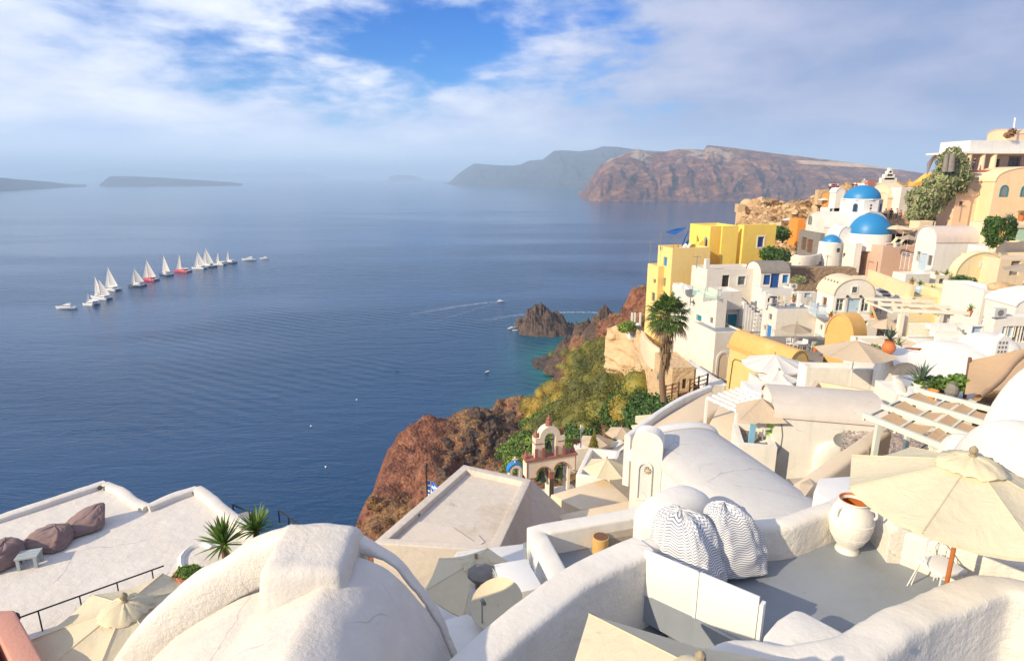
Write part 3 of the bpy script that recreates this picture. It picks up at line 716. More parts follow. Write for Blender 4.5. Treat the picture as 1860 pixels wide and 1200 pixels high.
def blades(c, n, L, w, up=(20, 85), curve=.25, rnd=None, seg=4, fold=.3):
    rnd = rnd or random; V = []; Fc = []
    for i in range(n):
        a = rnd.uniform(0, 2 * math.pi); el = R(rnd.uniform(*up)); l = L * rnd.uniform(.7, 1.1)
        h = Vector((math.cos(a), math.sin(a), 0)); s = Vector((-h.y, h.x, 0)); p = Vector(c); k0 = len(V)
        for k in range(seg + 1):
            t = k / seg; e = el - curve * t * t * 2; ww = w * (math.sin(math.pi * min(.98, .18 + t * .82))) ** .7
            V += [p - s * ww / 2 + UP * ww * fold, p.copy(), p + s * ww / 2 + UP * ww * fold]
            p = p + (h * math.cos(e) + UP * math.sin(e)) * l / seg
        for k in range(seg):
            q = k0 + k * 3; Fc += [(q, q + 1, q + 4, q + 3), (q + 1, q + 2, q + 5, q + 4)]
    return V, Fc
def leafcloud(cs, n, size, rs, flat=0.0, stretch=1.6, droop=0.0):
    """leaf quads scattered through blobs: cs = list of (x, y, z, rx, ry, rz)"""
    cs = np.array(cs, float); vol = cs[:, 3] * cs[:, 4] * cs[:, 5]; pick = rs.choice(len(cs), n, p=vol / vol.sum())
    d = rs.normal(size=(n, 3)); d /= np.linalg.norm(d, axis=1)[:, None]; r = rs.uniform(.55, 1.0, n) ** .6
    lump = 1 + .18 * np.sin(d[:, 0] * 5 + pick) * np.cos(d[:, 1] * 6 + pick * 2) + .1 * np.sin(d[:, 2] * 11 + pick)
    P = cs[pick, :3] + d * (r * lump)[:, None] * cs[pick, 3:]
    nrm = d + rs.normal(size=(n, 3)) * .55; nrm /= np.linalg.norm(nrm, axis=1)[:, None]
    a = np.cross(nrm, rs.normal(size=(n, 3))); a /= np.linalg.norm(a, axis=1)[:, None]; a[:, 2] -= droop; b = np.cross(nrm, a)
    s = (size * rs.uniform(.6, 1.3, n))[:, None]
    V = np.stack([P - a * s * stretch / 2, P + b * s / 2.4, P + a * s * stretch / 2, P - b * s / 2.4], 1).reshape(-1, 3)
    return V, np.arange(n * 4).reshape(n, 4)
RS = np.random.RandomState(11)
def bush(name, label, c, r, mat, n=900, size=.16, cat='bush', group=None, trunk=True, blobs=7, squash=.75, droop=0.0):
    c = Vector(c); rt = thing(name, c, label, cat, group); cs = []
    for i in range(blobs):
        a = RS.uniform(0, 6.28); q = RS.uniform(0, .62) * r; rr = r * RS.uniform(.38, .6)
        cs.append((c.x + math.cos(a) * q, c.y + math.sin(a) * q, c.z + r * squash * RS.uniform(.45, 1.15), rr, rr, rr * squash))
    V, Fq = leafcloud(cs, n, size, RS, droop=droop); npmesh('foliage', V, Fq, mat, rt)
    if trunk:
        mb = MB()
        for q in cs[:5]: mb.bar(c, Vector(q[:3]), .05 * r + .01, 5, .015 * r + .005)
        mb.build('stem', BROWNW, rt)
    return rt
def pot(c, h, label, mat, prof=None, cat='pot', name='pot', group=None):
    prof = prof or [(.28, 0), (.42, .5), (.5, .93), (.55, .93), (.55, 1.0), (.47, 1.0), (.44, .9), (.0, .86)]
    rt = MB().lathe(c, [(a * h, b * h) for a, b in prof], 20, cap=False).build(name, mat, loc=c, smooth=40); return tag(rt, label, cat, group)
def rail(a, b, n, h, mat, label, name='railing', cat='railing', bars=0, r=.018, posts=True, group=None, infill=None):
    a, b = Vector(a), Vector(b); rt = thing(name, a, label, cat, group)
    MB().bar(a + UP * h, b + UP * h, r, 6).build('handrail', mat, rt)
    for i in range(n):
        p = a.lerp(b, i / (n - 1)); MB().bar(p, p + UP * h, r * .9, 6).build('post', mat, rt)
    if bars:
        mb = MB()
        for k in range(1, bars + 1): mb.bar(a + UP * h * k / (bars + 1), b + UP * h * k / (bars + 1), r * .6, 4)
        mb.build('rail', mat, rt)
    return rt
def chair(c, rz, label, mat, group=None, s=1.0):
    c = Vector(c); rt = thing('chair', c, label, 'chair', group); u = Vector((math.cos(rz), math.sin(rz), 0)); v = Vector((-u.y, u.x, 0))
    MB().box(c - u * .22 * s - v * .22 * s + UP * .43 * s, u, v, UP, .44 * s, .44 * s, .035 * s).build('seat', mat, rt)
    MB().box(c - u * .22 * s + v * .2 * s + UP * .62 * s, u, v, UP, .44 * s, .03 * s, .3 * s).build('backrest', mat, rt)
    for i, j in ((-1, -1), (1, -1), (-1, 1), (1, 1)):
        MB().bar(c + u * .2 * s * i + v * .2 * s * j, c + u * .19 * s * i + v * .19 * s * j + UP * (.9 if j > 0 else .45) * s, .016 * s, 5).build('leg', mat, rt)
    return rt
def table(c, r, h, label, mat, group=None):
    c = Vector(c); rt = thing('table', c, label, 'table', group)
    MB().lathe(c + UP * (h - .03), [(0.01, 0), (r, 0), (r, .03), (.01, .03)], 20).build('tabletop', mat, rt)
    MB().bar(c, c + UP * (h - .03), .03, 8).build('leg', mat, rt); MB().lathe(c, [(.01, .03), (r * .6, .02), (r * .6, 0)], 14).build('base', mat, rt)
    return rt
_body = None
def person(c, rz, label, shirt, trous, h=1.72, sit=False, group=None, name='person'):
    """one continuous skinned body, then hair and clothes as shells"""
    s = h / 1.72
    V = {'pel': (0, 0, .95), 'che': (0, 0, 1.25), 'nek': (0, .01, 1.47), 'hd1': (0, -.01, 1.56), 'hd2': (0, -.015, 1.66),
         'hl': (.1, 0, .9), 'kl': (.11, -.03, .5), 'al': (.11, .01, .08), 'tl': (.12, -.14, .03), 'hr': (-.1, 0, .9), 'kr': (-.11, .03, .5), 'ar': (-.11, .06, .08), 'tr': (-.12, -.09, .03),
         'sl': (.19, 0, 1.4), 'el': (.25, .02, 1.13), 'wl': (.24, -.12, .93), 'fl': (.235, -.17, .84), 'sr': (-.19, 0, 1.4), 'er': (-.26, .03, 1.13), 'wr': (-.2, -.14, 1.0), 'fr': (-.17, -.2, .96)}
    if sit:
        for k, d in {'pel': (0, 0, .5), 'che': (0, -.06, .82), 'nek': (0, -.12, 1.04), 'hd1': (0, -.16, 1.12), 'hd2': (0, -.18, 1.22), 'hl': (.1, 0, .48), 'kl': (.13, -.42, .5), 'al': (.13, -.4, .08), 'tl': (.13, -.54, .03), 'hr': (-.1, 0, .48), 'kr': (-.13, -.42, .5), 'ar': (-.13, -.44, .08), 'tr': (-.13, -.57, .03),
                     'sl': (.19, -.1, .97), 'el': (.24, -.2, .72), 'wl': (.14, -.4, .68), 'fl': (.1, -.46, .68), 'sr': (-.19, -.1, .97), 'er': (-.24, -.2, .72), 'wr': (-.14, -.4, .68), 'fr': (-.1, -.46, .68)}.items(): V[k] = d
    Rd = dict(pel=.14, che=.145, nek=.06, hd1=.085, hd2=.095, hl=.1, kl=.065, al=.045, tl=.035, hr=.1, kr=.065, ar=.045, tr=.035, sl=.07, el=.045, wl=.032, fl=.03, sr=.07, er=.045, wr=.032, fr=.03)
    E = [('pel', 'che'), ('che', 'nek'), ('nek', 'hd1'), ('hd1', 'hd2'), ('pel', 'hl'), ('hl', 'kl'), ('kl', 'al'), ('al', 'tl'), ('pel', 'hr'), ('hr', 'kr'), ('kr', 'ar'), ('ar', 'tr'), ('che', 'sl'), ('sl', 'el'), ('el', 'wl'), ('wl', 'fl'), ('che', 'sr'), ('sr', 'er'), ('er', 'wr'), ('wr', 'fr')]
    def grow(keys, k, mat, nm, rt, head=False):
        ks = [q for q in V if q in keys]; ix = {q: i for i, q in enumerate(ks)}
        me = bpy.data.meshes.new(nm); me.from_pydata([V[q] for q in ks], [(ix[a], ix[b]) for a, b in E if a in ix and b in ix], [])
        o = bpy.data.objects.new(nm, me); COL.objects.link(o); md = o.modifiers.new('skin', 'SKIN'); md.use_smooth_shade = True
        for q, i in ix.items(): me.skin_vertices[0].data[i].radius = (Rd[q] * k, Rd[q] * k * (.85 if q in ('pel', 'che') else 1)); me.skin_vertices[0].data[i].use_root = (i == 0)
        o.modifiers.new('sub', 'SUBSURF').levels = 1
        dg = bpy.context.evaluated_depsgraph_get(); m2 = bpy.data.meshes.new_from_object(o.evaluated_get(dg)); bpy.data.objects.remove(o)
        cr, sr = math.cos(rz), math.sin(rz)
        m2.transform(Matrix.Rotation(rz, 4, 'Z') @ Matrix.Scale(s, 4)); m2.materials.clear(); return link(nm, m2, mat, rt)
    rt = thing(name, c, label, 'person', group)
    grow(set(V), 1.0, SKIN, 'body', rt)
    grow({'pel', 'che', 'sl', 'sr', 'el', 'er'}, 1.16, shirt, 'shirt', rt); grow({'pel', 'hl', 'hr', 'kl', 'kr', 'al', 'ar'}, 1.14, trous, 'trousers', rt)
    hd = Vector(V['hd2']) * s; hd = Matrix.Rotation(rz, 3, 'Z') @ (hd + Vector((0, .02, .015)))
    MB().lathe(Vector(c) + hd - UP * .05, [(.075, -.02), (.102, .02), (.1, .07), (.07, .115), (.01, .13)], 12).build('hair', HAIR, rt, smooth=60)
    return rt
SKIN = simple('skin', (0.50, 0.28, 0.19), 0.6); HAIR = simple('dark_hair', (0.03, 0.02, 0.015), 0.6)
SHW = simple('white_shirt', (0.7, 0.7, 0.72), 0.8); SHB = simple('navy_shirt', (0.04, 0.06, 0.16), 0.8); SHR = simple('dark_red_shirt', (0.3, 0.04, 0.05), 0.8); TRD = simple('dark_trousers', (0.05, 0.06, 0.09), 0.8)
# ================================================================== THE VILLAGE
Wm = GREYWIN
# --- yellow house
yh = bld('yellow_house', 'tall yellow house of stepped blocks standing at the cliff edge above the palm', (1222, 451), 78, 14, 1291, 1196, 660, PYELLOW, wins=[('L', 1205.5, 466, 1211, 484, 'd', BRIGHTB), ('L', 1203, 503, 1208.5, 521, 'w', Wm), ('L', 1200, 560, 1206, 580, 'w', Wm)], roof=PYELLOW, down=6, par=.5)
bld('', 'y2', (1196.5, 484), 79.6, 14, ('m', 4), 1177, 660, PYELLOW, wins=[('L', 1187, 506, 1191, 515, 'w', Wm), ('L', 1184, 530, 1189, 548, 'w', Wm)], root=yh, down=6, par=.4)
bld('', 'y3', (1291, 411), 82, 14, 1343, 1254, 520, YELLOW, root=yh, roof=PALEY, par=.35, wins=[('L', 1262, 443.5, 1275, 449.5, 'o', NAVY)], arches=[('L', 1279.5, 428, 1286.5, 449.5, YELLOW, BRIGHTB)])
bld('', 'y4', (1352, 409), 81, 14, 1411, 1341, 520, YELLOW, root=yh, roof=WHITE_C, par=.3, wins=[('F', 1377, 430, 1386.5, 448.5, 's', NAVY, WPAINT)])
bld('', 'y5', (1313, 411), 80.6, 10, 1342, 1312, 520, YELLOW, root=yh, roof=PALEY, par=.35)
# terrace sun sail on the yellow roof
A3, u, v, W, D, H = BOX['tall yellow house of stepped blocks standing at the cliff edge above the palm']
rt = thing('sun_sail', A3 + u * .5 + v * 1, 'blue triangular sun sail on poles over the yellow roof terrace', 'sun sail')
p1, p2, p3 = PY(1208, 422, 81), PY(1248, 413, 84), PY(1226, 427, 79.5)
mb = MB(); mb.quad(p1, p3, p2, (p1 + p2) / 2 + Vector((0, .1, .15))); mb.build('cloth', BSAIL, rt)
for p in (PY(1201, 423, 80.5), PY(1225, 427, 79.5), PY(1248, 413, 84)): MB().bar(Vector((p.x, p.y, A3.z - .5)), p, .05, 6).build('pole', STEEL, rt)
rt = thing('folded_sail', PY(1240, 448, 81), 'folded blue sail hanging slanted beside the yellow stair tower', 'sun sail')
MB().quad(PY(1237, 447, 80), PY(1240, 447, 80), PY(1251, 420, 82.5), PY(1249.5, 419, 82.5)).quad(PY(1241, 447, 80.5), PY(1250, 445, 81), PY(1252, 433, 82)).build('cloth', BSAIL, rt)
# yellow outside steps
mb = MB(); q = PY(1277, 449.5, 83.2)
for i in range(6): mb.abox((q.x - .5 + i * .28 - 1.2, q.y - .8, q.z - .9), .28, .7, .9 + i * .27, R(14))
mb.build('stair', YELLOW, yh)
for (x, l) in ((1234, 'white sun lounger nearest the blue sail on the yellow roof'), (1241, 'white sun lounger beside the yellow stair tower')):
    q = PY(x, 449, 79.6); q.z = A3.z - .45; lr = thing('sun_lounger', q, l, 'sun lounger'); mb = MB().abox(q + UP * .25, 1.4, .55, .06, R(30)); mb.build('seat', WPAINT, lr)
    MB().bar(q + Vector((.6, .3, .28)), q + Vector((1.0, .5, .75)), .22, 4).build('backrest', WPAINT, lr)
    for i, j in ((-.5, -.3), (.5, .3)): MB().bar(q + Vector((i, j, 0)), q + Vector((i, j, .28)), .03, 5).build('leg', WPAINT, lr)

# --- white house below the yellow one
wh = bld('white_house', 'big white cubic house with teal doors directly below the yellow house', (1285, 490), 72, 10, 1384, 1257, 600, WHITE_D, roof=ROOFC, wins=[('F', 1312.5, 500, 1323, 529, 'o', DARKIN), ('F', 1341, 502, 1353, 517, 'w', Wm, WHITE_C)], down=5)
bld('', 'w2', (1303, 543), 64, 12, ('m', 1.2), 1222, 695, WHITE_D, root=wh, wins=[('L', 1265, 570, 1273.5, 585, 's', TEAL), ('L', 1290, 575, 1294.5, 588, 'w', Wm), ('L', 1276, 640, 1287, 654, 'w', CREAM)], down=3, roof=WHITE_C)
bld('', 'w3', (1311, 530), 66, 10, 1348, ('m', 3), 560, WHITE_D, root=wh, down=.2, roof=WHITE_C)
bld('', 'w4', (1310, 558), 66.5, 10, 1372, ('m', 4), 606, WHITE_D, root=wh, wins=[('F', 1322, 571, 1337, 603, 'd', TEAL), ('F', 1313, 570, 1319, 592, 's', TEAL), ('F', 1347.5, 578, 1360, 603, 'd', TEAL)], down=2, roof=WHITE_C)
bld('', 'w5', (1300, 604), 61.5, 12, 1352, ('m', 5), 700, WHITE_D, root=wh, down=3, roof=GFLOOR, par=.12, arches=[('F', 1302.5, 638, 1323, 690, WHITE_D, CREAM)], wins=[('F', 1306, 652, 1313, 669, 'w', WPAINT)])
MB().abox(PY(1283, 488, 73), .5, .5, 1.2, R(12)).build('chimney', WHITE_D, wh)
mb = MB(); q = PY(1352, 545, 66)   # outside stair with dark rail
for i in range(10): mb.abox((q.x + i * .32, q.y + .3, q.z - 3.6), .32, 1.0, 3.4 - i * .30, R(10))
mb.build('stair', WHITE_C, wh); MB().tube([PY(1348, 541, 66), PY(1357, 548, 66), PY(1363, 558, 66), PY(1373, 566, 66)], .05, 5).build('handrail', IRON, wh)
# curved white outside steps by the teal doors
mb = MB(); q = PY(1376, 606, 64)
for i in range(7): mb.abox((q.x + .1 * i, q.y + .15 * i, q.z - .1 + i * .42), 1.3 - .05 * i, .45, .14, R(8))
st = mb.build('outside_steps', WHITE_C, loc=q); tag(st, 'white outside steps climbing the wall right of the teal doors', 'steps')
# glass balustrade and green awning
rt = thing('glass_balustrade', PY(1257, 545, 66), 'pale green glass balustrade around the white roof terrace', 'balustrade')
zt = PY(1303, 543, 64).z; cs = [PZ(1257, 537, zt), PZ(1303, 544, zt), PZ(1311, 541, zt)]
for a, b in ((cs[0], cs[0].lerp(cs[1], .49)), (cs[0].lerp(cs[1], .51), cs[1]), (cs[1], cs[2])):
    d = (b - a).normalized(); n = Vector((-d.y, d.x, 0)); MB().box(a + UP * .05, d, n, UP, (b - a).length, .03, 1.0).build('pane', GLASS, rt)
for k in (0, .5, 1): p = cs[0].lerp(cs[1], k); MB().bar(p, p + UP * 1.1, .025, 5).build('post', STEEL, rt)
b = PY(1240, 545, 69); umbrella((b.x, b.y, b.z - .6), 2.5, 1.35, 'white parasol on the terrace between yellow house and palm', CANVW, rot=.3, tier=False, drop=.35)
umb_chair = [chair((b.x + 1.0, b.y - .4, b.z - .6), 1.2, 'dark chair under the white parasol beside the yellow house', BLACK)]

# --- cave house with stone barrel roof
sh_ = bld('stone_vault_house', 'low house with rough stone barrel roof and bright blue doors', (1383, 496), 71, 3, 1434, 1357, 548, WHITE_D, top='vu', rise=1.1, roof=GREYST, wins=[('F', 1388, 499, 1399, 517, 's', NAVY), ('F', 1401, 497, 1414, 524, 'd', NAVY), ('F', 1422, 499, 1431.5, 514, 's', BRIGHTB, WPAINT)], down=2)
bld('white_terrace_house', 'plain white terrace block under the blue doors', (1384, 524), 69, 3, 1442, ('m', 2.5), 605, WHITE_C, roof=GFLOOR, down=2, cat='house')
bld('garden_wall', 'low white wall right of the blue doors with a pale window', (1443, 531), 68, 3, 1484, ('m', .6), 560, WHITE_C, cat='wall', wins=[('F', 1462, 532, 1472, 541, 's', LBLUE)], down=2, par=.05)
# flat terrace house
fh = bld('flat_terrace_house', 'cream box house with chairs on its dark roof terrace', (1412, 562), 58, 3, 1484, 1387, 630, CREAM, roof=GFLOOR, wins=[('L', 1392.5, 588, 1399, 617, 'd', BRIGHTB), ('L', 1396.5, 568, 1401.5, 582, 'w', Wm), ('L', 1387.5, 589, 1390.5, 600, 'w', Wm), ('L', 1403, 596, 1407, 610, 'w', WPAINT)], par=.15, down=3)
for n_ in [o for o in COL.objects if o.parent == fh and o.name.startswith('wall')]: n_.data.materials[0] = WHITE_D
for k, (px, py, l) in enumerate([(1417, 556, 'first white chair on the dark roof terrace, by its left post'), (1427, 557, 'second white chair on the dark roof terrace, near its middle'), (1470, 553, 'tan deck chair at the right end of the dark roof terrace')]):
    q = PY(px, py, 60); q.z = PY(1412, 562, 58).z - .1; chair(q, .5 + k, l, CREAM if k < 2 else CANVG, s=1.1)
q = PY(1405, 556, 61); q.z = PY(1412, 562, 58).z - .1; table(q, .5, .75, 'small dark table on the roof terrace of the cream box house', IRON)
for px, l in ((1389.5, 'slim white chimney post at the left corner of the roof terrace'), (1449, 'slim white chimney post in the middle of the roof terrace')):
    q = PY(px, 560, 60); q.z = PY(1412, 562, 58).z; o = MB().abox(q - UP * .3, .28, .28, 1.6).abox(q + UP * 1.35, .4, .4, .08).build('chimney_post', WHITE, loc=q); tag(o, l, 'post')
for k, (px, py, l) in enumerate([(1434, 633, 'white garden chair left of the taupe parasol table'), (1443, 634, 'white garden chair behind the taupe parasol table'), (1463, 634, 'white garden chair right of the taupe parasol table'), (1474, 638, 'white garden chair nearest the pale blue door')]):
    chair(PY(px, py, 52), .3 + k, l, WPAINT, s=1.05)
table(PY(1453, 636, 52), .6, .75, 'white round garden table in front of the cream box house', WPAINT)
umbrella(PY(1442, 632, 53.5), 2.3, 1.45, 'taupe parasol shading white chairs in front of the cream box house', CANVG, n=6, tier=False, drop=.55)
# courtyard floor for them
q = [PY(1380, 628, 57), PY(1500, 628, 57), PY(1492, 668, 45), PY(1420, 668, 45)]; zf = PY(1453, 636, 52).z - .02
extrude([(a.x, a.y) for a in q], zf - 3, zf, GREYST, 'courtyard', bevel=0)
tag(COL.objects['courtyard'], 'stone paved courtyard under the taupe parasol', kind='structure')
# --- vaulted house with blue balcony
vh = bld('vaulted_house', 'white vaulted house with pale blue door and four windows in its curved gable', (1515, 536), 58, 2, 1589, 1485, 582, WHITE, top='vv', rise=1.55, roof=CREAM, wins=[('F', 1540.5, 542, 1558.5, 580, 'd', LBLUE), ('F', 1520, 542, 1532, 565, 'w', WPAINT, WHITE_C), ('F', 1566, 543, 1578, 566, 'w', WPAINT, WHITE_C), ('L', 1494, 538, 1500, 560, 'd', BROWNW)], down=1.5)
A3, u, v, W, D, H = BOX['white vaulted house with pale blue door and four windows in its curved gable']
p = hit_plane(1545, 533, A3, v); q = hit_plane(1559, 519, A3, v); Q = p - v * .0; f = MB()
for (x, z, ww, hh) in ((0, 0, 1, .12), (0, .88, 1, .12), (0, .12, .12, .76), (.88, .12, .12, .76)):
    f.box(Q + u * x * (q - p).dot(u) + UP * z * (q - p).z, u, -v, UP, ww * (q - p).dot(u), .06, hh * (q - p).z)
fr = f.build('window', WPAINT, vh); MB().box(Q + UP * .02 + u * .02, u, -v, UP, (q - p).dot(u) - .04, .02, (q - p).z - .04).build('pane', PANE, fr)
mb = MB()
for k in range(5):
    for s_ in (.12, .88): mb.abox(A3 + u * W * s_ + v * (.5 + k * D / 5.5) + UP * (1.55 * math.sin(math.acos(1 - 2 * s_)) - .05), .12, .12, .28)
mb.build('roof_peg', BROWNW, vh)
for s_, x in (('left', 1538), ('right', 1562)):
    q = hit_plane(x, 537, A3, v); MB().lathe(q - v * .15 - UP * .1, [(.02, .2), (.12, .12), (.14, 0)], 8).build('wall_lamp', IRON, vh)
bl = thing('balcony', PY(1492, 572, 57), 'pale blue iron balcony on the left side of the vaulted house', 'balcony')
zf = PY(1484, 573, 56).z; cs = [PZ(1469, 565, zf), PZ(1483, 574, zf), PZ(1501, 573, zf)]
MB().add([c_ - UP * .12 for c_ in cs + [cs[0] + (cs[2] - cs[1])]] + [c_ for c_ in cs + [cs[0] + (cs[2] - cs[1])]], [(0, 1, 2, 3), (4, 5, 6, 7), (0, 1, 5, 4), (1, 2, 6, 5), (2, 3, 7, 6), (3, 0, 4, 7)]).build('slab', WHITE_C, bl)
for a, b in ((cs[0], cs[1]), (cs[1], cs[2])):
    mb = MB().bar(a + UP, b + UP, .04, 5).bar(a + UP * .1, b + UP * .1, .03, 5)
    for k in range(13): p = a.lerp(b, k / 12); mb.bar(p, p + UP, .022, 4)
    mb.build('railing', LBLUE, bl)
lo = bld('lower_white_house', 'white lower house under the vaulted house with a pale blue door', (1500, 581), 56.5, 2, 1596, 1477, 660, WHITE, roof=WHITE_C, wins=[('L', 1481, 604, 1488, 640, 'd', LBLUE), ('L', 1489.5, 588, 1493, 600, 'w', Wm), ('F', 1562, 575 + 8, 1576, 590, 'o', GREYST)], down=4, par=.02)
oc = bld('ochre_vault', 'small ochre vault with round gable glowing in the sun', (1549, 620), 48, 24, 1571, 1500, 664, OCHRE, top='vu', rise=2.0, roof=OCHRE, down=2, cat='vault')
# --- ochre house
oh = bld('ochre_house', 'patchy ochre yellow house with a long orange barrel roof', (1432, 670), 45, 20, 1467, 1326, 712, OCHREY, top='vv', rise=1.35, roof=OCHRE, down=3)
A3, u, v, W, D, H = BOX['patchy ochre yellow house with a long orange barrel roof']
MB().tube([hit_plane(1324, 706, A3 - u * .05, u), hit_plane(1331, 656, A3 - u * .05, u), hit_plane(1335, 652, A3 - u * .05, u), hit_plane(1382, 669, A3 - u * .05, u)], .03, 5).build('drain_pipe', IRON, oh)
MB().box(A3 - u * .25 - v * .1, u, v, UP, .35, D + .2, .22).build('parapet', OCHRE, oh)
# white block with umbrellas before the ochre house
wb = bld('white_terrace_house', 'white rounded terrace block in front of the ochre house', (1378, 692), 37, -2, 1463, ('m', 1.8), 722, WHITE, roof=GFLOOR, down=2, par=.3)
A3, u, v, W, D, H = BOX['white rounded terrace block in front of the ochre house']
umbrella(PY(1402, 695, 39) - UP * .9, 2.9, 2.05, 'wide white parasol standing before the ochre barrel roof', CANVW, n=10, tier=False, drop=.62, val=.12, rot=.2)
umbrella(PY(1410, 714, 37.3) - UP * .2, 1.75, 1.25, 'small off white parasol low on the white rounded terrace block', CANVW, n=8, tier=False, drop=.4, rot=.1, val=.1)
mb = MB().box(PY(1390, 672, 40) - UP * .2, Vector((1, 0, 0)), Vector((0, 1, 0)), UP, 2.8, 1.5, .25); o = mb.build('bench_cushion', WHITE_C, loc=PY(1390, 672, 40)); tag(o, 'white cushioned wall seat behind the white rounded terrace block', 'bench')

# --- white houses at the right: terrace house, curved shells
bld('white_terrace_house', 'long white terrace house with the pale grey parasol in front', (1466, 668), 34, -4, 1632, ('m', 1.2), 716, WHITE, roof=WHITE_C, down=2.5, par=.3)
umbrella(PY(1542, 712, 30.5) - UP * .3, 3.15, 1.95, 'large pale grey parasol on a thin pole in the middle of the white terraces', CANVB, n=6, tier=False, drop=.62, rot=.45)
def shell(name, label, px, py, Y, rx, ry, h, rz, mat, cat='vault', e=2.0, zb=-1.5):
    c = PY(px, py, Y); c.z -= h; th = np.linspace(0, 2 * math.pi, 49); ph = np.linspace(0, math.pi / 2, 14); T_, P_ = np.meshgrid(th, ph, indexing='ij')
    f = lambda a: np.sign(a) * np.abs(a) ** (2 / e)
    x = f(np.cos(T_)) * np.cos(P_) ** .8 * rx; y = f(np.sin(T_)) * np.cos(P_) ** .8 * ry; z = np.sin(P_) * h
    G = np.stack([c.x + x * math.cos(rz) - y * math.sin(rz), c.y + x * math.sin(rz) + y * math.cos(rz), c.z + z], -1)
    G[..., 2] += (fbm(G[..., 0] * .8, G[..., 1] * .8, 3) - .5) * h * .06
    low = G[:, :1].copy(); low[..., 2] += zb; G = np.concatenate([low, G], 1)
    o = gridmesh(name, G, mat, loc=c); return tag(o, label, cat)
tp_ = [PY(1606, 628, 33), PY(1650, 634, 32), PY(1700, 640, 31), PY(1750, 646, 30), PY(1800, 648, 29)]; bt_ = [PY(1640, 712, 26), PY(1665, 716, 25.5), PY(1700, 716, 25), PY(1750, 716, 24.5), PY(1790, 716, 24)]
G = np.array([[tuple(tp_[i].lerp(bt_[i], j / 12) - UP * (.5 * math.sin(math.pi * j / 12) * (1 - abs(i - 2) / 3)) + UP * (.35 if i == 0 else 0)) for j in range(13)] for i in range(5)])
def patch(i, j): 
    i0 = min(int(i), 3); f_ = i - i0; return np.array(G[i0, j]) * (1 - f_) + np.array(G[i0 + 1, j]) * f_
o = gridmesh('white_slope_roof', np.array([[patch(i * 4 / 32, j) for j in range(13)] for i in range(33)]), WHITE, loc=tp_[2]); tag(o, 'wide smooth white roof slope between the rib wall and the shade sail', 'roof')
w_ = sweepwall([tuple(PY(x, y, Y)) for x, y, Y in ((1602, 626, 33.5), (1614, 646, 31.5), (1625, 668, 29.5), (1634, 692, 27.5), (1640, 712, 26))], .45, PY(1640, 712, 26).z - 3, WHITE, 'rib_wall', loc=PY(1625, 668, 29.5), r=.12, step=.3); tag(w_, 'thick white rib wall curving down beside the tall parasol', 'wall')
shell('white_shell_roof', 'small smooth white hump right of the brown railing', 1728, 622, 33, 1.9, 1.6, .9, R(-8), WHITE, e=2.6)
shell('white_shell_roof', 'creamy hump roof above the tan shade cloth', 1800, 606, 33, 1.5, 1.6, 1.2, R(-10), WHITE, e=2.4)
shell('rough_shell_roof', 'rough white stucco hump at the right edge behind the near parasol', 1868, 772, 13.0, 1.25, 1.4, 1.9, 0, WHITE_S, e=2.4)
shell('rough_shell_roof', 'small rough hump between pergola and glass screen', 1752, 790, 15.2, .55, .6, .9, 0, WHITE_S)
# niche hole in the wall
q = PY(1641, 678, 27.6); o = MB().quad(*[q + Vector((math.cos(a) * .75, 0, math.sin(a) * .55)) for a in np.linspace(0, math.pi, 12)]).quad(*[q + Vector((math.cos(a) * .75, -.25, math.sin(a) * .55)) for a in np.linspace(0, math.pi, 12)])
o = o.build('arched_niche', GREYST, loc=q); tag(o, 'dark arched niche in the white wall right of the pale parasol', 'niche')

# --- big white barrel house, upper right
bv = bld('barrel_house', 'large white barrel vaulted house with blue striped door in its left gable', (1701, 441), 72, 2, 1796, 1664, 512, WHITE_C, top='vu', rise=1.75, roof=plaster('pale_pink_plaster', (0.62, 0.53, 0.48), amt=.1), wins=[('L', 1671.5, 459, 1680, 492, 'd', LBLUE), ('L', 1666, 456, 1669.5, 475, 'w', Wm), ('L', 1686, 463, 1691, 483, 'w', Wm)], down=4, pw=2.3)
ph_ = bld('pink_house', 'pinkish beige flat house with deckchairs on the roof beside the blue domes', (1605, 447), 80, 4, 1664, 1557, 548, PINKB, wins=[('L', 1562, 470, 1569, 488, 'o', PINKB), ('L', 1577, 474, 1586, 492, 'o', PINKB)], roof=PINKB, down=4, par=.1)
MB().tube([hit_plane(1594, 475, *(lambda b: (b[0] - b[1] * .06, b[1]))(BOX['pinkish beige flat house with deckchairs on the roof beside the blue domes'])), hit_plane(1588, 522, *(lambda b: (b[0] - b[1] * .06, b[1]))(BOX['pinkish beige flat house with deckchairs on the roof beside the blue domes']))], .04, 5).build('drain_pipe', BROWNW, ph_)
py_ = bld('yellow_vault_house', 'pale yellow vaulted house with one small blue window in its round gable', (1735, 502), 60, 3, 1826, 1723, 535, PALEY, top='vv', rise=2.35, roof=PALEY, down=2)
A3, u, v, W, D, H = BOX['pale yellow vaulted house with one small blue window in its round gable']
p = hit_plane(1778, 486, A3, v); q = hit_plane(1789, 475, A3, v); fr = MB().box(p, u, -v, UP, (q - p).dot(u), .05, (q - p).z).build('window', WHITE_C, py_); MB().box(p + u * .08 + UP * .08, u, -v, UP, (q - p).dot(u) - .16, .07, (q - p).z - .16).build('pane', LBLUE, fr)
bld('peach_house', 'peach coloured tower house with a slit window below the vine', (1737, 356), 86, 4, 1766, 1694, 418, PEACH, roof=PEACH, wins=[('L', 1712, 365, 1717, 383, 'o', OCHRE), ('F', 1743, 366, 1749, 373, 'w', BROWNW)], down=3, top='vu', rise=1.0, pw=3.5)
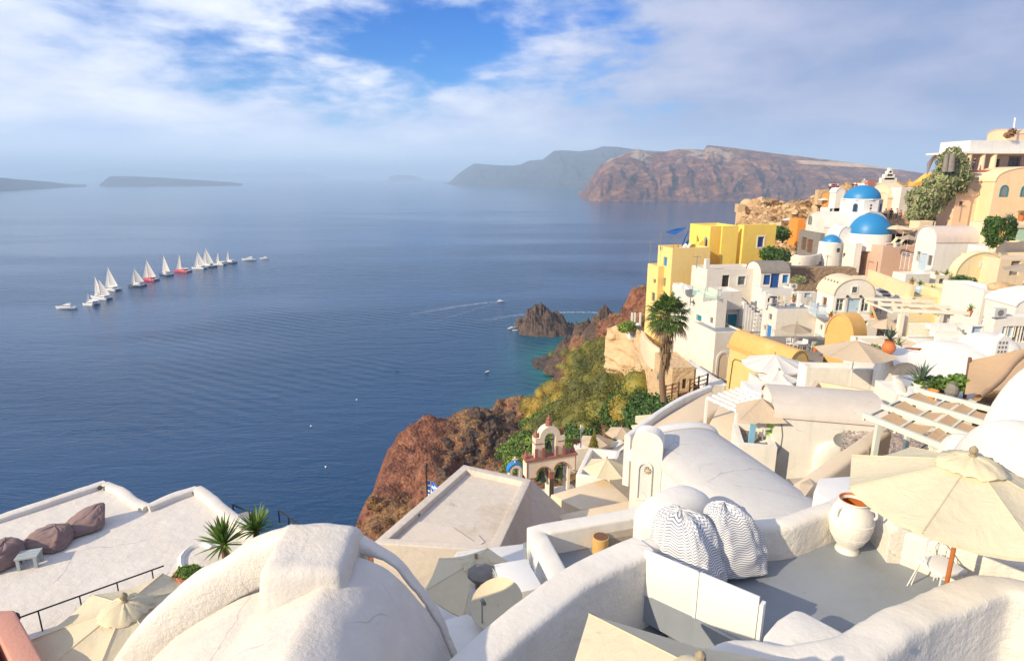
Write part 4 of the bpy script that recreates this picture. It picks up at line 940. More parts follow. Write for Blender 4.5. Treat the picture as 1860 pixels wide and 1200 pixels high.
bld('beige_house', 'beige walled house with big arched niche below the cream gable', (1766, 348), 86.5, 3, 1808, ('m', 6), 420, CREAM, wins=[('F', 1785, 351, 1790, 357, 'w', BROWNW)], arches=[('F', 1767, 380, 1797, 420, CREAM, CREAM)], down=3, par=.1)
bld('cream_gable_house', 'cream orange house with two teal arched windows at the right edge', (1808, 330), 84, 2, ('m', 12), ('m', 6), 430, plaster('warm_cream_plaster', (0.86, 0.64, 0.40), amt=.2), top='vv', rise=1.9, arches=[('F', 1818, 336, 1829, 357, TEAL, GREYWIN), ('F', 1856, 336, 1868, 357, TEAL, GREYWIN)], down=3, pw=2.4)
bld('cream_garden_wall', 'low cream wall left of the white barrel house with a teal door', (1671, 402), 83, 2, 1700, ('m', 2), 440, CREAM, roof=CREAM, cat='wall', wins=[('F', 1695, 402.5, 1700, 413, 'd', TEAL)])
bld('white_garden_wall', 'white planter wall right of the big barrel house', (1797, 449), 66, 2, 1830, ('m', 3), 500, WHITE_C, cat='wall', down=3)
bld('beige_block_house', 'stepped beige block house at the right edge above the yellow vault', (1818, 470), 58, 2, ('m', 9), ('m', 5), 560, CREAM, down=3, wins=[('F', 1838, 474, 1850, 500, 'o', GREYST)])
bld('beige_block_house', 'beige cubic house with a framed green panel at the right edge', (1838, 409), 68, 2, ('m', 9), ('m', 6), 450, CREAM, down=1, wins=[('F', 1846, 414, 1870, 438, 's', POOL)])
bld('', 'bb', (1830, 440), 64, 2, ('m', 3), ('m', 3), 460, CREAM, root=[o for o in COL.objects if o.get('label', '').startswith('beige cubic')][0], down=.5)
for (px, py, Y, l) in ((1818, 455, 59, 'taupe'),): pass
umbrella(PY(1858, 520, 46), 1.8, 1.6, 'taupe parasol cut by the right edge below the beige blocks', CANVG, n=6, tier=False, drop=.5)
# small white arch house left of yellow terrace
ah = bld('white_arch_house', 'small white house with dark arched opening beside the white stairs', (1646, 498), 66, 5, 1690, 1622, 545, WHITE_C, top='flat', wins=[], roof=WHITE_C, down=3, arches=[('L', 1628, 505, 1638, 527, WHITE, DARKIN)])
bld('', 'ah2', (1622.5, 508), 68, 5, ('m', 3.5), ('m', 2), 560, WHITE_C, root=ah, down=2)
# white stairs alley
mb = MB(); q = PY(1612, 560, 60)
for i in range(9): mb.abox((q.x + .05 * i, q.y + .55 * i, q.z - 2), 2.2, .6, 2 + i * .3, 0)
o = mb.build('alley_steps', WHITE_C, loc=q); tag(o, 'shaded white alley steps between the pink house and the yellow terrace', 'steps')
mb = MB()
for i in range(4): mb.abox((q.x + .9, q.y + 1.0 + .4 * i, q.z + .3 + .33 * i), 1.0, .3, .06, 0)
o = mb.build('plant_shelf', IRON, loc=q); tag(o, 'dark slatted shelf standing on the shaded alley steps', 'shelf')

# --- pale yellow terrace complex
yt = bld('yellow_terrace_house', 'pale yellow terrace house with a sunken patio below the yellow vault', (1656, 540), 52, 2, 1790, 1640, 580, PALEY, roof=PALEY, down=3, par=.4, wins=[('F', 1653 + 5, 540, 1663, 550, 's', LBLUE)])
A3, u, v, W, D, H = BOX['pale yellow terrace house with a sunken patio below the yellow vault']
MB().box(A3 + u * 0 - UP * .3 + v * .2, (u * .2 + v).normalized(), u, UP, 9.5, .3, 1.3).build('side_wall', PALEY, yt)
c_ = PY(1772, 549, 50); o = MB().abox(c_ - UP * 1, 3.4, 3.0, 1.25, R(-6)).build('pool_basin', POOL, loc=c_); tag(o, 'pale green plunge pool on the yellow terrace', 'pool')
bld('cream_ramp_house', 'cream sloping terrace wall right of the sunken patio', (1735, 536), 50, -4, 1785, ('m', 6), 560, PALEY, down=2, cat='wall')
for k, (px, py, l) in enumerate([(1688, 533, 'iron grille chair lying on the sunken yellow patio'), (1712, 536, 'dark wire chair in the middle of the sunken yellow patio')]): chair(PY(px, py, 57), k + .4, l, IRON)
# white houses far right
rh = bld('white_window_house', 'white house with grey shuttered windows at the right edge', (1809, 575), 40, -3, ('m', 10), 1790, 650, WHITE, roof=ROOFC, down=2, par=.15, wins=[('F', 1822, 593, 1829, 612, 's', LBLUE), ('F', 1829.5, 592, 1842, 612, 'o', LBLUE), ('F', 1843, 592, 1852, 622, 's', GREYWIN), ('F', 1853, 592, 1872, 622, 'w', WPAINT)])
bld('white_step_house', 'white blocky house with bare rocks on its roof', (1788, 528), 46, -4, 1838, ('m', 5), 575, WHITE, roof=WHITE_C, down=3)
bld('white_step_house', 'bright white house corner at the right edge above the shuttered windows', (1846, 556), 42, -3, ('m', 9), ('m', 3), 580, WHITE, roof=WHITE, top='vv', rise=1.0, down=2)
for (px, py, r_, l) in ((1832, 528, .9, 'rounded tan boulder lying on the white roof'), (1818, 522, .7, 'smaller tan boulder behind the rounded one')):
    q = PY(px, py, 47.5); th = np.linspace(0, 2 * math.pi, 17); ph = np.linspace(-1.2, math.pi / 2, 9); T_, P_ = np.meshgrid(th, ph, indexing='ij'); rr = r_ * (1 + .35 * (fbm(np.cos(T_) * 2 + 5 + px, np.sin(P_) * 2 + 5, 3) - .5))
    o = gridmesh('boulder', np.stack([q.x + np.cos(T_) * np.cos(P_) * rr * 1.5, q.y + np.sin(T_) * np.cos(P_) * rr, q.z + np.sin(P_) * rr * .6], -1), SCUT, loc=q); tag(o, l, 'boulder')
# birdhouse-like lantern ornament and the big white cushion of shade
q = PY(1818, 645, 30); lt = thing('lantern_house', q, 'white pierced house shaped lantern against the white wall at the right', 'lantern')
mb = MB().add([q + Vector(p) for p in ((-.32, 0, 0), (.32, 0, 0), (.32, 0, .75), (0, 0, 1.1), (-.32, 0, .75), (-.32, .3, 0), (.32, .3, 0), (.32, .3, .75), (0, .3, 1.1), (-.32, .3, .75))], [(0, 1, 2, 3, 4), (5, 6, 7, 8, 9), (0, 4, 9, 5), (1, 6, 7, 2), (2, 7, 8, 3), (3, 8, 9, 4)])
mb.build('body', WPAINT, lt)
for i in range(3):
    for j in range(3): MB().box(q + Vector((-.22 + i * .17, -.012, .12 + j * .24)), Vector((1, 0, 0)), Vector((0, 1, 0)), UP, .1, .02, .14).build('opening', GREYWIN, lt)

# --- pergolas
def pergola(label, corners, zt, hgt, mat, nb, cloths=(), post=.12, beam=.16, cross=3, slatdir=0, postids=(0, 1, 2, 3), pull=.0):
    c = [Vector((p.x, p.y, zt)) for p in corners]; rt = thing('pergola', Vector((c[0].x, c[0].y, zt - hgt)), label, 'pergola')
    for i in postids: MB().abox(c[i] - UP * hgt, post, post, hgt - .01).build('post', mat, rt)
    def bm_(a, b, nm, w_=beam * .6, h_=beam, z=0):
        d = (b - a).normalized(); n = Vector((-d.y, d.x, 0)); MB().box(a - n * w_ / 2 + UP * z, d, n, UP, (b - a).length, w_, h_).build(nm, mat, rt)
    for i in range(cross + 1): bm_(c[0].lerp(c[3], i / cross), c[1].lerp(c[2], i / cross), 'beam', beam * .75, beam, .004)
    for i in range(nb + 1): bm_(c[0].lerp(c[1], i / nb), c[3].lerp(c[2], i / nb), 'rafter', beam * .4, beam * .6, -beam * .6)
    for (i0, i1, j0, j1) in cloths:
        f = lambda i, j: c[0].lerp(c[1], i).lerp(c[3].lerp(c[2], i), j) + UP * (beam * .5)
        G = np.array([[tuple(f(i0 + (i1 - i0) * a / 8, j0 + (j1 - j0) * b / 4) - UP * .14 * math.sin(math.pi * a / 8)) for b in range(5)] for a in range(9)]); gridmesh('shade_cloth', G, TARP, rt)
    return rt
zt = PY(1600, 770, 17.2).z
cs = [PZ(1568, 758, zt), PZ(1760, 836, zt), PZ(1835, 757, zt), PZ(1662, 712, zt)]
pergola('pale sage timber pergola with tan shade cloths above the pebble terrace', cs, zt, 2.3, PERG, 3, cloths=[(.14, .56, .04, .30), (.60, .97, .04, .30), (.08, .5, .37, .63), (.54, .97, .37, .63), (.06, .5, .70, .97), (.53, .97, .70, .97)], cross=3, postids=(3,), post=.14)
p = cs[0].lerp(cs[1], .17); MB().abox((p.x, p.y, zt - 2.3), .14, .14, 2.29).build('post', PERG, [x for x in COL.objects if x.name.startswith('pergola') and x.type == 'EMPTY'][0]); p = cs[0].lerp(cs[1], .7); o = MB().abox((p.x, p.y, zt - 2.3), .14, .14, 2.29).build('pergola_post', PERG); tag(o, 'pale post carrying the near pergola beam at the glass screen', 'post'); o.parent = [x for x in COL.objects if x.name.startswith('pergola') and x.type == 'EMPTY'][0]; o.name = 'post'; del o['category']; o.data.transform(Matrix.Translation(-ORG[o.parent]))
zt2 = PY(1300, 735, 29).z; cs = [PZ(1284, 724, zt2), PZ(1338, 748, zt2), PZ(1402, 727, zt2), PZ(1346, 704, zt2)]
pergola('white lattice pergola with scalloped edge beside the cream parasol', cs, zt2, 2.4, WPAINT, 4, cross=6, postids=(0, 1), beam=.14)
zt3 = PY(1620, 562, 42).z; cs = [PZ(1612, 566, zt3), PZ(1760, 572, zt3), PZ(1755, 556, zt3), PZ(1618, 552, zt3)]
cs[0] = PZ(1622, 566, zt3); cs[3] = cs[0] + Vector((.3, 4, 0)); cs[2] = cs[1] + Vector((.3, 4, 0))
pergola('cream white timber pergola with thick posts over the white lattice seat', cs, zt3, 3.2, plaster('cream_paint', (0.76, 0.68, 0.55), amt=.05), 5, cloths=[(.35, .75, .1, .9)], cross=2, postids=(), post=.3, beam=.22)
pgo = [x for x in COL.objects if x.get('label', '').startswith('cream white timber pergola')][0]
for px in (1638, 1650, 1709, 1726): p = PZ(px, 569, zt3) + Vector((0, .3 if px in (1650, 1726) else 0, 0)); MB().abox(p - UP * 3.0, .3, .3, 2.98).build('post', MATS['cream_paint'], pgo)
rt = thing('lattice_seat', PY(1660, 650, 38), 'white lattice backed bench under the cream pergola', 'bench')
o_ = PY(1648, 612, 40); L = 3.6
MB().box(o_, Vector((1, 0, 0)), Vector((0, 1, 0)), UP, L, .06, .08).box(o_ + UP * .9, Vector((1, 0, 0)), Vector((0, 1, 0)), UP, L, .06, .08).build('frame', WPAINT, rt)
mb = MB()
for k in range(-4, 19):
    x0, x1 = k * .2, k * .2 + .82
    for sgn in (0, 1):
        a, b = max(0, min(L, x0)), max(0, min(L, x1)); za, zb_ = (a - x0) + .08, (b - x0) + .08
        if b > a: 
            if sgn: za, zb_ = .98 - za, .98 - zb_
            mb.bar(o_ + Vector((a, .03 + .02 * sgn, za)), o_ + Vector((b, .03 + .02 * sgn, zb_)), .022, 4)
mb.build('lattice', WPAINT, rt); MB().box(o_ + Vector((0, -1.1, -.45)), Vector((1, 0, 0)), Vector((0, 1, 0)), UP, L, 1.1, .4).build('seat', WHITE, rt)
mb = MB()
for i in range(5): mb.box(PY(1728, 640, 37.5) + Vector((-.2, .5 * i, .35 * i - .4)), Vector((1, 0, 0)), Vector((0, 1, 0)), UP, 1.8, .5, .35)
o = mb.build('white_steps', WHITE, loc=PY(1728, 640, 37.5)); tag(o, 'white steps climbing beside the cream pergola', 'steps')
bld('pale_blue_door_wall', 'pale blue boarded gate beside the white steps', (1766, 592), 38.5, 0, 1788, ('m', .3), 620, WHITE_C, cat='gate', wins=[('F', 1767, 588, 1787, 621, 'd', LBLUE)], par=.02, down=.3)
bld('pergola_terrace', 'white terrace floor block under the cream pergola', (1612, 643), 36, -2, 1790, ('m', 4.5), 665, WHITE, roof=CREAM, down=2, cat='terrace', par=.1)
# brown handrail
rt = thing('wooden_railing', PY(1645, 665, 33), 'reddish brown wooden railing by the small turquoise pool', 'railing'); q0 = PY(1621, 650, 33); q1 = PY(1645, 634, 33); q2 = PY(1690, 636, 33)
for z in (-.05, -.45): MB().box(q1 + UP * z, (q2 - q1).normalized(), Vector((0, 1, 0)), UP, (q2 - q1).length, .08, .14).build('rail', ORWOOD, rt)
for p in (q1, q1.lerp(q2, .55)): MB().box(p - UP * .75, Vector((1, 0, 0)), Vector((0, 1, 0)), UP, .12, .1, .8).build('post', ORWOOD, rt)
MB().bar(q0, q1, .06, 5).build('slanted_rail', ORWOOD, rt)
o = MB().lathe(PY(1650, 663, 31.5), [(.01, .25), (1.1, .25), (1.2, .3), (1.3, 0)], 24).build('plunge_pool', POOL, loc=PY(1650, 663, 31.5)); tag(o, 'small turquoise round pool below the wooden railing', 'pool')
q = PY(1615, 628, 31); pot(q - UP * .45, .75, 'orange clay jar with a spiky plant on the white wall end', TCOTTA, prof=[(.2, 0), (.42, .3), (.45, .55), (.3, .85), (.36, 1.0), (.28, 1.0), (.24, .8), (0, .7)], name='clay_jar', cat='jar')
V, Fc = blades(q + UP * .3, 26, .9, .07, (10, 80)); o = MB().add(V, Fc).build('aloe', L_AGAVE, loc=q + UP * .3); tag(o, 'spiky aloe growing out of the orange clay jar', 'plant')
bush('round_shrub', 'small round green shrub on the white terrace left of the clay jar', PY(1590, 632, 33) - UP * .4, .55, L_GREEN, 500, .12)

# --- tan shade sail in front of the right houses
rt = thing('shade_sail', PY(1755, 700, 24), 'large tan shade sail strung between a post and the right wall', 'shade sail')
a_, b_, c_, d_ = PY(1762, 654, 25), PY(1885, 628, 24), PY(1885, 700, 19), PY(1752, 716, 22)
f = lambda i, j: a_.lerp(b_, i).lerp(d_.lerp(c_, i), j) - UP * (.35 * math.sin(math.pi * i) * math.sin(math.pi * j))
gridmesh('cloth', np.array([[tuple(f(i / 14, j / 10)) for j in range(11)] for i in range(15)]), TARP, rt)
MB().bar(PY(1752, 722, 23.5), PY(1762, 650, 25), .07, 8).build('post', BROWNW, rt)
rt = thing('shade_sail_roll', PY(1800, 716, 18), 'rolled tan cloth edge hanging diagonally before the shade sail', 'shade sail')
pts = catmull([PY(1775, 722, 18.6), PY(1815, 690, 19.5), PY(1845, 655, 20.5), PY(1880, 628, 21.5)], .3); V = []
for k, p in enumerate(pts):
    for i in range(8): V.append(p + Vector((math.cos(i * math.pi / 4) * .16, 0, math.sin(i * math.pi / 4) * .13)))
MB().add(V, [(k * 8 + i, k * 8 + (i + 1) % 8, (k + 1) * 8 + (i + 1) % 8, (k + 1) * 8 + i) for k in range(len(pts) - 1) for i in range(8)]).build('cloth', TARP, rt, smooth=60)
zzz=shell('white_round_wall', 'tall smooth white buttress at the right edge behind the pergola', 1955, 648, 15.0, 1.65, 1.3, 3.6, R(8), WHITE, e=3.6, zb=-3)
# ================================================================== CHAPEL AND UPPER VILLAGE
def dome(root, c, r, h, mat, name='dome', n=40, half=None, squash=1.0):
    mb = MB(); prof = [(r * math.cos(a), h * math.sin(a)) for a in np.linspace(0, math.pi / 2, 11)]
    prof[-1] = (.01, h); return mb.lathe(c, prof, n, cap=False).build(name, mat, root, smooth=60)
ch = thing('blue_domed_chapel', PY(1562, 430, 87), 'white chapel with two large blue domes and a cross', 'chapel')
c0 = PY(1562, 388, 90); r8 = 2.72
oct_ = [c0 + Vector((math.cos(R(22.5 + 45 * i)) * r8, math.sin(R(22.5 + 45 * i)) * r8, 0)) for i in range(8)]
mb = MB(); mb.add([p - UP * 3 for p in oct_] + [p + UP * 2.0 for p in oct_], [tuple(range(8, 16))] + [(i, (i + 1) % 8, 8 + (i + 1) % 8, 8 + i) for i in range(8)]); mb.build('drum', WHITE_C, ch)
MB().lathe(c0 + UP * 1.98, [(r8 * .99, 0), (r8 * 1.03, .05), (r8 * 1.03, .16), (r8 * .9, .2)], 8).build('cornice', WHITE, ch)
dome(ch, c0 + UP * 2.1, 2.42, 1.95, BLUEP)
cr = c0 + UP * 4.0
mb = MB().box(cr - Vector((.07, 0, 0)), Vector((1, 0, 0)), Vector((0, 1, 0)), UP, .14, .12, .95).box(cr + Vector((-.34, 0, .5)), Vector((1, 0, 0)), Vector((0, 1, 0)), UP, .68, .11, .14).lathe(cr + UP * -.02, [(.3, 0), (.2, .12), (.05, .2)], 10)
mb.build('cross', WHITE, ch)
for i, kind in ((4, 'b'), (5, 'o'), (6, 'b')):
    a, b = oct_[i], oct_[(i + 1) % 8]; u = (b - a).normalized(); nout = Vector((u.y, -u.x, 0)); W = (b - a).length
    if kind == 'b': archwin(ch, a + u * (W / 2 - .33) + UP * .35, u, nout, .66, 1.2, BLUEP, DARKIN)
    else:
        for k in range(3): MB().bar(a + u * W / 2 + UP * (.45 + k * .42) - nout * .1, a + u * W / 2 + UP * (.45 + k * .42) + nout * .02, .15, 12).build('round_window', DARKIN, ch)
bld('', 'c1', (1545, 428), 86.5, 2, 1614, ('m', 6), 455, WHITE_C, top='vv', rise=3.3, root=ch, down=2, part='transept')
c1 = PY(1579, 424, 85); MB().lathe(c1 - UP * 2.2, [(2.8, 0), (2.72, 2.2), (2.6, 2.3)], 36).build('apse', WHITE, ch, smooth=40)
dome(ch, c1 + UP * .02, 2.66, 2.75, BLUEP)
bld('', 'c2', (1497, 413), 88, -2, 1552, 1464, 470, WHITE_D, top='vu', rise=2.0, root=ch, down=2, part='nave', arches=[])
A3 = BOX['c2'][0]; archwin(ch, hit_plane(1474, 408, A3 - BOX['c2'][1] * .02, BOX['c2'][1]), BOX['c2'][2], -BOX['c2'][1], 1.1, 1.3, GREYST, GREYWIN)
bld('', 'c3', (1523, 432), 85, 0, 1547, ('m', 4), 470, WHITE_C, top='vv', rise=1.5, root=ch, part='side_chapel')
c2 = PY(1507, 440, 85.2); MB().lathe(c2 - UP * 6, [(1.5, 0), (1.35, 6), (1.2, 6.1)], 28).build('side_apse', WHITE, ch, smooth=40)
dome(ch, PY(1510, 441, 85.2), 1.2, 1.15, BLUEP, n=26)
bld('', 'c4', (1555, 442), 82, 2, ('m', .9), 1519, 505, WHITE, root=ch, down=3, part='buttress_wall', wins=[('L', 1532, 459, 1535, 465, 'o', BROWNW)])
MB().abox(c2 + Vector((.55, -1.52, -1.2)), .3, .15, .55).build('small_window', DARKIN, ch)
bld('stone_wall_ruin', 'rough grey stone wall ruin at the left end of the chapel', (1491, 424), 86, 2, ('m', .6), 1452, 470, GREYST, cat='wall', down=1, wins=[('L', 1457, 430, 1463, 455, 'o', BROWNW), ('L', 1467, 434, 1474, 460, 'o', BROWNW)], par=.05)
sweepwall([PY(1414, 455, 86), PY(1432, 459, 84), PY(1455, 464, 82.5), PY(1478, 463, 83), PY(1492, 459, 85)], .4, PY(1440, 480, 84).z, WHITE_D, 'terrace_wall', loc=PY(1440, 460, 84)); tag(COL.objects['terrace_wall'], 'curved cream parapet in front of the grey stone ruin', 'wall')
q = [PY(1412, 466, 90), PY(1490, 470, 88), PY(1492, 476, 84), PY(1430, 478, 83)]; zf = PY(1440, 466, 85).z - .6; extrude([(a.x, a.y) for a in q], zf - 3, zf, GREYST, 'stone_terrace'); tag(COL.objects['stone_terrace'], 'small paved terrace beside the grey stone ruin', kind='structure')
# rubble bank under the chapel, dark shrubs
bush('dark_shrub', 'dark green shrub against the right corner of the yellow house', PY(1402, 478, 78), 2.3, L_DARK, 2600, .22)
bush('dark_shrub', 'small green shrub in the gap right of the yellow house top', PY(1422, 440, 96), 1.9, L_GREEN, 900, .26)
bush('dark_shrub', 'dark shrub partly hidden behind the yellow house edge', PY(1413, 432, 95), 1.6, L_DARK, 900, .24)
bush('dry_shrub', 'dry white flowering shrub on the terrace right of the blue doors', PY(1451, 516, 70), 1.0, L_SAGE, 500, .16)
# deckchairs and lounge terrace on the pink roof
A3, u, v, W, D, H = BOX['pinkish beige flat house with deckchairs on the roof beside the blue domes']
for k, (px, l) in enumerate(((1620, 'left yellow deckchair on the pink roof'), (1634, 'right yellow deckchair on the pink roof'))):
    q = PY(px, 443, 81.4); q.z = A3.z - .1; rt = thing('deckchair', q, l, 'deckchair')
    MB().add([q + Vector(p) for p in ((-.9, 0, .25), (-.9, .6, .25), (.3, .6, .35), (.3, 0, .35))], [(0, 1, 2, 3)]).build('seat', WPAINT, rt)
    MB().add([q + Vector(p) for p in ((.2, 0, .32), (.2, .6, .32), (.85, .6, 1.15), (.85, 0, 1.15), (.25, 0, .26), (.25, .6, .26), (.9, .6, 1.1), (.9, 0, 1.1))], [(0, 1, 2, 3), (4, 5, 6, 7), (0, 1, 5, 4), (2, 3, 7, 6)]).build('backrest', PALEY, rt)
    for i, j in ((-.8, .05), (-.8, .55), (.7, .05), (.7, .55)): MB().bar(q + Vector((i, j, 0)), q + Vector((i, j, .3)), .03, 5).build('leg', WPAINT, rt)
q = PY(1625, 440, 83); q.z = A3.z - .1; umbrella(q, 2.6, 1.9, 'cream parasol over the deckchairs by the blue domes', CANVAS, n=6, tier=False, drop=.4)
o = MB().abox(q + Vector((3.2, 2.0, 0)), 5, 1.0, .7).abox(q + Vector((3.2, 2.4, .7)), 5, .3, .5).build('dark_sofa', BLACK, loc=q); tag(o, 'dark cushioned bench at the back of the pink roof', 'bench')
bld('pinkish_back_wall', 'pinkish wall behind the deckchairs beside the larger blue dome', (1611, 412), 87, 4, 1668, ('m', 1.5), 448, PINKB, cat='wall', down=1, par=.05)
rt = thing('shade_canopy', PY(1650, 415, 83), 'sagging cream shade canopy right of the deckchair parasol', 'shade canopy')
a_, b_, c_, d_ = PY(1636, 409, 87), PY(1664, 404, 87), PY(1668, 416, 82), PY(1641, 421, 81.5); f = lambda i, j: a_.lerp(b_, i).lerp(d_.lerp(c_, i), j) - UP * (.3 * math.sin(math.pi * i))
gridmesh('cloth', np.array([[tuple(f(i / 8, j / 6)) for j in range(7)] for i in range(9)]), CANVB, rt)
for p in (d_, c_): MB().bar(Vector((p.x, p.y, A3.z - .1)), p, .04, 5).build('post', WPAINT, rt)
umbrella(PY(1647, 449, 77) - UP * .6, 2.2, 1.35, 'taupe parasol above the white mesh balcony of the barrel house', CANVG, n=6, tier=False, drop=.5)
rail(PY(1634, 489, 70.5), PY(1664, 494, 70), 5, 2.0, WPAINT, 'white mesh railing left of the barrel house door', bars=9, r=.03)
# beige barrel, white church, belfry
bld('beige_vault_house', 'beige vaulted house with a small red window behind the blue dome', (1615, 356), 98, 5, 1640, 1583, 400, CREAM, top='vu', rise=1.9, roof=CREAM, down=1, wins=[])
bk = bld('', 'bk', (1613, 360), 97.6, 5, ('m', 2.2), 1594, 392, CREAM, root=[o for o in COL.objects if o.get('label', '').startswith('beige vaulted house with a small red')][0], part='porch', top='vu', rise=.8)
wc = bld('white_church', 'white church with a stepped bell gable on the ridge behind the domes', (1582, 333), 108, 3, 1634, ('m', 5), 356, WHITE, top='flat', roof=WHITE, down=2, par=.1)
q = PY(1612, 333, 107)
for w_, z, hh in ((2.6, 0, .9), (1.7, .9, .6), (.9, 1.5, .55), (.35, 2.05, .5)): MB().abox(q + UP * (z - .3), w_, .8, hh + .3).build('belfry_step', WHITE, wc)
MB().abox(PY(1579, 336, 107.5) , 1.2, 1.2, .8).build('annex', TERRA, wc)
bld('orange_house', 'narrow bright orange house wall on the rocky slope', (1506, 352), 103, 0, 1518, ('m', 2), 384, ORANGE, roof=ORANGE, par=.05, cat='house')
bld('orange_house', 'lower orange house wall behind the chapel nave', (1450, 398), 99, 0, 1466, ('m', 3), 436, ORANGE, roof=ORANGE, par=.05)
bld('white_hut', 'little white house with a green window beside the orange wall', (1507, 378), 100, 0, 1530, ('m', 3), 402, WHITE, wins=[('F', 1508, 379, 1512.5, 386, 's', TEAL)], top='flat', par=.05)
bld('white_arched_wall', 'white scalloped wall just left of the blue dome drum', (1519, 350), 100, 0, 1535, ('m', 2), 388, WHITE, top='vv', rise=.7, cat='wall')
bld('white_walled_court', 'plain white walled house left of the climbing vine', (1638, 341), 96, 3, 1668, ('m', 4), 400, WHITE_C, roof=WHITE_C, par=.1, down=3)
bld('tan_ruin_wall', 'tan ruined wall on the ridge where people stand', (1487, 345), 112, 0, 1548, ('m', 1.2), 362, SCUT, cat='ruin wall', par=.05)
rc = bld('ruined_church', 'pale ruined church with a little dome at the end of the rocky ridge', (1364, 376), 138, 8, 1378, 1338, 404, SCUT, roof=SCUT, par=.3, down=3, wins=[('L', 1347, 383, 1350, 388, 'o', BROWNW)])
q = PY(1357, 374, 141); MB().lathe(q - UP * .5, [(1.7, 0), (1.7, .8)], 16).build('drum', SCUT, rc); dome(rc, q + UP * .3, 1.6, 1.3, SCUT, n=20); MB().abox(PY(1344, 377, 139) - UP * 1, 1.6, 2, 1.8).build('annex', SCUT, rc)
bld('orange_ruin', 'orange ruined wall with an arch beside the ruined church', (1376, 362), 138, 5, 1409, ('m', 2.5), 385, plaster('orange_ruin_plaster', (0.66, 0.36, 0.14), amt=.8), cat='ruin', par=.4, arches=[('F', 1386, 366, 1400, 382, SCUT, BROWNW)])
for (px, py, l) in ((1497, 373, 'small white parasol on the orange slope'), (1432, 409, 'tiny white parasol low on the orange slope')):
    umbrella(PY(px, py + 4, 104), 1.6, 1.3, l, CANVW, n=6, tier=False, drop=.3)
# mansion on the top right
ms = bld('white_mansion', 'white colonnaded mansion on the hilltop at the upper right', (1764, 255), 90, 2, ('m', 16), ('m', 6), 276, WHITE_C, roof=WHITE_C, par=.2, down=0)
q = PY(1750, 279, 88.5); MB().box(q, Vector((1, 0, 0)), Vector((0, 1, 0)), UP, 17, 8, .28).build('eave', WHITE, ms)
zd = PY(1760, 309, 88.5).z
for px, r_ in ((1756, .42), (1781, .36), (1801, .42), (1868, .4)): p = PY(px, 309, 89); MB().lathe((p.x, p.y, zd), [(r_ * 1.1, 0), (r_, .2), (r_ * .85, q.z - zd)], 14).build('column', CREAM, ms, smooth=40)
bld('', 'm2', (1766, 279), 92.5, 2, ('m', 16), ('m', 4), 312, WHITE_D, root=ms, part='back_wall', wins=[('F', 1803, 289, 1813.5, 307.5, 'd', DARKIN), ('F', 1835, 286, 1849, 306, 'w', GREYWIN, GREYWIN)], down=0)
MB().box((PY(1757, 310, 87).x, 87, zd - .25), Vector((1, 0, 0)), Vector((0, 1, 0)), UP, 17, 7, .25).build('terrace_floor', REDW, ms)
MB().box((PY(1745, 348, 90).x, 90, zd - 3.4), Vector((1, 0, 0)), Vector((0, 1, 0)), UP, 14, 1, 3.1).build('red_wall', REDW, ms)
for z in (-.5, -1.0): MB().box((PY(1758, 310, 86.8).x, 86.8, zd + z), Vector((1, 0, 0)), Vector((0, 1, 0)), UP, 6.2, .18, .2).build('beam', WPAINT, ms)
mb = MB()
for i in range(22): mb.box((PY(1759, 310, 86.85).x + i * .28, 86.85, zd - .8), Vector((1, 0, 0)), Vector((0, 1, 0)), UP, .1, .05, .32)
mb.build('lattice', WPAINT, ms)
for px in (1757, 1762, 1808): p = PY(px, 312, 86.9); MB().box((p.x, p.y, zd - 3.0), Vector((1, 0, 0)), Vector((0, 1, 0)), UP, .22, .2, 2.55).build('post', WPAINT, ms)
bld('tan_hilltop_hut', 'tan rounded hut roof peeking over the mansion with a mast', (1832, 243), 96, 2, ('m', 8), ('m', 4), 262, PEACH, top='vu', rise=.7, down=1)
o = MB().bar(PY(1840, 245, 95), PY(1844, 214, 95), .12, 6).build('mast', WPAINT, loc=PY(1840, 245, 95)); tag(o, 'slim white mast standing on the tan hilltop hut', 'mast')
bush('red_leaved_shrub', 'reddish shrub on the mansion roof below the mast', PY(1833, 250, 90), 1.0, L_DRY, 700, .2)
o = extrude([(PY(1661, 330, 92).x, 92), (PY(1702, 330, 92).x, 92), (PY(1702, 330, 92).x, 93.5), (PY(1661, 330, 92).x, 93.5)], 76, 78, YELLOW, 'ramp')
bpy.data.objects.remove(o); mb = MB(); P4 = [PY(1661, 338, 92), PY(1676, 337, 92), PY(1701, 322, 92), PY(1701, 313, 92), PY(1690, 316, 92), PY(1672, 330, 92), PY(1661, 333, 92)]
mb.add(P4 + [p + Vector((0, 1.4, 0)) for p in P4], [tuple(range(7)), tuple(range(7, 14))] + [(i, (i + 1) % 7, 7 + (i + 1) % 7, 7 + i) for i in range(7)]); o = mb.build('orange_ramp_wall', plaster('amber_plaster', (0.80, 0.46, 0.10), amt=.1), loc=P4[0]); tag(o, 'amber yellow sloping wall left of the climbing vine', 'wall')
bld('rose_garden_wall', 'rose coloured low wall behind the foot of the climbing vine', (1668, 388), 90, 3, 1702, ('m', 1), 410, REDW, cat='wall', par=.05)
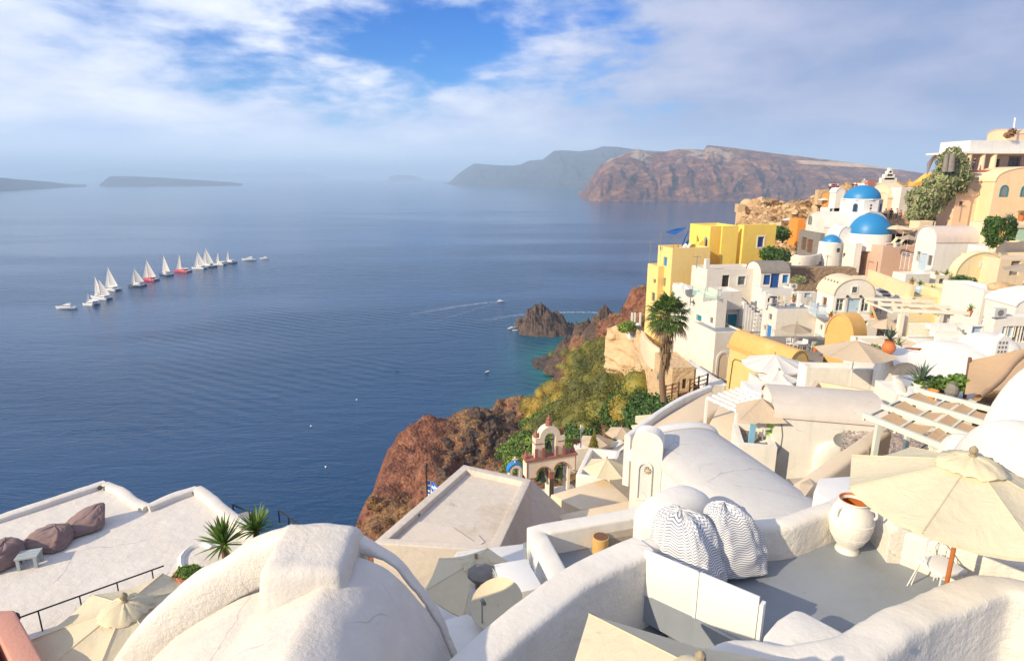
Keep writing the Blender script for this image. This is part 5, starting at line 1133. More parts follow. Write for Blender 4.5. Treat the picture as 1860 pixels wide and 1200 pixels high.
# the big climbing vine
rt = thing('climbing_vine', PY(1690, 395, 85), 'huge grey green vine climbing up beside the mansion', 'climbing plant')
cs = []
for (px, py, r_) in [(1662, 388, 1.3), (1675, 372, 1.7), (1664, 358, 1.4), (1690, 352, 1.9), (1705, 338, 2.0), (1722, 330, 2.1), (1738, 322, 1.9), (1712, 352, 1.6), (1685, 388, 1.4), (1742, 336, 1.4), (1728, 308, 1.5), (1720, 292, 1.3), (1730, 284, 1.4), (1742, 296, 1.3), (1712, 314, 1.3), (1748, 312, 1.2), (1700, 368, 1.3)]:
    p = PY(px, py, 86); cs.append((p.x, p.y, p.z, r_, r_ * .8, r_ * .85))
V, Fq = leafcloud(cs, 11000, .26, RS, stretch=2.4, droop=.5); npmesh('foliage', V, Fq, L_SAGE, rt)
for (px, w_) in ((1727, .55), (1718, .35)): MB().bar(PY(px - 2, 312, 84.4), PY(px + 2, 280, 84.4), w_, 9, w_ * .8).build('stem', GREYST, rt, smooth=50)
mb = MB()
for i in range(9): p = PY(1706 + i * 2, 290, 86); mb.tube(catmull([p, p + Vector((-.8 - .1 * i, 0, .5)), p + Vector((-1.6 - .12 * i, 0, -.6 - .2 * i))], .4), .03, 4)
mb.build('hanging_shoots', BROWNW, rt)
# potted tree right
rt = thing('garden_tree', PY(1815, 445, 62), 'multi stemmed green tree on the white planter wall at the right', 'tree'); b = PY(1813, 448, 62)
cs = []
for (px, py, r_) in [(1800, 418, 1.0), (1808, 408, 1.1), (1820, 415, 1.0), (1832, 405, .9), (1828, 425, .9), (1806, 435, 1.0), (1816, 425, .8), (1797, 403, .6), (1836, 415, .7)]: p = PY(px, py, 62.5); cs.append((p.x, p.y, p.z, r_, r_, r_ * .7))
V, Fq = leafcloud([(a, b_, c, r * .8, r * .8, r * .8) for a, b_, c, r, _, _ in cs], 2600, .2, RS, stretch=2.6); npmesh('crown', V, Fq, L_DARK, rt)
for (px, py) in ((1814, 410), (1821, 408), (1829, 402)): MB().tube(catmull([b, b.lerp(PY(px, py, 62), .5) + Vector((.15, 0, 0)), PY(px, py, 62)], .4), .09, 6).build('trunk', LWOOD, rt)
V, Fc = blades(PY(1831, 400, 61.5), 30, .9, .09, (5, 70)); MB().add(V, Fc).build('rosette', L_AGAVE, rt)
bush('potted_shrub', 'green shrub in a terracotta trough before the yellow vault', PY(1741, 526, 54), 1.15, L_DARK, 1300, .16); b = PY(1737, 532, 53.4)
o = MB().abox(b - UP * .3, 1.3, .5, .55).build('trough', TCOTTA, loc=b); tag(o, 'terracotta trough under the shrub before the yellow vault', 'planter')
b = PY(1718, 500, 60); V, Fc = blades(b, 22, .7, .1, (20, 85)); o = MB().add(V, Fc).build('potted_plant', L_YUC, loc=b); tag(o, 'bright green potted plant on the yellow vault corner', 'plant')
b = PY(1671, 518, 55); V, Fc = blades(b, 20, .6, .1, (20, 85)); o = MB().add(V, Fc).build('potted_plant', L_YUC, loc=b); tag(o, 'small green plant in a pale blue pot on the yellow wall', 'plant')
o = MB().lathe(b - UP * .75, [(.25, 0), (.38, .4), (.35, .7), (.2, .72)], 12).build('pot', LBLUE, loc=b); tag(o, 'pale blue patterned pot on the sloping yellow wall', 'pot')
b = PY(1854, 402, 68); pot(b, .7, 'terracotta flower bowl on the beige block at the right edge', TCOTTA); bush('red_flowers', 'small reddish plant in the terracotta bowl at the right edge', b + UP * .6, .5, L_DRY, 300, .12, cat='plant')
# people
SH = [SHW, SHB, SHR, SHW, BLACK, SHR]
person(PY(1609, 384, 92) - UP * .9, 2.6, 'person in a white top sitting on the wall behind the blue dome', SHW, TRD, sit=True)
person(PY(1627, 398, 90) - UP * .2, .4, 'person in a white shirt and dark shorts walking behind the chapel', SHW, TRD)
person(PY(1634, 401, 89.5) - UP * .2, 1.6, 'person in dark red clothes at the foot of the vine', SHR, TRD)
person(PY(1618, 392, 92) - UP * .6, 2.2, 'person in dark clothes between the two white shirts', BLACK, TRD)
pp = PY(1767, 309, 87.6); person((pp.x, pp.y, zd), .5, 'person in black leaning on the mansion terrace edge', BLACK, TRD)
for k, (px, l) in enumerate([(1507, 'person in white standing left on the ridge ruin'), (1512, 'person in navy second from the left on the ridge ruin'), (1516.5, 'person in dark red in the middle of the ridge ruin group'), (1521, 'person in pale clothes right on the ridge ruin'), (1548, 'dark clothed person on the ridge near the blue dome'), (1554, 'dark red clothed person on the ridge next to the dome cross')]):
    person(PY(px, 348, 110.5) - UP * .1, k * 1.3, l, SH[k], TRD, group='people on the ridge')
person(PY(1590, 566, 57.5) - UP * .3, 1.0, 'person in bright red bending beside the vaulted house', REDP, TRD, sit=True)
b = PY(1592, 575, 55); o = MB().bar(PY(1578, 541, 56), PY(1596, 592, 50), .1, 6).build('leaning_pole', LWOOD, loc=b); tag(o, 'pale wooden pole leaning before the vaulted house', 'pole')
umbrella(PY(1607, 606, 42) - UP * .9, 2.0, 1.15, 'sagging cream parasol at the foot of the leaning pole', CANVB, n=6, tier=False, drop=.5)
# ================================================================== BELL TOWER AND THE LOWER ROOFS
def outline_slab(pts, O, u, nin, th, mat, name, root):
    n = len(pts); f = [O + u * a + UP * b for a, b in pts]; g_ = [p + nin * th for p in f]
    return MB().add(f + g_, [tuple(range(n)), tuple(range(2 * n - 1, n - 1, -1))] + [(i, (i + 1) % n, n + (i + 1) % n, n + i) for i in range(n)]).build(name, mat, root)
az = R(18); u = Vector((math.cos(az), math.sin(az), 0)); v = Vector((-u.y, u.x, 0)); A = PY(957, 839, 44)
bt = thing('bell_tower', A + u * 2.1 - UP * 3, 'white bell tower trimmed in dark red with three bronze bells', 'bell tower')
BW = 4.25; arc = lambda cx, r, z0, a0=180, a1=0, n=10: [(cx + r * math.cos(R(a)), z0 + r * math.sin(R(a))) for a in np.linspace(a0, a1, n)]
O = A - UP * 3.4
body = [(0, 1.9), (.75, 1.9), (.75, 1.9)] + arc(1.4, .55, 2.2) + [(1.95, .0), (2.35, 0)] + arc(2.95, .58, 2.35) + [(3.53, .3), (3.75, .3), (3.75, 2.1), (BW, 2.1), (BW, 3.4), (0, 3.4)]
outline_slab(body, O, u, v, .95, plaster('aged_cream_wall', (0.76, 0.66, 0.54), amt=.5), 'lower_wall', bt)
RT = plaster('dark_red_trim', (0.31, 0.12, 0.085), amt=.5, stain=(.6, .45, .35))
mb = MB().box(O + UP * 3.4 - u * .12 - v * .1, u, v, UP, BW + .24, 1.15, .14).box(O + UP * 1.88 - v * .03, u, v, UP, .78, 1.0, .06).box(O - v * .03 + u * .0 + UP * 1.9, u, v, UP, .07, .1, 1.5).box(O + u * (BW - .07) - v * .03 + UP * 2.1, u, v, UP, .07, .1, 1.3)
mb.box(O + u * 1.93 - v * .02 + UP * 1.6, u, v, UP, .44, .99, .6)
for cx, r, z0 in ((1.4, .57, 2.2), (2.95, .6, 2.35)):
    pts = [O + u * a + UP * b - v * .04 for a, b in arc(cx, r + .02, z0)]; mb.tube(pts, .05, 5)
mb.build('red_trim', RT, bt)
Z2 = 3.54; U0 = .75; up_ = [(U0, Z2), (U0 + .0, Z2 + 1.75), (U0 + .45, Z2 + 1.75)] + arc(U0 + 1.25, .92, Z2 + 1.72, 150, 30, 9) + [(U0 + 2.05, Z2 + 1.75), (U0 + 2.5, Z2 + 1.75), (U0 + 2.5, Z2), (U0 + 1.95, Z2)] + arc(U0 + 1.25, .5, Z2 + 1.5, 0, 180) + [(U0 + .55, Z2)]
up_ = [(U0, Z2), (U0, Z2 + 1.7), (U0 + .38, Z2 + 1.7)] + arc(U0 + 1.25, .87, Z2 + 1.72, 175, 5, 11) + [(U0 + 2.12, Z2 + 1.7), (U0 + 2.5, Z2 + 1.7), (U0 + 2.5, Z2), (U0 + 1.72, Z2)] + arc(U0 + 1.25, .47, Z2 + 1.55, 0, 180) + [(U0 + .78, Z2)]
outline_slab(up_, O + v * .1, u, v, .75, plaster('aged_cream_wall', None), 'upper_arch', bt)
for a in (U0 - .06, U0 + .55, U0 + 1.7, U0 + 2.33): MB().box(O + u * a + UP * Z2 - v * .02, u, v, UP, .22, .12, .85).build('pilaster', RT, bt)
for a in (U0 - .05, U0 + 1.9): MB().box(O + u * a + UP * (Z2 + 1.2) + v * .06, u, v, UP, .66, .85, .06).build('moulding', RT, bt)
for a in (U0 + .15, U0 + 2.35): MB().lathe(O + u * a + UP * (Z2 + 1.7) + v * .45, [(.2, 0), (.24, .1), (.2, .25), (.1, .4), (.02, .65)], 8).build('finial', RT, bt)
MB().lathe(O + u * (U0 + 1.25) + UP * (Z2 + 2.55) + v * .45, [(.3, 0), (.26, .12), (.24, .4), (.16, .5), (.2, .62), (.06, .8), (.02, 1.0)], 8).build('finial', RT, bt)
for a in (.05, BW - .15): MB().lathe(O + u * a + UP * 3.5 + v * .4, [(.2, 0), (.2, .25), (.12, .4), (.03, .75)], 7).build('finial', RT, bt)
MB().box(O + u * 1.96 - v * .01, u, v, UP, .38, .97, 1.6).build('dark_pier', simple('dark_stone', (.07, .055, .05), .9, var=.5), bt)  # near-black stone on the central leg, tone varied by noise
BRONZE = simple('green_bronze', (0.04, 0.055, 0.035), 0.5, 0.4, var=.3)
for cx, z, s in ((1.4, 2.35, 1.15), (2.95, 2.45, 1.15), (U0 + 1.25, Z2 + 1.35, .85)):
    p = O + u * cx + UP * z + v * .4; b_ = MB().lathe(p - UP * .85 * s, [(.36 * s, 0), (.3 * s, .1 * s), (.22 * s, .4 * s), (.19 * s, .6 * s), (.1 * s, .72 * s), (.02, .75 * s)], 18, cap=False).build('bell', BRONZE, bt, smooth=50)
    MB().bar(p - UP * .9 * s, p - UP * .35 * s, .03 * s, 5).build('clapper', IRON, b_); MB().bar(p - u * .5, p + u * .5, .05, 6).build('bell_beam', BROWNW, bt)
MB().box(O + UP * -2.5 - u * .3 - v * .2, u, v, UP, BW + .6, 1.6, 2.5).build('base', WHITE_D, bt)
# little blue dome with cross left of the tower
q = PY(937, 858, 45); rt = thing('small_blue_belfry', q, 'tiny blue topped arch with a white cross left of the bell tower', 'belfry')
outline_slab([(-.55, -1), (-.55, .1)] + arc(0, .55, .1, 175, 5, 9) + [(.55, .1), (.55, -1), (.3, -1)] + arc(0, .3, .1, 0, 180) + [(-.3, -1)], q, u, v, .5, WHITE_D, 'arch', rt)
outline_slab(arc(0, .68, .12, 180, 0, 10) + arc(0, .57, .12, 0, 180, 10), q - v * .02, u, v, .56, BRIGHTB, 'blue_band', rt)
MB().box(q + UP * .75 - u * .05 + v * .2, u, v, UP, .1, .1, .55).box(q + UP * 1.02 - u * .2 + v * .2, u, v, UP, .4, .1, .1).build('cross', WHITE, rt); MB().abox(q - UP * 3 + v * .3, 1.6, 1.2, 2.0, az).build('base', WHITE_D, rt)

def polyblock(name, label, pxs, z, hgt, mat, cat='roof', roofmat=None, parapet=0.0, pt=.3, bevel=.05, root=None):
    P = [PZ(x, y, z) for x, y in pxs]; n = len(P); c = sum(P, Vector()) / n; area = sum(P[i].x * P[(i + 1) % n].y - P[(i + 1) % n].x * P[i].y for i in range(n))
    if area < 0: P = P[::-1]
    rt = root or thing(name, Vector((c.x, c.y, z - hgt)), label, cat)
    if parapet:
        inn = []
        for i in range(n):
            a, b, d = P[i - 1], P[i], P[(i + 1) % n]; e1 = (b - a).normalized(); e2 = (d - b).normalized(); n1 = Vector((-e1.y, e1.x, 0)); n2 = Vector((-e2.y, e2.x, 0)); m_ = (n1 + n2); m_ = m_ / max(.3, m_.dot(n1)); inn.append(b + m_ * pt)
        mb = MB(); V = [p - UP * hgt for p in P] + P + inn + [p - UP * parapet for p in inn]
        mb.add(V, [(i, (i + 1) % n, n + (i + 1) % n, n + i) for i in range(n)] + [(n + i, n + (i + 1) % n, 2 * n + (i + 1) % n, 2 * n + i) for i in range(n)] + [(2 * n + i, 2 * n + (i + 1) % n, 3 * n + (i + 1) % n, 3 * n + i) for i in range(n)] + [tuple(range(n))[::-1]])
        mb.build('wall', mat, rt, smooth=35, bevel=bevel, seg=3)
        MB().add([p - UP * (parapet - .004) for p in inn], [tuple(range(n))]).build('roof_surface', roofmat or mat, rt)
    else:
        MB().add([p - UP * hgt for p in P] + P, [tuple(range(n))[::-1], tuple(range(n, 2 * n))] + [(i, (i + 1) % n, n + (i + 1) % n, n + i) for i in range(n)]).build('wall', mat, rt, smooth=35, bevel=bevel, seg=3)
    return rt
# --- large flat roofed house in the middle
FH = polyblock('flat_roofed_house', 'large weathered flat roofed house sloping down to the ravine in the middle', [(676, 986), (842, 843), (966, 870), (905, 1000)], 65.5, 6.5, ROOFC, 'house', roofmat=ROOFC, parapet=.28, pt=.42)
P = [PZ(x, y, 65.5) for x, y in ((966, 872), (905, 1000))]; q1, q2 = PZ(1035, 935, 63.2), PZ(965, 1020, 63.2)
mb = MB().add([P[0], P[1], q2, q1, P[0] - UP * 6, P[1] - UP * 6, q2 - UP * 4, q1 - UP * 4], [(0, 1, 2, 3), (0, 3, 7, 4), (1, 5, 6, 2), (2, 6, 7, 3)]); mb.build('side_slope', ROOFC, FH)
mb = MB(); zr = 65.5 - .27; pa = [PZ(x, y, zr) for x, y in ((760, 948), (822, 958), (862, 985), (868, 972), (880, 985), (845, 1003), (720, 986))]
mb.add(pa + [p + UP * .035 for p in pa], [tuple(range(7, 14))] + [(i, (i + 1) % 7, 7 + (i + 1) % 7, 7 + i) for i in range(7)]); mb.build('repair_patch', plaster('patched_roof_plaster', (0.66, 0.58, 0.49), amt=.4), FH)
MB().bar(PZ(759, 936, zr + .1), PZ(761, 933, zr + .1), .07, 8).build('drain', DARKIN, FH)
# Greek flag behind it
q = PZ(776, 898, 64.5); rt = thing('greek_flag', q, 'blue and white striped flag with a cross on a short pole behind the flat roof', 'flag')
MB().bar(q - UP * 4, q + UP * 1.6, .035, 6).build('pole', IRON, rt); MB().lathe(q + UP * 1.6, [(.02, 0), (.09, .06), (.02, .15)], 8).build('lamp_knob', IRON, rt)
def fl(a, b): return q + UP * (.75 - .95 * b - .45 * a * a - .2 * a) + Vector((a * .95, .12 * math.sin(a * 7 + b * 2), 0))
FB = simple('flag_blue', (0.01, 0.13, 0.55), .7); FW = simple('flag_white', (0.75, 0.75, 0.76), .7)
mb = MB(); mb.use(FB); mb.use(FW); N = 18
for i in range(N):
    for j in range(9):
        a0, a1, b0, b1 = i / N, (i + 1) / N, j / 9, (j + 1) / 9
        wht = (j % 2 == 1)
        if i < 7 and j < 5: wht = (j == 2) or (i == 3)
        mb.use(FW if wht else FB); mb.quad(fl(a0, b0), fl(a1, b0), fl(a1, b1), fl(a0, b1))
mb.build('cloth', None, rt, smooth=60)
# --- roofs round the bell tower
polyblock('white_parapet_house', 'white roof with high parapet right of the bell tower', [(1046, 862), (1070, 812), (1128, 818), (1108, 872)], 58.6, 4, WHITE, 'house', roofmat=VAULTG, parapet=.7, pt=.35)
polyblock('beige_lower_roof', 'plain beige roof between the bell tower and the tall white wall', [(1000, 898), (1100, 868), (1142, 905), (1142, 918), (1055, 925)], 61.5, 4, CREAM, 'roof', roofmat=ROOFC)
polyblock('beige_lower_roof', 'narrow beige ledge roof just above the white stepped wall', [(1010, 935), (1145, 908), (1145, 928), (1030, 950)], 63.5, 5, CREAM, 'roof', roofmat=ROOFC)
polyblock('grey_gravel_roof', 'small grey gravel roof beside the tall white wall', [(1105, 850), (1135, 815), (1160, 822), (1150, 862)], 59.5, 4, GREYST, 'roof')
polyblock('white_low_wall', 'low white terrace wall under the garden parasols', [(1030, 818), (1050, 800), (1165, 800), (1160, 812), (1075, 812)], 56.2, 3, WHITE, 'wall')
umbrella(PZ(1100, 890, 60.5), 2.2, 1.55, 'cream parasol squeezed between bell tower and tall white wall', CANVAS, n=6, tier=False, drop=.65)
umbrella(PY(1082, 812, 50) - UP * 1, 2.1, 1.6, 'grey white parasol left of the yellow cypress in the garden', CANVB, n=6, tier=False, drop=.5, rot=.2)
umbrella(PY(1128, 800, 50) - UP * .9, 2.2, 1.5, 'beige parasol at the right end of the garden wall', CANVB, n=6, tier=False, drop=.55)
umbrella(PY(1180, 775, 47) - UP * .9, 2.0, 1.4, 'cream parasol tucked under the long beige roof', CANVAS, n=6, tier=False, drop=.5, rot=.3)
umbrella(PY(1172, 790, 45) - UP * .7, 1.8, 1.2, 'cream parasol lowest beside the long beige roof', CANVAS, n=6, tier=False, drop=.5, rot=.6)
rt = thing('small_cypress', PY(1078, 813, 46), 'small yellow green conical cypress in the garden', 'tree'); b = PY(1078, 813, 46)
cs = [(b.x, b.y, b.z + .15 + k * .2, .42 * (1 - k / 8), .42 * (1 - k / 8), .22) for k in range(8)]; V, Fq = leafcloud(cs, 1500, .08, RS); npmesh('crown', V, Fq, L_OLIVE, rt); MB().bar(b - UP * .3, b + UP * .6, .04, 5).build('trunk', BROWNW, rt)
rt = thing('white_lamp_pole', PY(1055, 808, 47), 'slim white pole standing behind the bell tower', 'pole'); MB().bar(PY(1055, 812, 47), PY(1055, 771, 47), .06, 6).build('pole', WPAINT, rt); MB().abox(PY(1057.5, 784, 47), .12, .12, .5).build('lamp', WPAINT, rt)
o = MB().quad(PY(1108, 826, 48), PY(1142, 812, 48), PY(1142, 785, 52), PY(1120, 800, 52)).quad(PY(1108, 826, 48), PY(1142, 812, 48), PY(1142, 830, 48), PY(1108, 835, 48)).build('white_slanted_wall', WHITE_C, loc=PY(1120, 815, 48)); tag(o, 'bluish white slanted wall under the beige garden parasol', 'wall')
bush('flowering_plant', 'reddish potted plant between bell tower and pole', PY(1047, 808, 46.5), .5, L_DRY, 400, .1, cat='plant')

# --- long beige roof, tall wall, near vault
polyblock('long_beige_roof', 'long beige barrel roof running up towards the cliff houses', [(1150, 812), (1180, 770), (1292, 704), (1322, 735), (1262, 775), (1215, 822)], 66.6, 4, CREAM, 'roof', roofmat=ROOFC, bevel=.3)
sweepwall([tuple(PZ(x, y, 66.9)) for x, y in ((1140, 790), (1172, 765), (1215, 735), (1250, 716), (1290, 700))], .35, 64, WHITE_C, 'roof_edge_wall', loc=PZ(1215, 735, 66.9)); tag(COL.objects['roof_edge_wall'], 'pale parapet wall along the left edge of the long beige roof', 'wall')
tw = bld('tall_white_wall', 'tall white round topped wall with a rosette vent in its niche', (1148, 806), 17.0, -20, 1204, ('m', .55), 960, WHITE, top='none', rise=.42, down=4, cat='wall', pw=2.2)
A3, u2, v2, W, D, H = BOX['tall white round topped wall with a rosette vent in its niche']
tpz = [(0, 0)] + [(s_, z_) for s_, z_ in arch_pts(W, .45, pw=2.4)][1:-1] + [(W, 0)]; cp_ = outline_slab(tpz, A3, u2, v2, D, WHITE, 'rounded_top', tw)
p = hit_plane(1154, 905, A3, v2); q = hit_plane(1186, 838, A3, v2); archwin(tw, p, u2, -v2, (q - p).dot(u2), (q - p).z, WHITE, WHITE_C, name='niche', t=.06)
c_ = hit_plane(1176, 854, A3 - v2 * .07, v2)
mb = MB().bar(c_ + v2 * .05, c_ - v2 * .02, .1, 16); mb.build('vent_rosette', GREYST, tw)
mb = MB()
for k in range(8): a = k * math.pi / 4; mb.bar(c_ - v2 * .03, c_ - v2 * .03 + (u2 * math.cos(a) + UP * math.sin(a)) * .1, .012, 4)
mb.build('rosette_spokes', CREAM, tw)
_a = PY(1276, 915, 14.6) - Vector((-.267, .964, 0)) * 2.4; _p = proj(_a); nv = bld('near_barrel_vault', 'big grey topped barrel vault with a white rim in the centre right', _p, _a.y, 15.5, ('m', 2.75), ('m', 6.0), ('m', 2), WHITE, top='vv', rise=.46, roof=VAULTG, down=3, cat='vault', pw=2.2)
A3, u3, v3, W, D, H = BOX['big grey topped barrel vault with a white rim in the centre right']
pts = [A3 + v3 * (D + .02) + u3 * s + UP * (z + .02) for s, z in [(-.35, -.4), (-.15, -.1)] + [(s, z + .1) for s, z in arch_pts(W, .46, pw=2.2)][1:-1] + [(W + .15, -.1), (W + .3, -.35)]]
V = []; cr_ = catmull(pts, .15)
for k, p in enumerate(cr_):
    d = (cr_[min(k + 1, len(cr_) - 1)] - cr_[max(k - 1, 0)]).normalized(); nn = d.cross(v3).normalized(); nn = nn if nn.z > 0 else -nn
    for i in range(10): a = 2 * math.pi * i / 10; V.append(p + v3 * math.cos(a) * .2 + nn * math.sin(a) * .1)
MB().add(V, [(k * 10 + i, k * 10 + (i + 1) % 10, (k + 1) * 10 + (i + 1) % 10, (k + 1) * 10 + i) for k in range(len(cr_) - 1) for i in range(10)]).build('rim', WHITE_C, nv, smooth=60)
shell('white_side_hump', 'low smooth white hump leaning on the left of the big barrel vault', 1226, 897, 12.9, 1.1, .6, .5, R(38), WHITE, e=2.8, zb=-3)

# --- vaulted house in the middle distance with dish
mv = bld('long_vault_house', 'long white house under a beige barrel roof with a satellite dish', (1410, 757), 24.5, -13, 1612, ('m', 3.4), 880, WHITE, top='vu', rise=.62, roof=plaster('beige_grey_roof', (0.60, 0.54, 0.47), amt=.3), down=3)
A3, u4, v4, W, D, H = BOX['long white house under a beige barrel roof with a satellite dish']
def dish(c, r, label, aim, mat=CREAM, arm=True, e=.85):
    c = Vector(c); rt = thing('satellite_dish', c, label, 'satellite dish'); aim = Vector(aim).normalized(); Q = aim.to_track_quat('Z', 'Y'); mb = MB(); V = []
    rg = [(.01, 0), (r * .5, r * .06), (r * .85, r * .17), (r, r * .24), (r * 1.01, r * .2), (r * .5, r * .02), (.01, -.03)]
    for (a, b) in rg:
        for i in range(28): t_ = 2 * math.pi * i / 28; V.append(c + Q @ Vector((math.cos(t_) * a, math.sin(t_) * a * e, b)))
    mb.add(V, [(k * 28 + i, k * 28 + (i + 1) % 28, (k + 1) * 28 + (i + 1) % 28, (k + 1) * 28 + i) for k in range(len(rg) - 1) for i in range(28)]); mb.build('reflector', mat, rt, smooth=60)
    f_ = c + Q @ Vector((0, -r * .35, r * .95)); MB().bar(c + Q @ Vector((0, -r * .8, r * .15)), f_, .015, 5).build('arm', STEEL, rt); MB().bar(f_, f_ - aim * .12, .035, 8).build('receiver', GREYWIN, rt)
    MB().bar(c - aim * .04, c - aim * .15 - UP * r * 1.2, .03, 6).build('bracket', STEEL, rt); return rt
dish(hit_plane(1531, 800, A3 - v4 * .45, v4), .36, 'small grey dish fixed to the long vault house wall', (-.35, -.7, .55), GREYWIN)
MB().tube([hit_plane(x, y, A3 - v4 * .03, v4) for x, y in ((1418, 757), (1421, 790), (1418, 812), (1411, 825), (1396, 835))], .018, 4).build('cable', GREYWIN, mv)
o = MB().box(hit_plane(1352, 852, A3 - v4 * .3 - u4 * 1.2, v4), u4, v4, UP, .9, .5, .95).build('meter_box', WHITE, mv)
hump = shell('white_relief_arch', 'small shallow white relief arch on the wall under the dish', 1522, 800, 24.0, .95, .35, .95, 0, WHITE)  # rounded bulge standing for a shallow relief arch in the wall
bld('patio_block', 'white patio block carrying a small table and the cream square parasol', (1343, 806), 24.2, -13, 1412, ('m', 2.4), 880, WHITE, roof=GREYST, cat='terrace', down=3, par=.25); ztb = PY(1343, 806, 24.2).z - .25
polyblock('sandy_patio', 'sandy patio floor under the white lattice pergola', [(1285, 775), (1330, 835), (1420, 800), (1395, 735), (1310, 730)], PY(1340, 805, 25).z - .9, 3, CREAM, 'terrace', roofmat=PALEY)
umbrella(PZ(1376, 797, ztb), 1.95, 1.35, 'cream square parasol beside the white lattice pergola', CANVB, n=4, tier=False, drop=.7, rot=.55)
table(PZ(1384, 800, ztb), .35, .7, 'round white table under the cream square parasol', WPAINT)
q = PZ(1364, 806, ztb); o = MB().add([q + Vector(p) for p in ((-.12, 0, 0), (.12, 0, -.05), (.16, 0, .9), (-.1, 0, .95), (-.12, .06, 0), (.12, .06, -.05), (.16, .06, .9), (-.1, .06, .95))], [(0, 1, 2, 3), (4, 5, 6, 7), (0, 3, 7, 4), (1, 2, 6, 5), (2, 3, 7, 6)]).build('hanging_towel', simple('light_blue_cloth', (0.22, 0.48, 0.68), .8), loc=q); tag(o, 'light blue towel hanging by the round white table', 'towel')
q = PZ(1402, 800, ztb); chair(q, 2, 'lime green chair beside the round white table', simple('lime_paint', (.3, .6, .05), .5), s=.9)
bld('white_steps_house', 'bright white curved house left of the tall parasol behind the pergola', (1375, 722), 33, -3, 1470, ('m', 3), 760, WHITE, roof=WHITE, cat='house', down=3, par=.05)
# open patio with the tall parasol
polyblock('walled_patio', 'walled sandy patio with white wire furniture behind the long vault house', [(1455, 722), (1480, 690), (1625, 716), (1625, 738), (1500, 745)], PY(1480, 690, 30).z, 2.5, CREAM, 'terrace', roofmat=LWOOD, parapet=.8, pt=.25)
for k, (px, py, l) in enumerate([(1592, 728, 'cream wire chair right of the tall parasol'), (1604, 731, 'second cream wire chair at the patio edge by the pergola'), (1530, 733, 'low grey cushion chair beneath the tall parasol')]): chair(PY(px, py, 28.5) - UP * .5, k * .8, l, WPAINT if k < 2 else GREYWIN, s=1.0)
# --- pebble terrace, sloping wall, blocks
zt_ = 69.8
polyblock('pebble_terrace', 'grey pebble paved terrace below the sage pergola', [(1520, 875), (1600, 775), (1760, 790), (1745, 880), (1620, 900)], zt_, 3, GREYST, 'terrace')
polyblock('sloping_wall', 'long beige wall slanting from the barrel vault up to the pergola', [(1384, 915), (1598, 768), (1622, 782), (1452, 905)], 71.85, 4, CREAM, 'wall', roofmat=ROOFC, bevel=.12)
# pebbles set in the terrace
mb = MB(); rr = random.Random(4)
for _ in range(1500):
    p = PZ(rr.uniform(1530, 1745), rr.uniform(782, 872), zt_); a = rr.uniform(0, 3.14); L1, L2 = rr.uniform(.05, .13), rr.uniform(.03, .07)
    e1 = Vector((math.cos(a), math.sin(a), 0)) * L1; e2 = Vector((-math.sin(a), math.cos(a), 0)) * L2; t0 = p + UP * .022
    mb.add([p + e1, p + e2, p - e1, p - e2, t0 + e1 * .6, t0 + e2 * .6, t0 - e1 * .6, t0 - e2 * .6], [(4, 5, 6, 7), (0, 1, 5, 4), (1, 2, 6, 5), (2, 3, 7, 6), (3, 0, 4, 7)])
pbt = [o for o in COL.objects if o.name == 'pebble_terrace'][0]; o = mb.build('pebbles', simple('pebble_stone', (0.36, 0.28, 0.24), .8, var=.45, vs=9), pbt); o['kind'] = 'stuff'
rt = thing('glass_screen', PZ(1650, 860, zt_), 'pale green glass screen on the pebble terrace', 'glass screen'); a_, b_ = PZ(1646, 872, zt_), PZ(1696, 838, zt_); d_ = (b_ - a_).normalized()
MB().box(a_, d_, Vector((-d_.y, d_.x, 0)), UP, (b_ - a_).length, .03, .95).build('pane', GLASS, rt); MB().bar(a_ + UP * .97, b_ + UP * .97, .02, 5).bar(a_, b_, .02, 5).build('frame', IRON, rt)
a_, b_ = PZ(1700, 835, zt_), PZ(1738, 842, zt_); d_ = (b_ - a_).normalized(); MB().box(a_, d_, Vector((-d_.y, d_.x, 0)), UP, (b_ - a_).length, .03, .95).build('pane', GLASS, rt)
polyblock('white_roof_block', 'white box roof in front of the slanting beige wall', [(1478, 893), (1488, 868), (1570, 862), (1588, 892), (1520, 915)], 73.0, 3, WHITE_C, 'roof', bevel=.03)
rt = thing('cloth_awning', PY(1420, 890, 15), 'pale triangular cloth awning hanging over the vault end', 'awning'); MB().quad(PY(1395, 872, 16.5), PY(1470, 866, 15.5), PY(1478, 880, 14.5)).quad(PY(1395, 872, 16.5), PY(1478, 880, 14.5), PY(1452, 915, 14)).build('cloth', CANVB, rt)
# plant bed right of the patio
for (px, py, l, n, s) in ((1672, 700, 'spiky blue agave in a white pot behind the pergola', 26, .95),): 
    b = PY(px, py, 24); V, Fc = blades(b + UP * .1, n, s, .09, (15, 80)); o = MB().add(V, Fc).build('agave', L_AGAVE, loc=b); tag(o, l, 'plant'); pot(b - UP * .45, .55, 'round white pot holding the blue agave', WHITE)
bush('leafy_plants', 'green succulent plants in a row behind the sage pergola', PY(1712, 706, 23.8) - UP * .2, .95, L_GREEN, 900, .13, cat='plant', squash=.5); bush('leafy_plants', 'taller leafy succulent next to the shade sail post', PY(1736, 702, 23.5) - UP * .2, .6, L_YUC, 500, .14, cat='plant')
b = PY(1693, 716, 23); pot(b - UP * .2, .38, 'tipped orange clay pot among the succulents', ORANGE)
b = PY(1730, 705, 23.2); o = MB().lathe(b - UP * .4, [(.15, 0), (.26, .25), (.24, .45), (.13, .6), (.16, .65)], 14).build('stone_urn', GREYST, loc=b); tag(o, 'grey stone urn among the succulents', 'urn')
polyblock('planting_ledge', 'white ledge carrying the potted succulents behind the pergola', [(1645, 722), (1650, 700), (1770, 705), (1775, 728)], PY(1700, 712, 23.6).z - .3, 2.5, WHITE, 'wall')
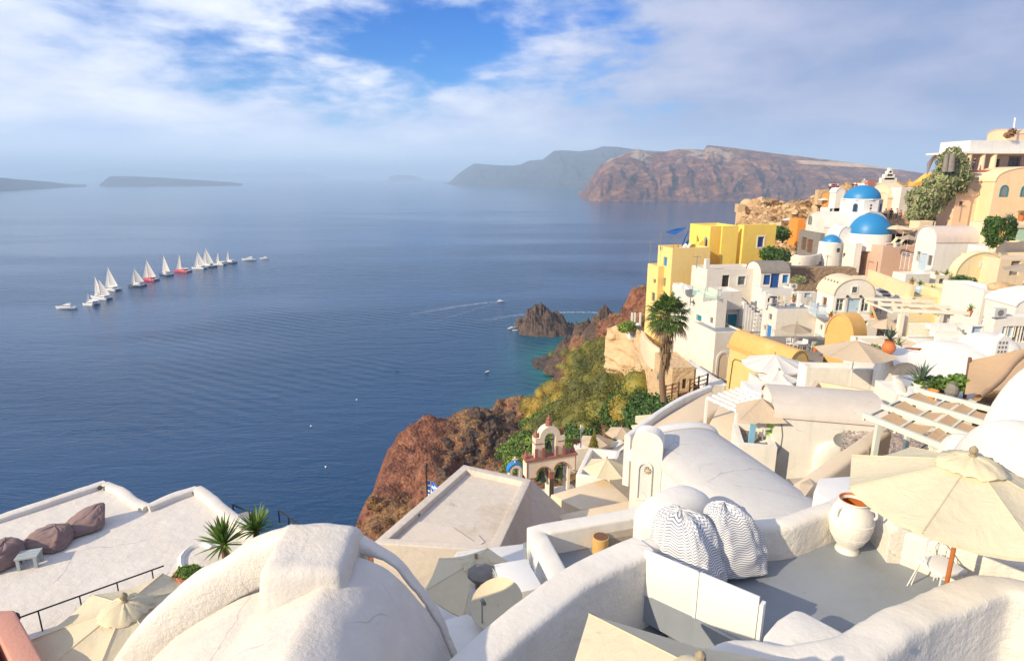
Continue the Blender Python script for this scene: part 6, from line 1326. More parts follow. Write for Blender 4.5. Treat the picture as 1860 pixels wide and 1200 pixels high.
bld('white_cushion_wall', 'white wall end with laundry between patio and pergola', (1628, 716), 26, -6, 1670, ('m', 2), 745, WHITE, roof=WHITE, cat='wall', down=3, par=.03)

# ---- small roof clutter: vent pipes, air conditioners, aerials
AC = simple('ac_casing', (.62, .62, .6), .5)
def acbox(p, label, rz=0, s=1.0):
    rt = thing('air_conditioner', p, label, 'air conditioner'); MB().abox(p, .85 * s, .35 * s, .6 * s, rz).build('casing', AC, rt)
    f_ = Vector((math.sin(rz), -math.cos(rz), 0)); MB().bar(Vector(p) + f_ * .17 * s + UP * .3 * s, Vector(p) + f_ * .19 * s + UP * .3 * s, .22 * s, 14).build('fan_grille', GREYWIN, rt)
for px, py, Y, l in ((1398, 488, 73, 'grey air conditioner on the white roof under the yellow house'), (1630, 449, 79, 'air conditioner on the pink roof edge'), (1440, 524, 70, 'air conditioner beside the blue door terrace'), (1812, 575, 40, 'air conditioner on the white window house roof')):
    acbox(PY(px, py, Y), l, .1)
for px, py, Y, hh, l in ((1265, 488, 73, 1.6, 'thin television aerial on the left of the white house roof'), (1180, 477, 80, 3.0, 'tall thin aerial at the far left corner of the yellow house'), (1660, 447, 79, 1.8, 'aerial on the pink roof corner'), (1795, 440, 74, 2.0, 'aerial behind the white barrel house'), (1500, 490, 80, 2.0, 'aerial between apse and vaulted house'), (1742, 402, 86, 2.4, 'aerial beside the peach tower house')):
    p = PY(px, py, Y); rt = thing('aerial', p, l, 'aerial'); MB().bar(p, p + UP * hh, .04, 5).build('mast', STEEL, rt); mb = MB().bar(p + UP * hh * .9 - Vector((.5, 0, 0)), p + UP * hh * .9 + Vector((.5, 0, 0)), .025, 4)
    for k in range(5): mb.bar(p + UP * hh * .9 + Vector((-.4 + .2 * k, -.25, 0)), p + UP * hh * .9 + Vector((-.4 + .2 * k, .25, 0)), .02, 4)
    mb.build('elements', STEEL, rt)

# ---- more small houses, doors and pots that fill the gaps between the big ones
def pottery(px, py, Y, label, mat=TCOTTA, h=.5, plant=None):
    p = PY(px, py, Y); rt = thing('potted_plant', p, label, 'plant'); MB().lathe(p, [(.2 * h, 0), (.36 * h, .7 * h), (.42 * h, h), (.3 * h, h), (.01, .9 * h)], 12).build('pot', mat, rt)
    V, Fc = blades(p + UP * h * .9, 20, h * 1.2, .06, (15, 88), .2, random.Random(px)); MB().add(V, Fc).build('leaves', plant or L_GREEN, rt)
for a in [(1318, 604, 65, 'potted plant by the teal doors'), (1344, 604, 64.5, 'potted plant between the two teal doors'), (1508, 580, 57.5, 'pot left of the pale blue door'), (1583, 581, 57.5, 'pot at the right corner of the vaulted house'), (1440, 548, 68, 'pot beside the blue doors terrace'), (1655, 520, 60, 'pot beside the dark arched opening'), (1700, 505, 68, 'pot below the white barrel house wall'), (1480, 640, 50, 'pot beside the pale blue lower door'), (1692, 536, 55, 'pot inside the sunken yellow patio'), (1760, 575, 44, 'pot on the yellow terrace edge by the pool'), (1630, 640, 36.5, 'pot under the left post of the cream pergola'), (1700, 642, 36.5, 'pot under the right post of the cream pergola')]: pottery(*a)
bld('small_white_house', 'small white house with two blue shutters tucked right of the pink house', (1610, 520), 74, 4, 1640, ('m', 3), 560, WHITE_C, wins=[('F', 1614, 527, 1620, 538, 's', BRIGHTB), ('F', 1626, 527, 1632, 548, 'd', LBLUE)], down=2)
bld('small_white_house', 'low white hut with a single dark window left of the stair wall', (1388, 536), 66.5, 4, 1404, ('m', 2), 560, WHITE, wins=[('F', 1393, 541, 1399, 549, 'o', DARKIN)], down=2, par=.08)
bld('small_cream_house', 'small cream house with brown door under the deckchair terrace', (1560, 503), 77, 6, 1580, 1548, 530, CREAM, wins=[('F', 1566, 510, 1572, 526, 'd', BROWNW)], down=2)
bld('small_white_house', 'white cube with a small grey window between barrel house and yellow vault', (1700, 500), 67, 3, 1724, ('m', 2.5), 525, WHITE, wins=[('F', 1707, 506, 1714, 515, 'w', Wm)], down=2)
bld('small_white_house', 'white step block above the long terrace house with a blue hatch', (1575, 640), 40, -3, 1606, ('m', 3), 665, WHITE, wins=[('F', 1583, 646, 1591, 656, 's', LBLUE)], down=2, par=.1)
bld('rubble_wall', 'brown rubble stone wall below the chapel apse', (1424, 486), 80, -4, 1556, ('m', 2), 520, plaster('rubble_masonry', (0.30, 0.21, 0.14), stain=(.5, .38, .25), amt=.9, bs=3.5, bd=.2, fine=9), cat='wall', down=2, par=.02)
bld('beige_step_wall', 'beige stepped retaining wall beneath the beige niche wall', (1745, 424), 80, 3, 1800, ('m', 2), 445, CREAM, cat='wall', par=.05)
# ================================================================== FOREGROUND: NEAR TERRACE AT THE RIGHT
T0 = 73.7
def wpath(pxs, z): return [tuple(PZ(x, y, z)) for x, y in pxs]
def slab(name, label, pxs, z, th, mat, kind='structure', cat=None):
    P = [PZ(x, y, z) for x, y in pxs]; c = sum(P, Vector()) / len(P); n = len(P)
    o = MB().add([p - UP * th for p in P] + P, [tuple(range(n))[::-1], tuple(range(n, 2 * n))] + [(i, (i + 1) % n, n + (i + 1) % n, n + i) for i in range(n)]).build(name, mat, loc=Vector((c.x, c.y, z)))
    return tag(o, label, cat, kind=kind)
slab('terrace_floor', 'grey painted floor of the near terrace', [(1165, 1075), (1180, 985), (1345, 960), (1430, 975), (1505, 950), (1580, 960), (1660, 1000), (1830, 1045), (1800, 1130), (1560, 1240), (1375, 1185)], T0, .5, GFLOOR)
slab('lower_landing', 'grey lower landing beside the white boards', [(1040, 1180), (1140, 1080), (1165, 1060), (1240, 1100), (1420, 1190), (1500, 1330), (1000, 1330)], 73.05, .5, GFLOOR)
w_ = sweepwall(wpath([(1162, 990), (1262, 962), (1345, 951), (1430, 944), (1505, 918), (1562, 897), (1606, 925), (1640, 962)], 74.33), .34, 71.0, WHITE_S, 'parapet', loc=(4, 9, T0), r=.1, wob=.02, step=.09); tag(w_, 'low curved white parapet behind the chevron bean bags and the clay jar', 'wall')
w_ = sweepwall(wpath([(1168, 986), (1118, 1008), (1065, 1035), (1020, 1064), (980, 1095), (935, 1130), (892, 1167), (845, 1212), (800, 1262)], 74.37), .55, 70.5, WHITE_S, 'curved_parapet', loc=(0, 7, 72), r=.1, wob=.012, step=.09); tag(w_, 'broad curved white wall sweeping from the bottom edge up to the bean bags', 'wall')
w_ = sweepwall(wpath([(1650, 958), (1700, 975), (1775, 996), (1860, 1014)], 74.3), .35, 71.5, WHITE_S, 'parapet', loc=(6, 8, T0), r=.08, wob=.02); tag(w_, 'white stucco wall behind the white wire chair', 'wall')
w_ = sweepwall(wpath([(1990, 1110), (1900, 1078), (1830, 1060), (1775, 1066), (1650, 1118), (1560, 1172), (1450, 1192), (1350, 1185), (1250, 1240)], 74.38), .52, 69, WHITE_S, 'front_parapet', loc=(5, 6, 72), r=.12, wob=.03, step=.09); tag(w_, 'thick rounded stucco parapet along the bottom right corner', 'wall')
polyblock('wall_stub', 'short wide white wall stub rising beside the end of the white boards', [(1388, 1150), (1412, 1122), (1442, 1103), (1462, 1108), (1560, 1160), (1500, 1215), (1380, 1200)], 74.22, 2.5, WHITE, 'wall', bevel=.07)
# white boards
A_, B_ = PZ(1165, 1076, T0), PZ(1372, 1172, T0); d_ = (B_ - A_).normalized(); n_ = Vector((-d_.y, d_.x, 0)); L = (B_ - A_).length
rt = thing('board_screen', A_, 'low screen of two white boards at the edge of the grey terrace', 'screen')
for k in range(2): MB().box(A_ + d_ * (L * .5 * k + .01) - UP * .02, d_, n_, UP, L * .5 - .03, .045, .78).build('board', WPAINT, rt, bevel=.006, smooth=30)
MB().box(A_ + d_ * L - n_ * .03 - UP * .02, d_, n_, UP, .05, .12, .7).build('post', WPAINT, rt); MB().box(A_ + d_ * (L * .5 - .035) - n_ * .012, d_, n_, UP, .04, .03, .76).build('batten', WPAINT, rt)
# bean bags
def beanbag(c, rx, ry, h, rz, mat, label, lean=(0, 0), pinch=.55, seed=0.0, uv=False, group=None):
    nu, nv_ = 72, 40; me = bpy.data.meshes.new('bean_bag'); V = []; c = Vector(c)
    for j in range(nv_ + 1):
        v = j / nv_
        for i in range(nu):
            t = 2 * math.pi * i / nu; ct, st = math.cos(t), math.sin(t); e = .62
            cx, sy = math.copysign(abs(ct) ** e, ct), math.copysign(abs(st) ** e, st)
            prof = (math.sin(math.pi * min(1, v * .5 + .0) ) ** .5 if v < .25 else 1) * (1 - max(0, v - .25) / .75 * (1 - pinch)) if v > 0 else 0
            prof = min(1, (v / .09) ** .5) * (1 - (1 - pinch) * max(0, (v - .2) / .8) ** 1.5) * math.sqrt(max(0, 1 - max(0, (v - .82) / .18) ** 2.4))
            z = h * v; fold = mnoise.noise(Vector((ct * 1.6 + seed, st * 1.6, v * 2.6))) * .11 + mnoise.noise(Vector((ct * 4 + seed, st * 4, v * 7))) * .07 + abs(mnoise.noise(Vector((ct * 2.5 + v * 3, st * 2.5 + seed, v * 5)))) * -.08
            s = prof * (1 + fold); q = Vector((cx * rx * s + lean[0] * v * v, sy * ry * s + lean[1] * v * v, z * (1 + fold * .5)))
            V.append((q.x * math.cos(rz) - q.y * math.sin(rz), q.x * math.sin(rz) + q.y * math.cos(rz), q.z))
    Fc = [(j * nu + i, j * nu + (i + 1) % nu, (j + 1) * nu + (i + 1) % nu, (j + 1) * nu + i) for j in range(nv_) for i in range(nu)]
    me.from_pydata(V, [], Fc); ul = me.uv_layers.new(name='UVMap')
    for p in me.polygons:
        j, i = divmod(p.index, nu)
        for li, (a, b) in zip(p.loop_indices, ((i, j), (i + 1, j), (i + 1, j + 1), (i, j + 1))): ul.data[li].uv = (a / nu * 1.5, b / nv_ * h * .62)
    me.polygons.foreach_set('use_smooth', [True] * len(me.polygons)); me.materials.append(mat)
    o = bpy.data.objects.new('bean_bag', me); COL.objects.link(o); o.location = c; return tag(o, label, 'bean bag', group)
beanbag(PZ(1244, 1052, T0), .60, .46, 1.12, R(-42), CHEV, 'left navy and white chevron bean bag leaning on the boards', lean=(-.2, .12), seed=1.0)
beanbag(PZ(1328, 1030, T0), .54, .44, 1.17, R(8), CHEV, 'right navy and white chevron bean bag, the taller one', lean=(-.18, .08), seed=4.4, pinch=.5)
# clay jar
q = PZ(1538, 998, T0); rt = MB().lathe(q, [(.01, 0), (.19, 0), (.19, .02), (.165, .06), (.17, .11), (.24, .2), (.305, .34), (.345, .5), (.345, .64), (.3, .8), (.235, .9), (.225, .93), (.25, .96), (.24, .975), (.21, .955), (.19, .9)], 48, cap=False).build('clay_jar', plaster('rough_white_paint', (0.76, 0.72, 0.66), amt=.3, bs=25, bd=.012), loc=q, smooth=60); tag(rt, 'tall white painted clay jar with orange inside on the grey terrace', 'jar')
MB().lathe(q, [(.2, .93), (.27, .78), (.3, .6), (.01, .5)], 32, cap=False).lathe(q + UP * .978, [(.235, 0), (.22, .004), (.205, -.03)], 32, cap=False).build('inner_wall', TCOTTA, rt, smooth=60)
for a in (200, 320):
    h_ = Vector((math.cos(R(a)), math.sin(R(a)), 0)); MB().tube(catmull([q + h_ * .25 + UP * .87, q + h_ * .34 + UP * .86, q + h_ * .36 + UP * .77, q + h_ * .33 + UP * .72], .05), .022, 6).build('handle', MATS['rough_white_paint'], rt)
for zz, rr_ in ((.30, .285), (.34, .302), (.60, .344)): MB().lathe(q + UP * zz, [(rr_, 0), (rr_ + .012, .012), (rr_, .024)], 40, cap=False).build('ridge', MATS['rough_white_paint'], rt, smooth=60)
# parasols
umbrella((6.38, 7.7, T0), 2.50, 1.53, 'large cream parasol with turned finial over the near grey terrace', CANVAS, n=8, rot=R(37.8), drop=.52, polemat=ORWOOD, val=.05, polr=.03)
umbrella((1.75, 4.7, 72.65), 2.9, 1.84, 'cream square parasol cut by the bottom edge', CANVAS, n=4, rot=R(116), drop=.75, polemat=ORWOOD, val=.05)
# wire chair and rattan basket chair
q = PZ(1700, 1075, T0); rt = thing('wire_chair', q, 'white wire frame chair with a white cushion under the big parasol', 'chair'); u_ = Vector((.97, .25, 0)); v_ = Vector((-.25, .97, 0))
for sx in (-1, 1):
    for sy in (-1, 1):
        for e in (-.04, .04): MB().bar(q + u_ * (.26 * sx + e) + v_ * (.24 * sy), q + u_ * .2 * sx + v_ * .18 * sy + UP * .44, .009, 6).build('leg', WPAINT, rt)
MB().box(q - u_ * .25 - v_ * .23 + UP * .44, u_, v_, UP, .5, .46, .06).build('cushion', WPAINT, rt, bevel=.02, smooth=40)
arcp = [q + u_ * (.27 * math.cos(a)) + v_ * (.24 * math.sin(a)) + UP * (.48 + .3 * max(0, math.sin(a))) for a in np.linspace(-.4, math.pi + .4, 14)]
MB().tube(arcp, .01, 6).build('back_rim', WPAINT, rt)
mb = MB()
for p in arcp[1:-1]: mb.bar(Vector((p.x, p.y, q.z + .45)), p, .005, 4)
mb.build('back_wires', WPAINT, rt)
q = PZ(1722, 1035, T0); o = MB().lathe(q + UP * .45, [(.12, 0), (.3, .12), (.36, .3), (.34, .3), (.27, .12), (.1, .03)], 24, cap=False).build('rattan_chair', simple('rattan', (.42, .25, .12), .7, var=.4, vs=60, bs=90, bd=.01), loc=q, smooth=50); tag(o, 'tan rattan tub chair behind the white wire chair', 'chair')
MB().lathe(q, [(.16, 0), (.04, .1), (.04, .45)], 10).build('pedestal', IRON, o)
# middle terrace with stool
slab('middle_terrace_floor', 'grey floor of the walled middle terrace', [(950, 985), (1165, 945), (1200, 1100), (1000, 1120)], 70.5, .4, GFLOOR)
w_ = sweepwall(wpath([(1190, 922), (1154, 930), (1060, 946), (972, 961), (985, 985), (1008, 1030), (1035, 1085)], 71.15), .5, 66, WHITE, 'stepped_parapet', loc=(1, 13, 71), r=.07, step=.2, smoothpath=False, wob=.008); tag(w_, 'angular white parapet around the middle terrace with the stool', 'wall')
q = PZ(1090, 1002, 70.5); o = MB().lathe(q, [(.21, 0), (.21, .45), (.19, .46), (.01, .46)], 20).build('log_stool', LWOOD, loc=q, smooth=40); tag(o, 'orange brown log stool on the grey middle terrace', 'stool')
MB().lathe(q + UP * .461, [(.19, 0), (.17, .004), (.01, .004)], 20).build('top_face', BROWNW, o)
q = PZ(1130, 985, 70.5); o = MB().abox(q, 1.0, .5, .35, .2).build('low_bench', CANVG, loc=q); tag(o, 'low taupe bench against the parapet right of the log stool', 'bench')
# box with lattice, chimney, dish
bx_ = polyblock('equipment_box', 'white equipment box with a lattice side beside the chimney', [(898, 1024), (956, 1014), (986, 1066), (922, 1080)], 71.2, 1.6, WPAINT, 'box', bevel=.01)
a_, b_ = PZ(898, 1024, 71.2), PZ(922, 1080, 71.2); d_ = (b_ - a_).normalized(); n_ = Vector((d_.y, -d_.x, 0)); n_ = n_ if n_.x < 0 else -n_; L = (b_ - a_).length
for k in range(9): MB().box(a_ + d_ * .05 - UP * (.12 + k * .1) + n_ * .02, d_, n_, (UP + n_ * .6).normalized(), L - .1, .012, .07).build('slat', WPAINT, bx_)
q = PZ(876, 1072, 70.4); o = MB().lathe(q - UP * 1.6, [(.42, 0), (.36, .8), (.3, 1.5), (.25, 1.75)], 24).build('chimney', WHITE, loc=q, smooth=50); tag(o, 'round white chimney with a grey stone cap', 'chimney')
for a in range(3): MB().bar(q + Vector((math.cos(a * 2.1) * .19, math.sin(a * 2.1) * .19, .1)), q + Vector((math.cos(a * 2.1) * .19, math.sin(a * 2.1) * .19, .42)), .06, 6).build('cap_support', GREYST, o)
MB().lathe(q + UP * .42, [(.34, 0), (.36, .08), (.2, .16), (.01, .18)], 9).build('cap', GREYST, o)
dish(PZ(905, 1100, 72.6), .50, 'big cream satellite dish next to the curved wall', (-.35, -.35, .9), plaster('dish_paint', (0.62, 0.54, 0.38), amt=.4), e=.95)
umbrella((PY(865, 1016, 14.5).x, 14.5, 67.4), PY(865, 1016, 14.5).z - 67.4, 1.5, 'cream parasol below the flat roofed house with a bunched top', CANVAS, n=6, rot=.35, drop=.62, val=.04)
polyblock('white_ledge', 'white ledge wedged between the big dome and the curved wall', [(800, 1125), (850, 1112), (900, 1145), (900, 1260), (800, 1260)], 72.3, 4, WHITE, 'wall')
polyblock('pale_step_roof', 'pale roof step below the lattice box', [(930, 1075), (1000, 1045), (1040, 1090), (960, 1140)], 70.3, 4, WHITE, 'roof')
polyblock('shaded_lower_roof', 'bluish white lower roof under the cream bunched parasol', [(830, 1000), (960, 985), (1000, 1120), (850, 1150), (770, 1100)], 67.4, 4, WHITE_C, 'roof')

# ================================================================== BIG WHITE VAULT IN THE FOREGROUND
XC = -2.53
Lp = [(-3.45, 3.6), (-3.25, 2.8), (-2.97, 2.1), (-2.57, 1.55), (-1.95, .93), (-1.2, .42), (-.6, .1)]; Rp = [(0, .0), (.5, .1), (.95, .42), (1.3, .88), (1.62, 1.5), (1.82, 2.3), (1.95, 3.6)]
prof = catmull([Vector((a, 0, -b)) for a, b in Lp + Rp], .07)
vt = thing('white_vault', (XC, 5, 72), 'big smooth white vault with a raised rim filling the bottom centre left', 'vault')
ys = np.linspace(1.2, 6.75, 90); G = np.zeros((len(prof), len(ys), 3))
for i, p in enumerate(prof):
    lo_ = .50 * min(1, max(0, (.3 - p.x) / 1.0)) + .04; ins = .12 * (1 if p.x < -.5 else 0)
    for j, y in enumerate(ys):
        q = Vector((XC + p.x * (1 - ins / 3), y, 75.62 + p.z - lo_ - .20 * math.exp(-(p.x / (.9 if p.x < 0 else .75)) ** 2))); nn = mnoise.noise_vector(q * 1.1) * .035 + mnoise.noise_vector(q * 3.7) * .012
        G[i, j] = q + nn
BIGW = plaster('dome_whitewash', (0.64, 0.60, 0.545), bs=11, bd=.02, fine=70, amt=.3, var=.16)
gridmesh('barrel', G, BIGW, vt)
# rim: thick rounded band along the far edge
V = []; rows = []
for k, p in enumerate(prof):
    f = min(1, max(.0, (.9 - p.x) / 1.2)); wy, wz = .10 + .13 * f, .03 + .26 * f
    a = prof[max(k - 1, 0)]; b = prof[min(k + 1, len(prof) - 1)]; t_ = (b - a).normalized(); nn = Vector((-t_.z, 0, t_.x)); nn = nn if nn.z > 0 else -nn
    for i in range(14):
        an = 2 * math.pi * i / 14; e = .55; ca, sa = math.copysign(abs(math.cos(an)) ** e, math.cos(an)), math.copysign(abs(math.sin(an)) ** e, math.sin(an))
        q = Vector((XC + p.x, 6.95 + ca * wy, 75.60 + p.z)) + nn * (sa * wz - wz); q += mnoise.noise_vector(q * 2.1) * .03 + mnoise.noise_vector(q * 7) * .01; V.append(q)
n = len(prof); MB().add(V, [(k * 14 + i, k * 14 + (i + 1) % 14, (k + 1) * 14 + (i + 1) % 14, (k + 1) * 14 + i) for k in range(n - 1) for i in range(14)]).build('rim', plaster('rim_stucco', (0.70, 0.66, 0.60), bs=16, bd=.035, fine=60, amt=.2), vt, smooth=60)
# saddle block on the crown
bm = bmesh.new(); bmesh.ops.create_cube(bm, size=1); bmesh.ops.scale(bm, vec=(.98, 1.0, 1.3), verts=bm.verts)
for v in bm.verts:
    if v.co.z < 0: v.co.x *= 1.25 if v.co.x > 0 else 1.08; v.co.y *= 1.25
    if v.co.z > 0 and v.co.x > 0: v.co.z -= .03
bmesh.ops.bevel(bm, geom=list(bm.edges), offset=.13, segments=4, profile=.5, affect='EDGES'); bmesh.ops.subdivide_edges(bm, edges=[e for e in bm.edges if e.calc_length() > .25], cuts=6, use_grid_fill=True)
for v in bm.verts: q = v.co * 1.0; v.co += mnoise.noise_vector(q * 1.7) * .05 + mnoise.noise_vector(q * 5) * .012
me = bpy.data.meshes.new('crown_block'); bm.to_mesh(me); bm.free(); me.polygons.foreach_set('use_smooth', [True] * len(me.polygons)); o = link('crown_block', me, BIGW, vt); o.location = (0.06, 1.60, 2.97)
w_ = sweepwall([(-.72, 1.0, 74.2), (-.72, 3.0, 74.2), (-.70, 4.5, 74.15), (-.66, 5.6, 74.05), (-.6, 6.4, 73.8)], .34, 70, WHITE_C, 'gutter_wall', loc=(-.7, 5, 73), r=.06, wob=.02); tag(w_, 'narrow pale gutter wall along the right foot of the big vault', 'wall')

# ================================================================== LEFT TERRACE
TL = 73.2
LT = plaster('terrace_whitewash', (0.71, 0.66, 0.59), bs=7, bd=.018, amt=.35, sscale=1.2)
slab('left_terrace', 'sunlit white plastered roof terrace at the left', [(-160, 985), (0, 940), (190, 878), (228, 896), (268, 920), (357, 886), (398, 915), (445, 955), (520, 1000), (420, 1080), (300, 1100), (70, 1165), (-160, 1230)], TL, 7, LT)
w_ = sweepwall(wpath([(-160, 984), (0, 937), (100, 904), (190, 874)], TL + .1), .24, TL - .5, WHITE_D, 'kerb_wall', loc=(-9, 12, TL), r=.045, smoothpath=False, wob=.02); tag(w_, 'low white kerb along the far left edge of the terrace', 'wall')
w_ = sweepwall(wpath([(188, 876), (215, 886), (240, 905), (267, 918)], TL + .1), .22, TL - .5, WHITE_D, 'kerb_wall', loc=(-8, 12, TL), r=.045, wob=.02); tag(w_, 'short stepped kerb in the middle of the terrace edge', 'wall')
w_ = sweepwall(wpath([(267, 918), (310, 900), (357, 884)], TL + .11), .24, TL - .5, WHITE_D, 'kerb_wall', loc=(-7, 12, TL), r=.045, smoothpath=False, wob=.02); tag(w_, 'low kerb leading to the right tip of the terrace edge', 'wall')
w_ = sweepwall(wpath([(357, 884), (385, 905), (415, 930), (445, 957), (500, 1005)], TL + .11), .24, TL - .5, WHITE_D, 'kerb_wall', loc=(-6, 12, TL), r=.045, wob=.02); tag(w_, 'right hand kerb of the terrace running down to the yuccas', 'wall')
w_ = sweepwall(wpath([(330, 1032), (328, 1010), (345, 992), (372, 985), (385, 992)], TL + .05), .12, TL - .2, WHITE, 'round_kerb', loc=(-5, 10, TL), r=.05); tag(w_, 'thin curved kerb around the drain beside the yuccas', 'wall')
for (px, py, nm) in ((182, 886, 'left'), (352, 893, 'right')):
    q = PZ(px, py, TL + .06); o = MB().bar(q, q + Vector((.0, -.02, .0)) + UP * .03, .05, 8).build('drain_hole', DARKIN, loc=q); tag(o, nm + ' dark drain hole at the foot of the terrace kerb', 'drain')
beanbag(PZ(84, 992, TL), .42, .32, .36, R(10), MAUVE, 'mauve bean bag in the middle, lying crumpled', lean=(.15, .1), seed=7, pinch=.5)
beanbag(PZ(152, 962, TL), .36, .30, .40, R(35), MAUVE, 'mauve bean bag at the right with a pointed ear', lean=(.3, .15), seed=9.5, pinch=.35)
beanbag(PZ(-2, 1024, TL), .38, .36, .42, R(-20), MAUVE, 'mauve bean bag cut by the left edge', lean=(.1, .1), seed=12.2, pinch=.55)
q = PZ(56, 1026, TL); rt = thing('low_table', q, 'small grey blue wooden table between the mauve bean bags', 'table'); u_ = Vector((.95, .31, 0)); v_ = Vector((-.31, .95, 0)); GB = simple('grey_blue_paint', (.36, .40, .40), .6)
for k in range(3): MB().box(q - u_ * .17 + v_ * (-.14 + k * .095) + UP * .21, u_, v_, UP, .34, .088, .03).build('plank', GB, rt)
for i, j in ((-1, -1), (1, -1), (-1, 1), (1, 1)): MB().box(q + u_ * (.13 * i - .025) + v_ * (.11 * j - .025), u_, v_, UP, .05, .05, .208).build('leg', GB, rt)
# railing
a_, b_ = PZ(64, 1150, TL), PZ(303, 1060, TL); rt = thing('iron_railing', a_, 'thin black iron railing along the lower edge of the left terrace', 'railing')
for k, t_ in enumerate((.05, .34, .62, .9)):
    p = a_.lerp(b_, t_); MB().bar(p, p + UP * .36, .011, 6).build('post', IRON, rt)
MB().bar(a_.lerp(b_, -.1) + UP * .36, b_ + UP * .36, .013, 6).build('handrail', IRON, rt)
o = MB().lathe(a_.lerp(b_, -.1) + UP * .3, [(.03, 0), (.06, .04), (.06, .12), (.03, .16)], 10).build('wall_lamp', IRON, loc=a_); tag(o, 'small black lamp at the left end of the iron railing', 'lamp')
umbrella((PY(227, 1097, 7.6).x, 7.6, 71.4), PY(227, 1097, 7.6).z - 71.4, 1.32, 'cream parasol with a tied top below the iron railing', CANVAS, n=8, rot=R(10), drop=.42, val=.0)
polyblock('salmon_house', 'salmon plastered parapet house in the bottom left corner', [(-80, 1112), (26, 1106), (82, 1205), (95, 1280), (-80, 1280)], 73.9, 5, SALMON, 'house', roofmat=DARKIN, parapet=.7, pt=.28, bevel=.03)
polyblock('terracotta_wall', 'terracotta coloured wall below the cream tied parasol', [(62, 1172), (126, 1143), (300, 1095), (330, 1120), (250, 1240), (90, 1260)], 72.6, 5, TERRA, 'wall')
# planter and yuccas
a_ = PZ(340, 1046, TL + .25); rt = polyblock('planter', 'terracotta planter box tucked behind the big vault rim', [(313, 1040), (352, 1022), (372, 1032), (330, 1062)], TL + .32, .6, TERRA, 'planter', bevel=.01); bush('planter_plants', 'small green plants growing in the terracotta planter', PZ(345, 1044, TL + .3) - UP * .1, .3, L_GREEN, 700, .05, cat='plant', squash=.5)
rr = random.Random(5)
for (px, py, l, n, Ln) in ((408, 1000, 'left spiky yucca behind the big vault rim', 90, .55), (466, 975, 'right spiky yucca, half hidden by the vault rim', 80, .5)):
    b = PZ(px, py, TL + .25); rt = thing('yucca', b, l, 'plant'); V, Fc = blades(b + UP * .12, n, Ln, .045, (-5, 88), .12, rr, fold=.2); MB().add(V, Fc).build('leaves', L_YUC, rt); MB().bar(b - UP * .4, b + UP * .15, .06, 7).build('stem', BROWNW, rt)
# bits beyond the tip of the terrace
polyblock('small_parapet', 'small cream parapet with a white tap just past the terrace tip', [(420, 935), (455, 925), (462, 945), (430, 960)], 72.6, 3, CREAM, 'wall', bevel=.05)
polyblock('white_side_block', 'white block behind the right yucca', [(470, 975), (530, 948), (560, 972), (510, 1000)], 72.2, 3, WHITE_C, 'roof')
rail(PZ(508, 948, 72.6), PZ(545, 975, 72.6), 3, .3, IRON, 'thin dark railing behind the right yucca'); rail(PZ(425, 935, 72.9), PZ(455, 948, 72.9), 2, .25, IRON, 'short dark railing next to the small cream parapet')
# ================================================================== BOATS
HULLW = simple('white_gelcoat', (0.72, 0.72, 0.72), .3); HULLR = simple('red_gelcoat', (0.62, 0.03, 0.05), .3); HULLN = simple('navy_gelcoat', (0.05, 0.07, 0.12), .3)
def hullmesh(L, B, Hh, off=(0, 0, 0), name='hull', mat=None, root=None, fine=1.0):
    # bow towards -x
    V = []; xs = np.linspace(-L / 2, L / 2, 11); k = 7
    for x in xs:
        t = (x + L / 2) / L; w_ = B / 2 * (min(1, (t * 1.9) ** .65)) * (1 - .15 * max(0, t - .7) / .3); sh = Hh * (1 + .25 * (1 - t) ** 2)
        for j in range(k):
            a = math.pi * j / (k - 1); V.append(Vector((x - .05 * L * (1 - t) * math.sin(a) * -1, math.cos(a) * w_, sh - math.sin(a) * (sh + .3)) ) + Vector(off))
    f = [(i * k + j, (i + 1) * k + j, (i + 1) * k + j + 1, i * k + j + 1) for i in range(10) for j in range(k - 1)] + [tuple(range(10 * k, 11 * k))] + [(i * k, i * k + k - 1, (i + 1) * k + k - 1, (i + 1) * k) for i in range(10)]
    return MB().add([v + ORG[root] for v in V], f).build(name, mat, root, smooth=40)
def sail(root, name, P, bulge, n=8):
    a, b, c = [Vector(p) + ORG[root] for p in P]; G = np.array([[tuple(a.lerp(b, i / n).lerp(c.lerp(b, i / n), j / n) + Vector((0, bulge * math.sin(math.pi * j / n) * (1 - i / n) , 0))) for j in range(n + 1)] for i in range(n + 1)])
    return gridmesh(name, G, SAILM, root)
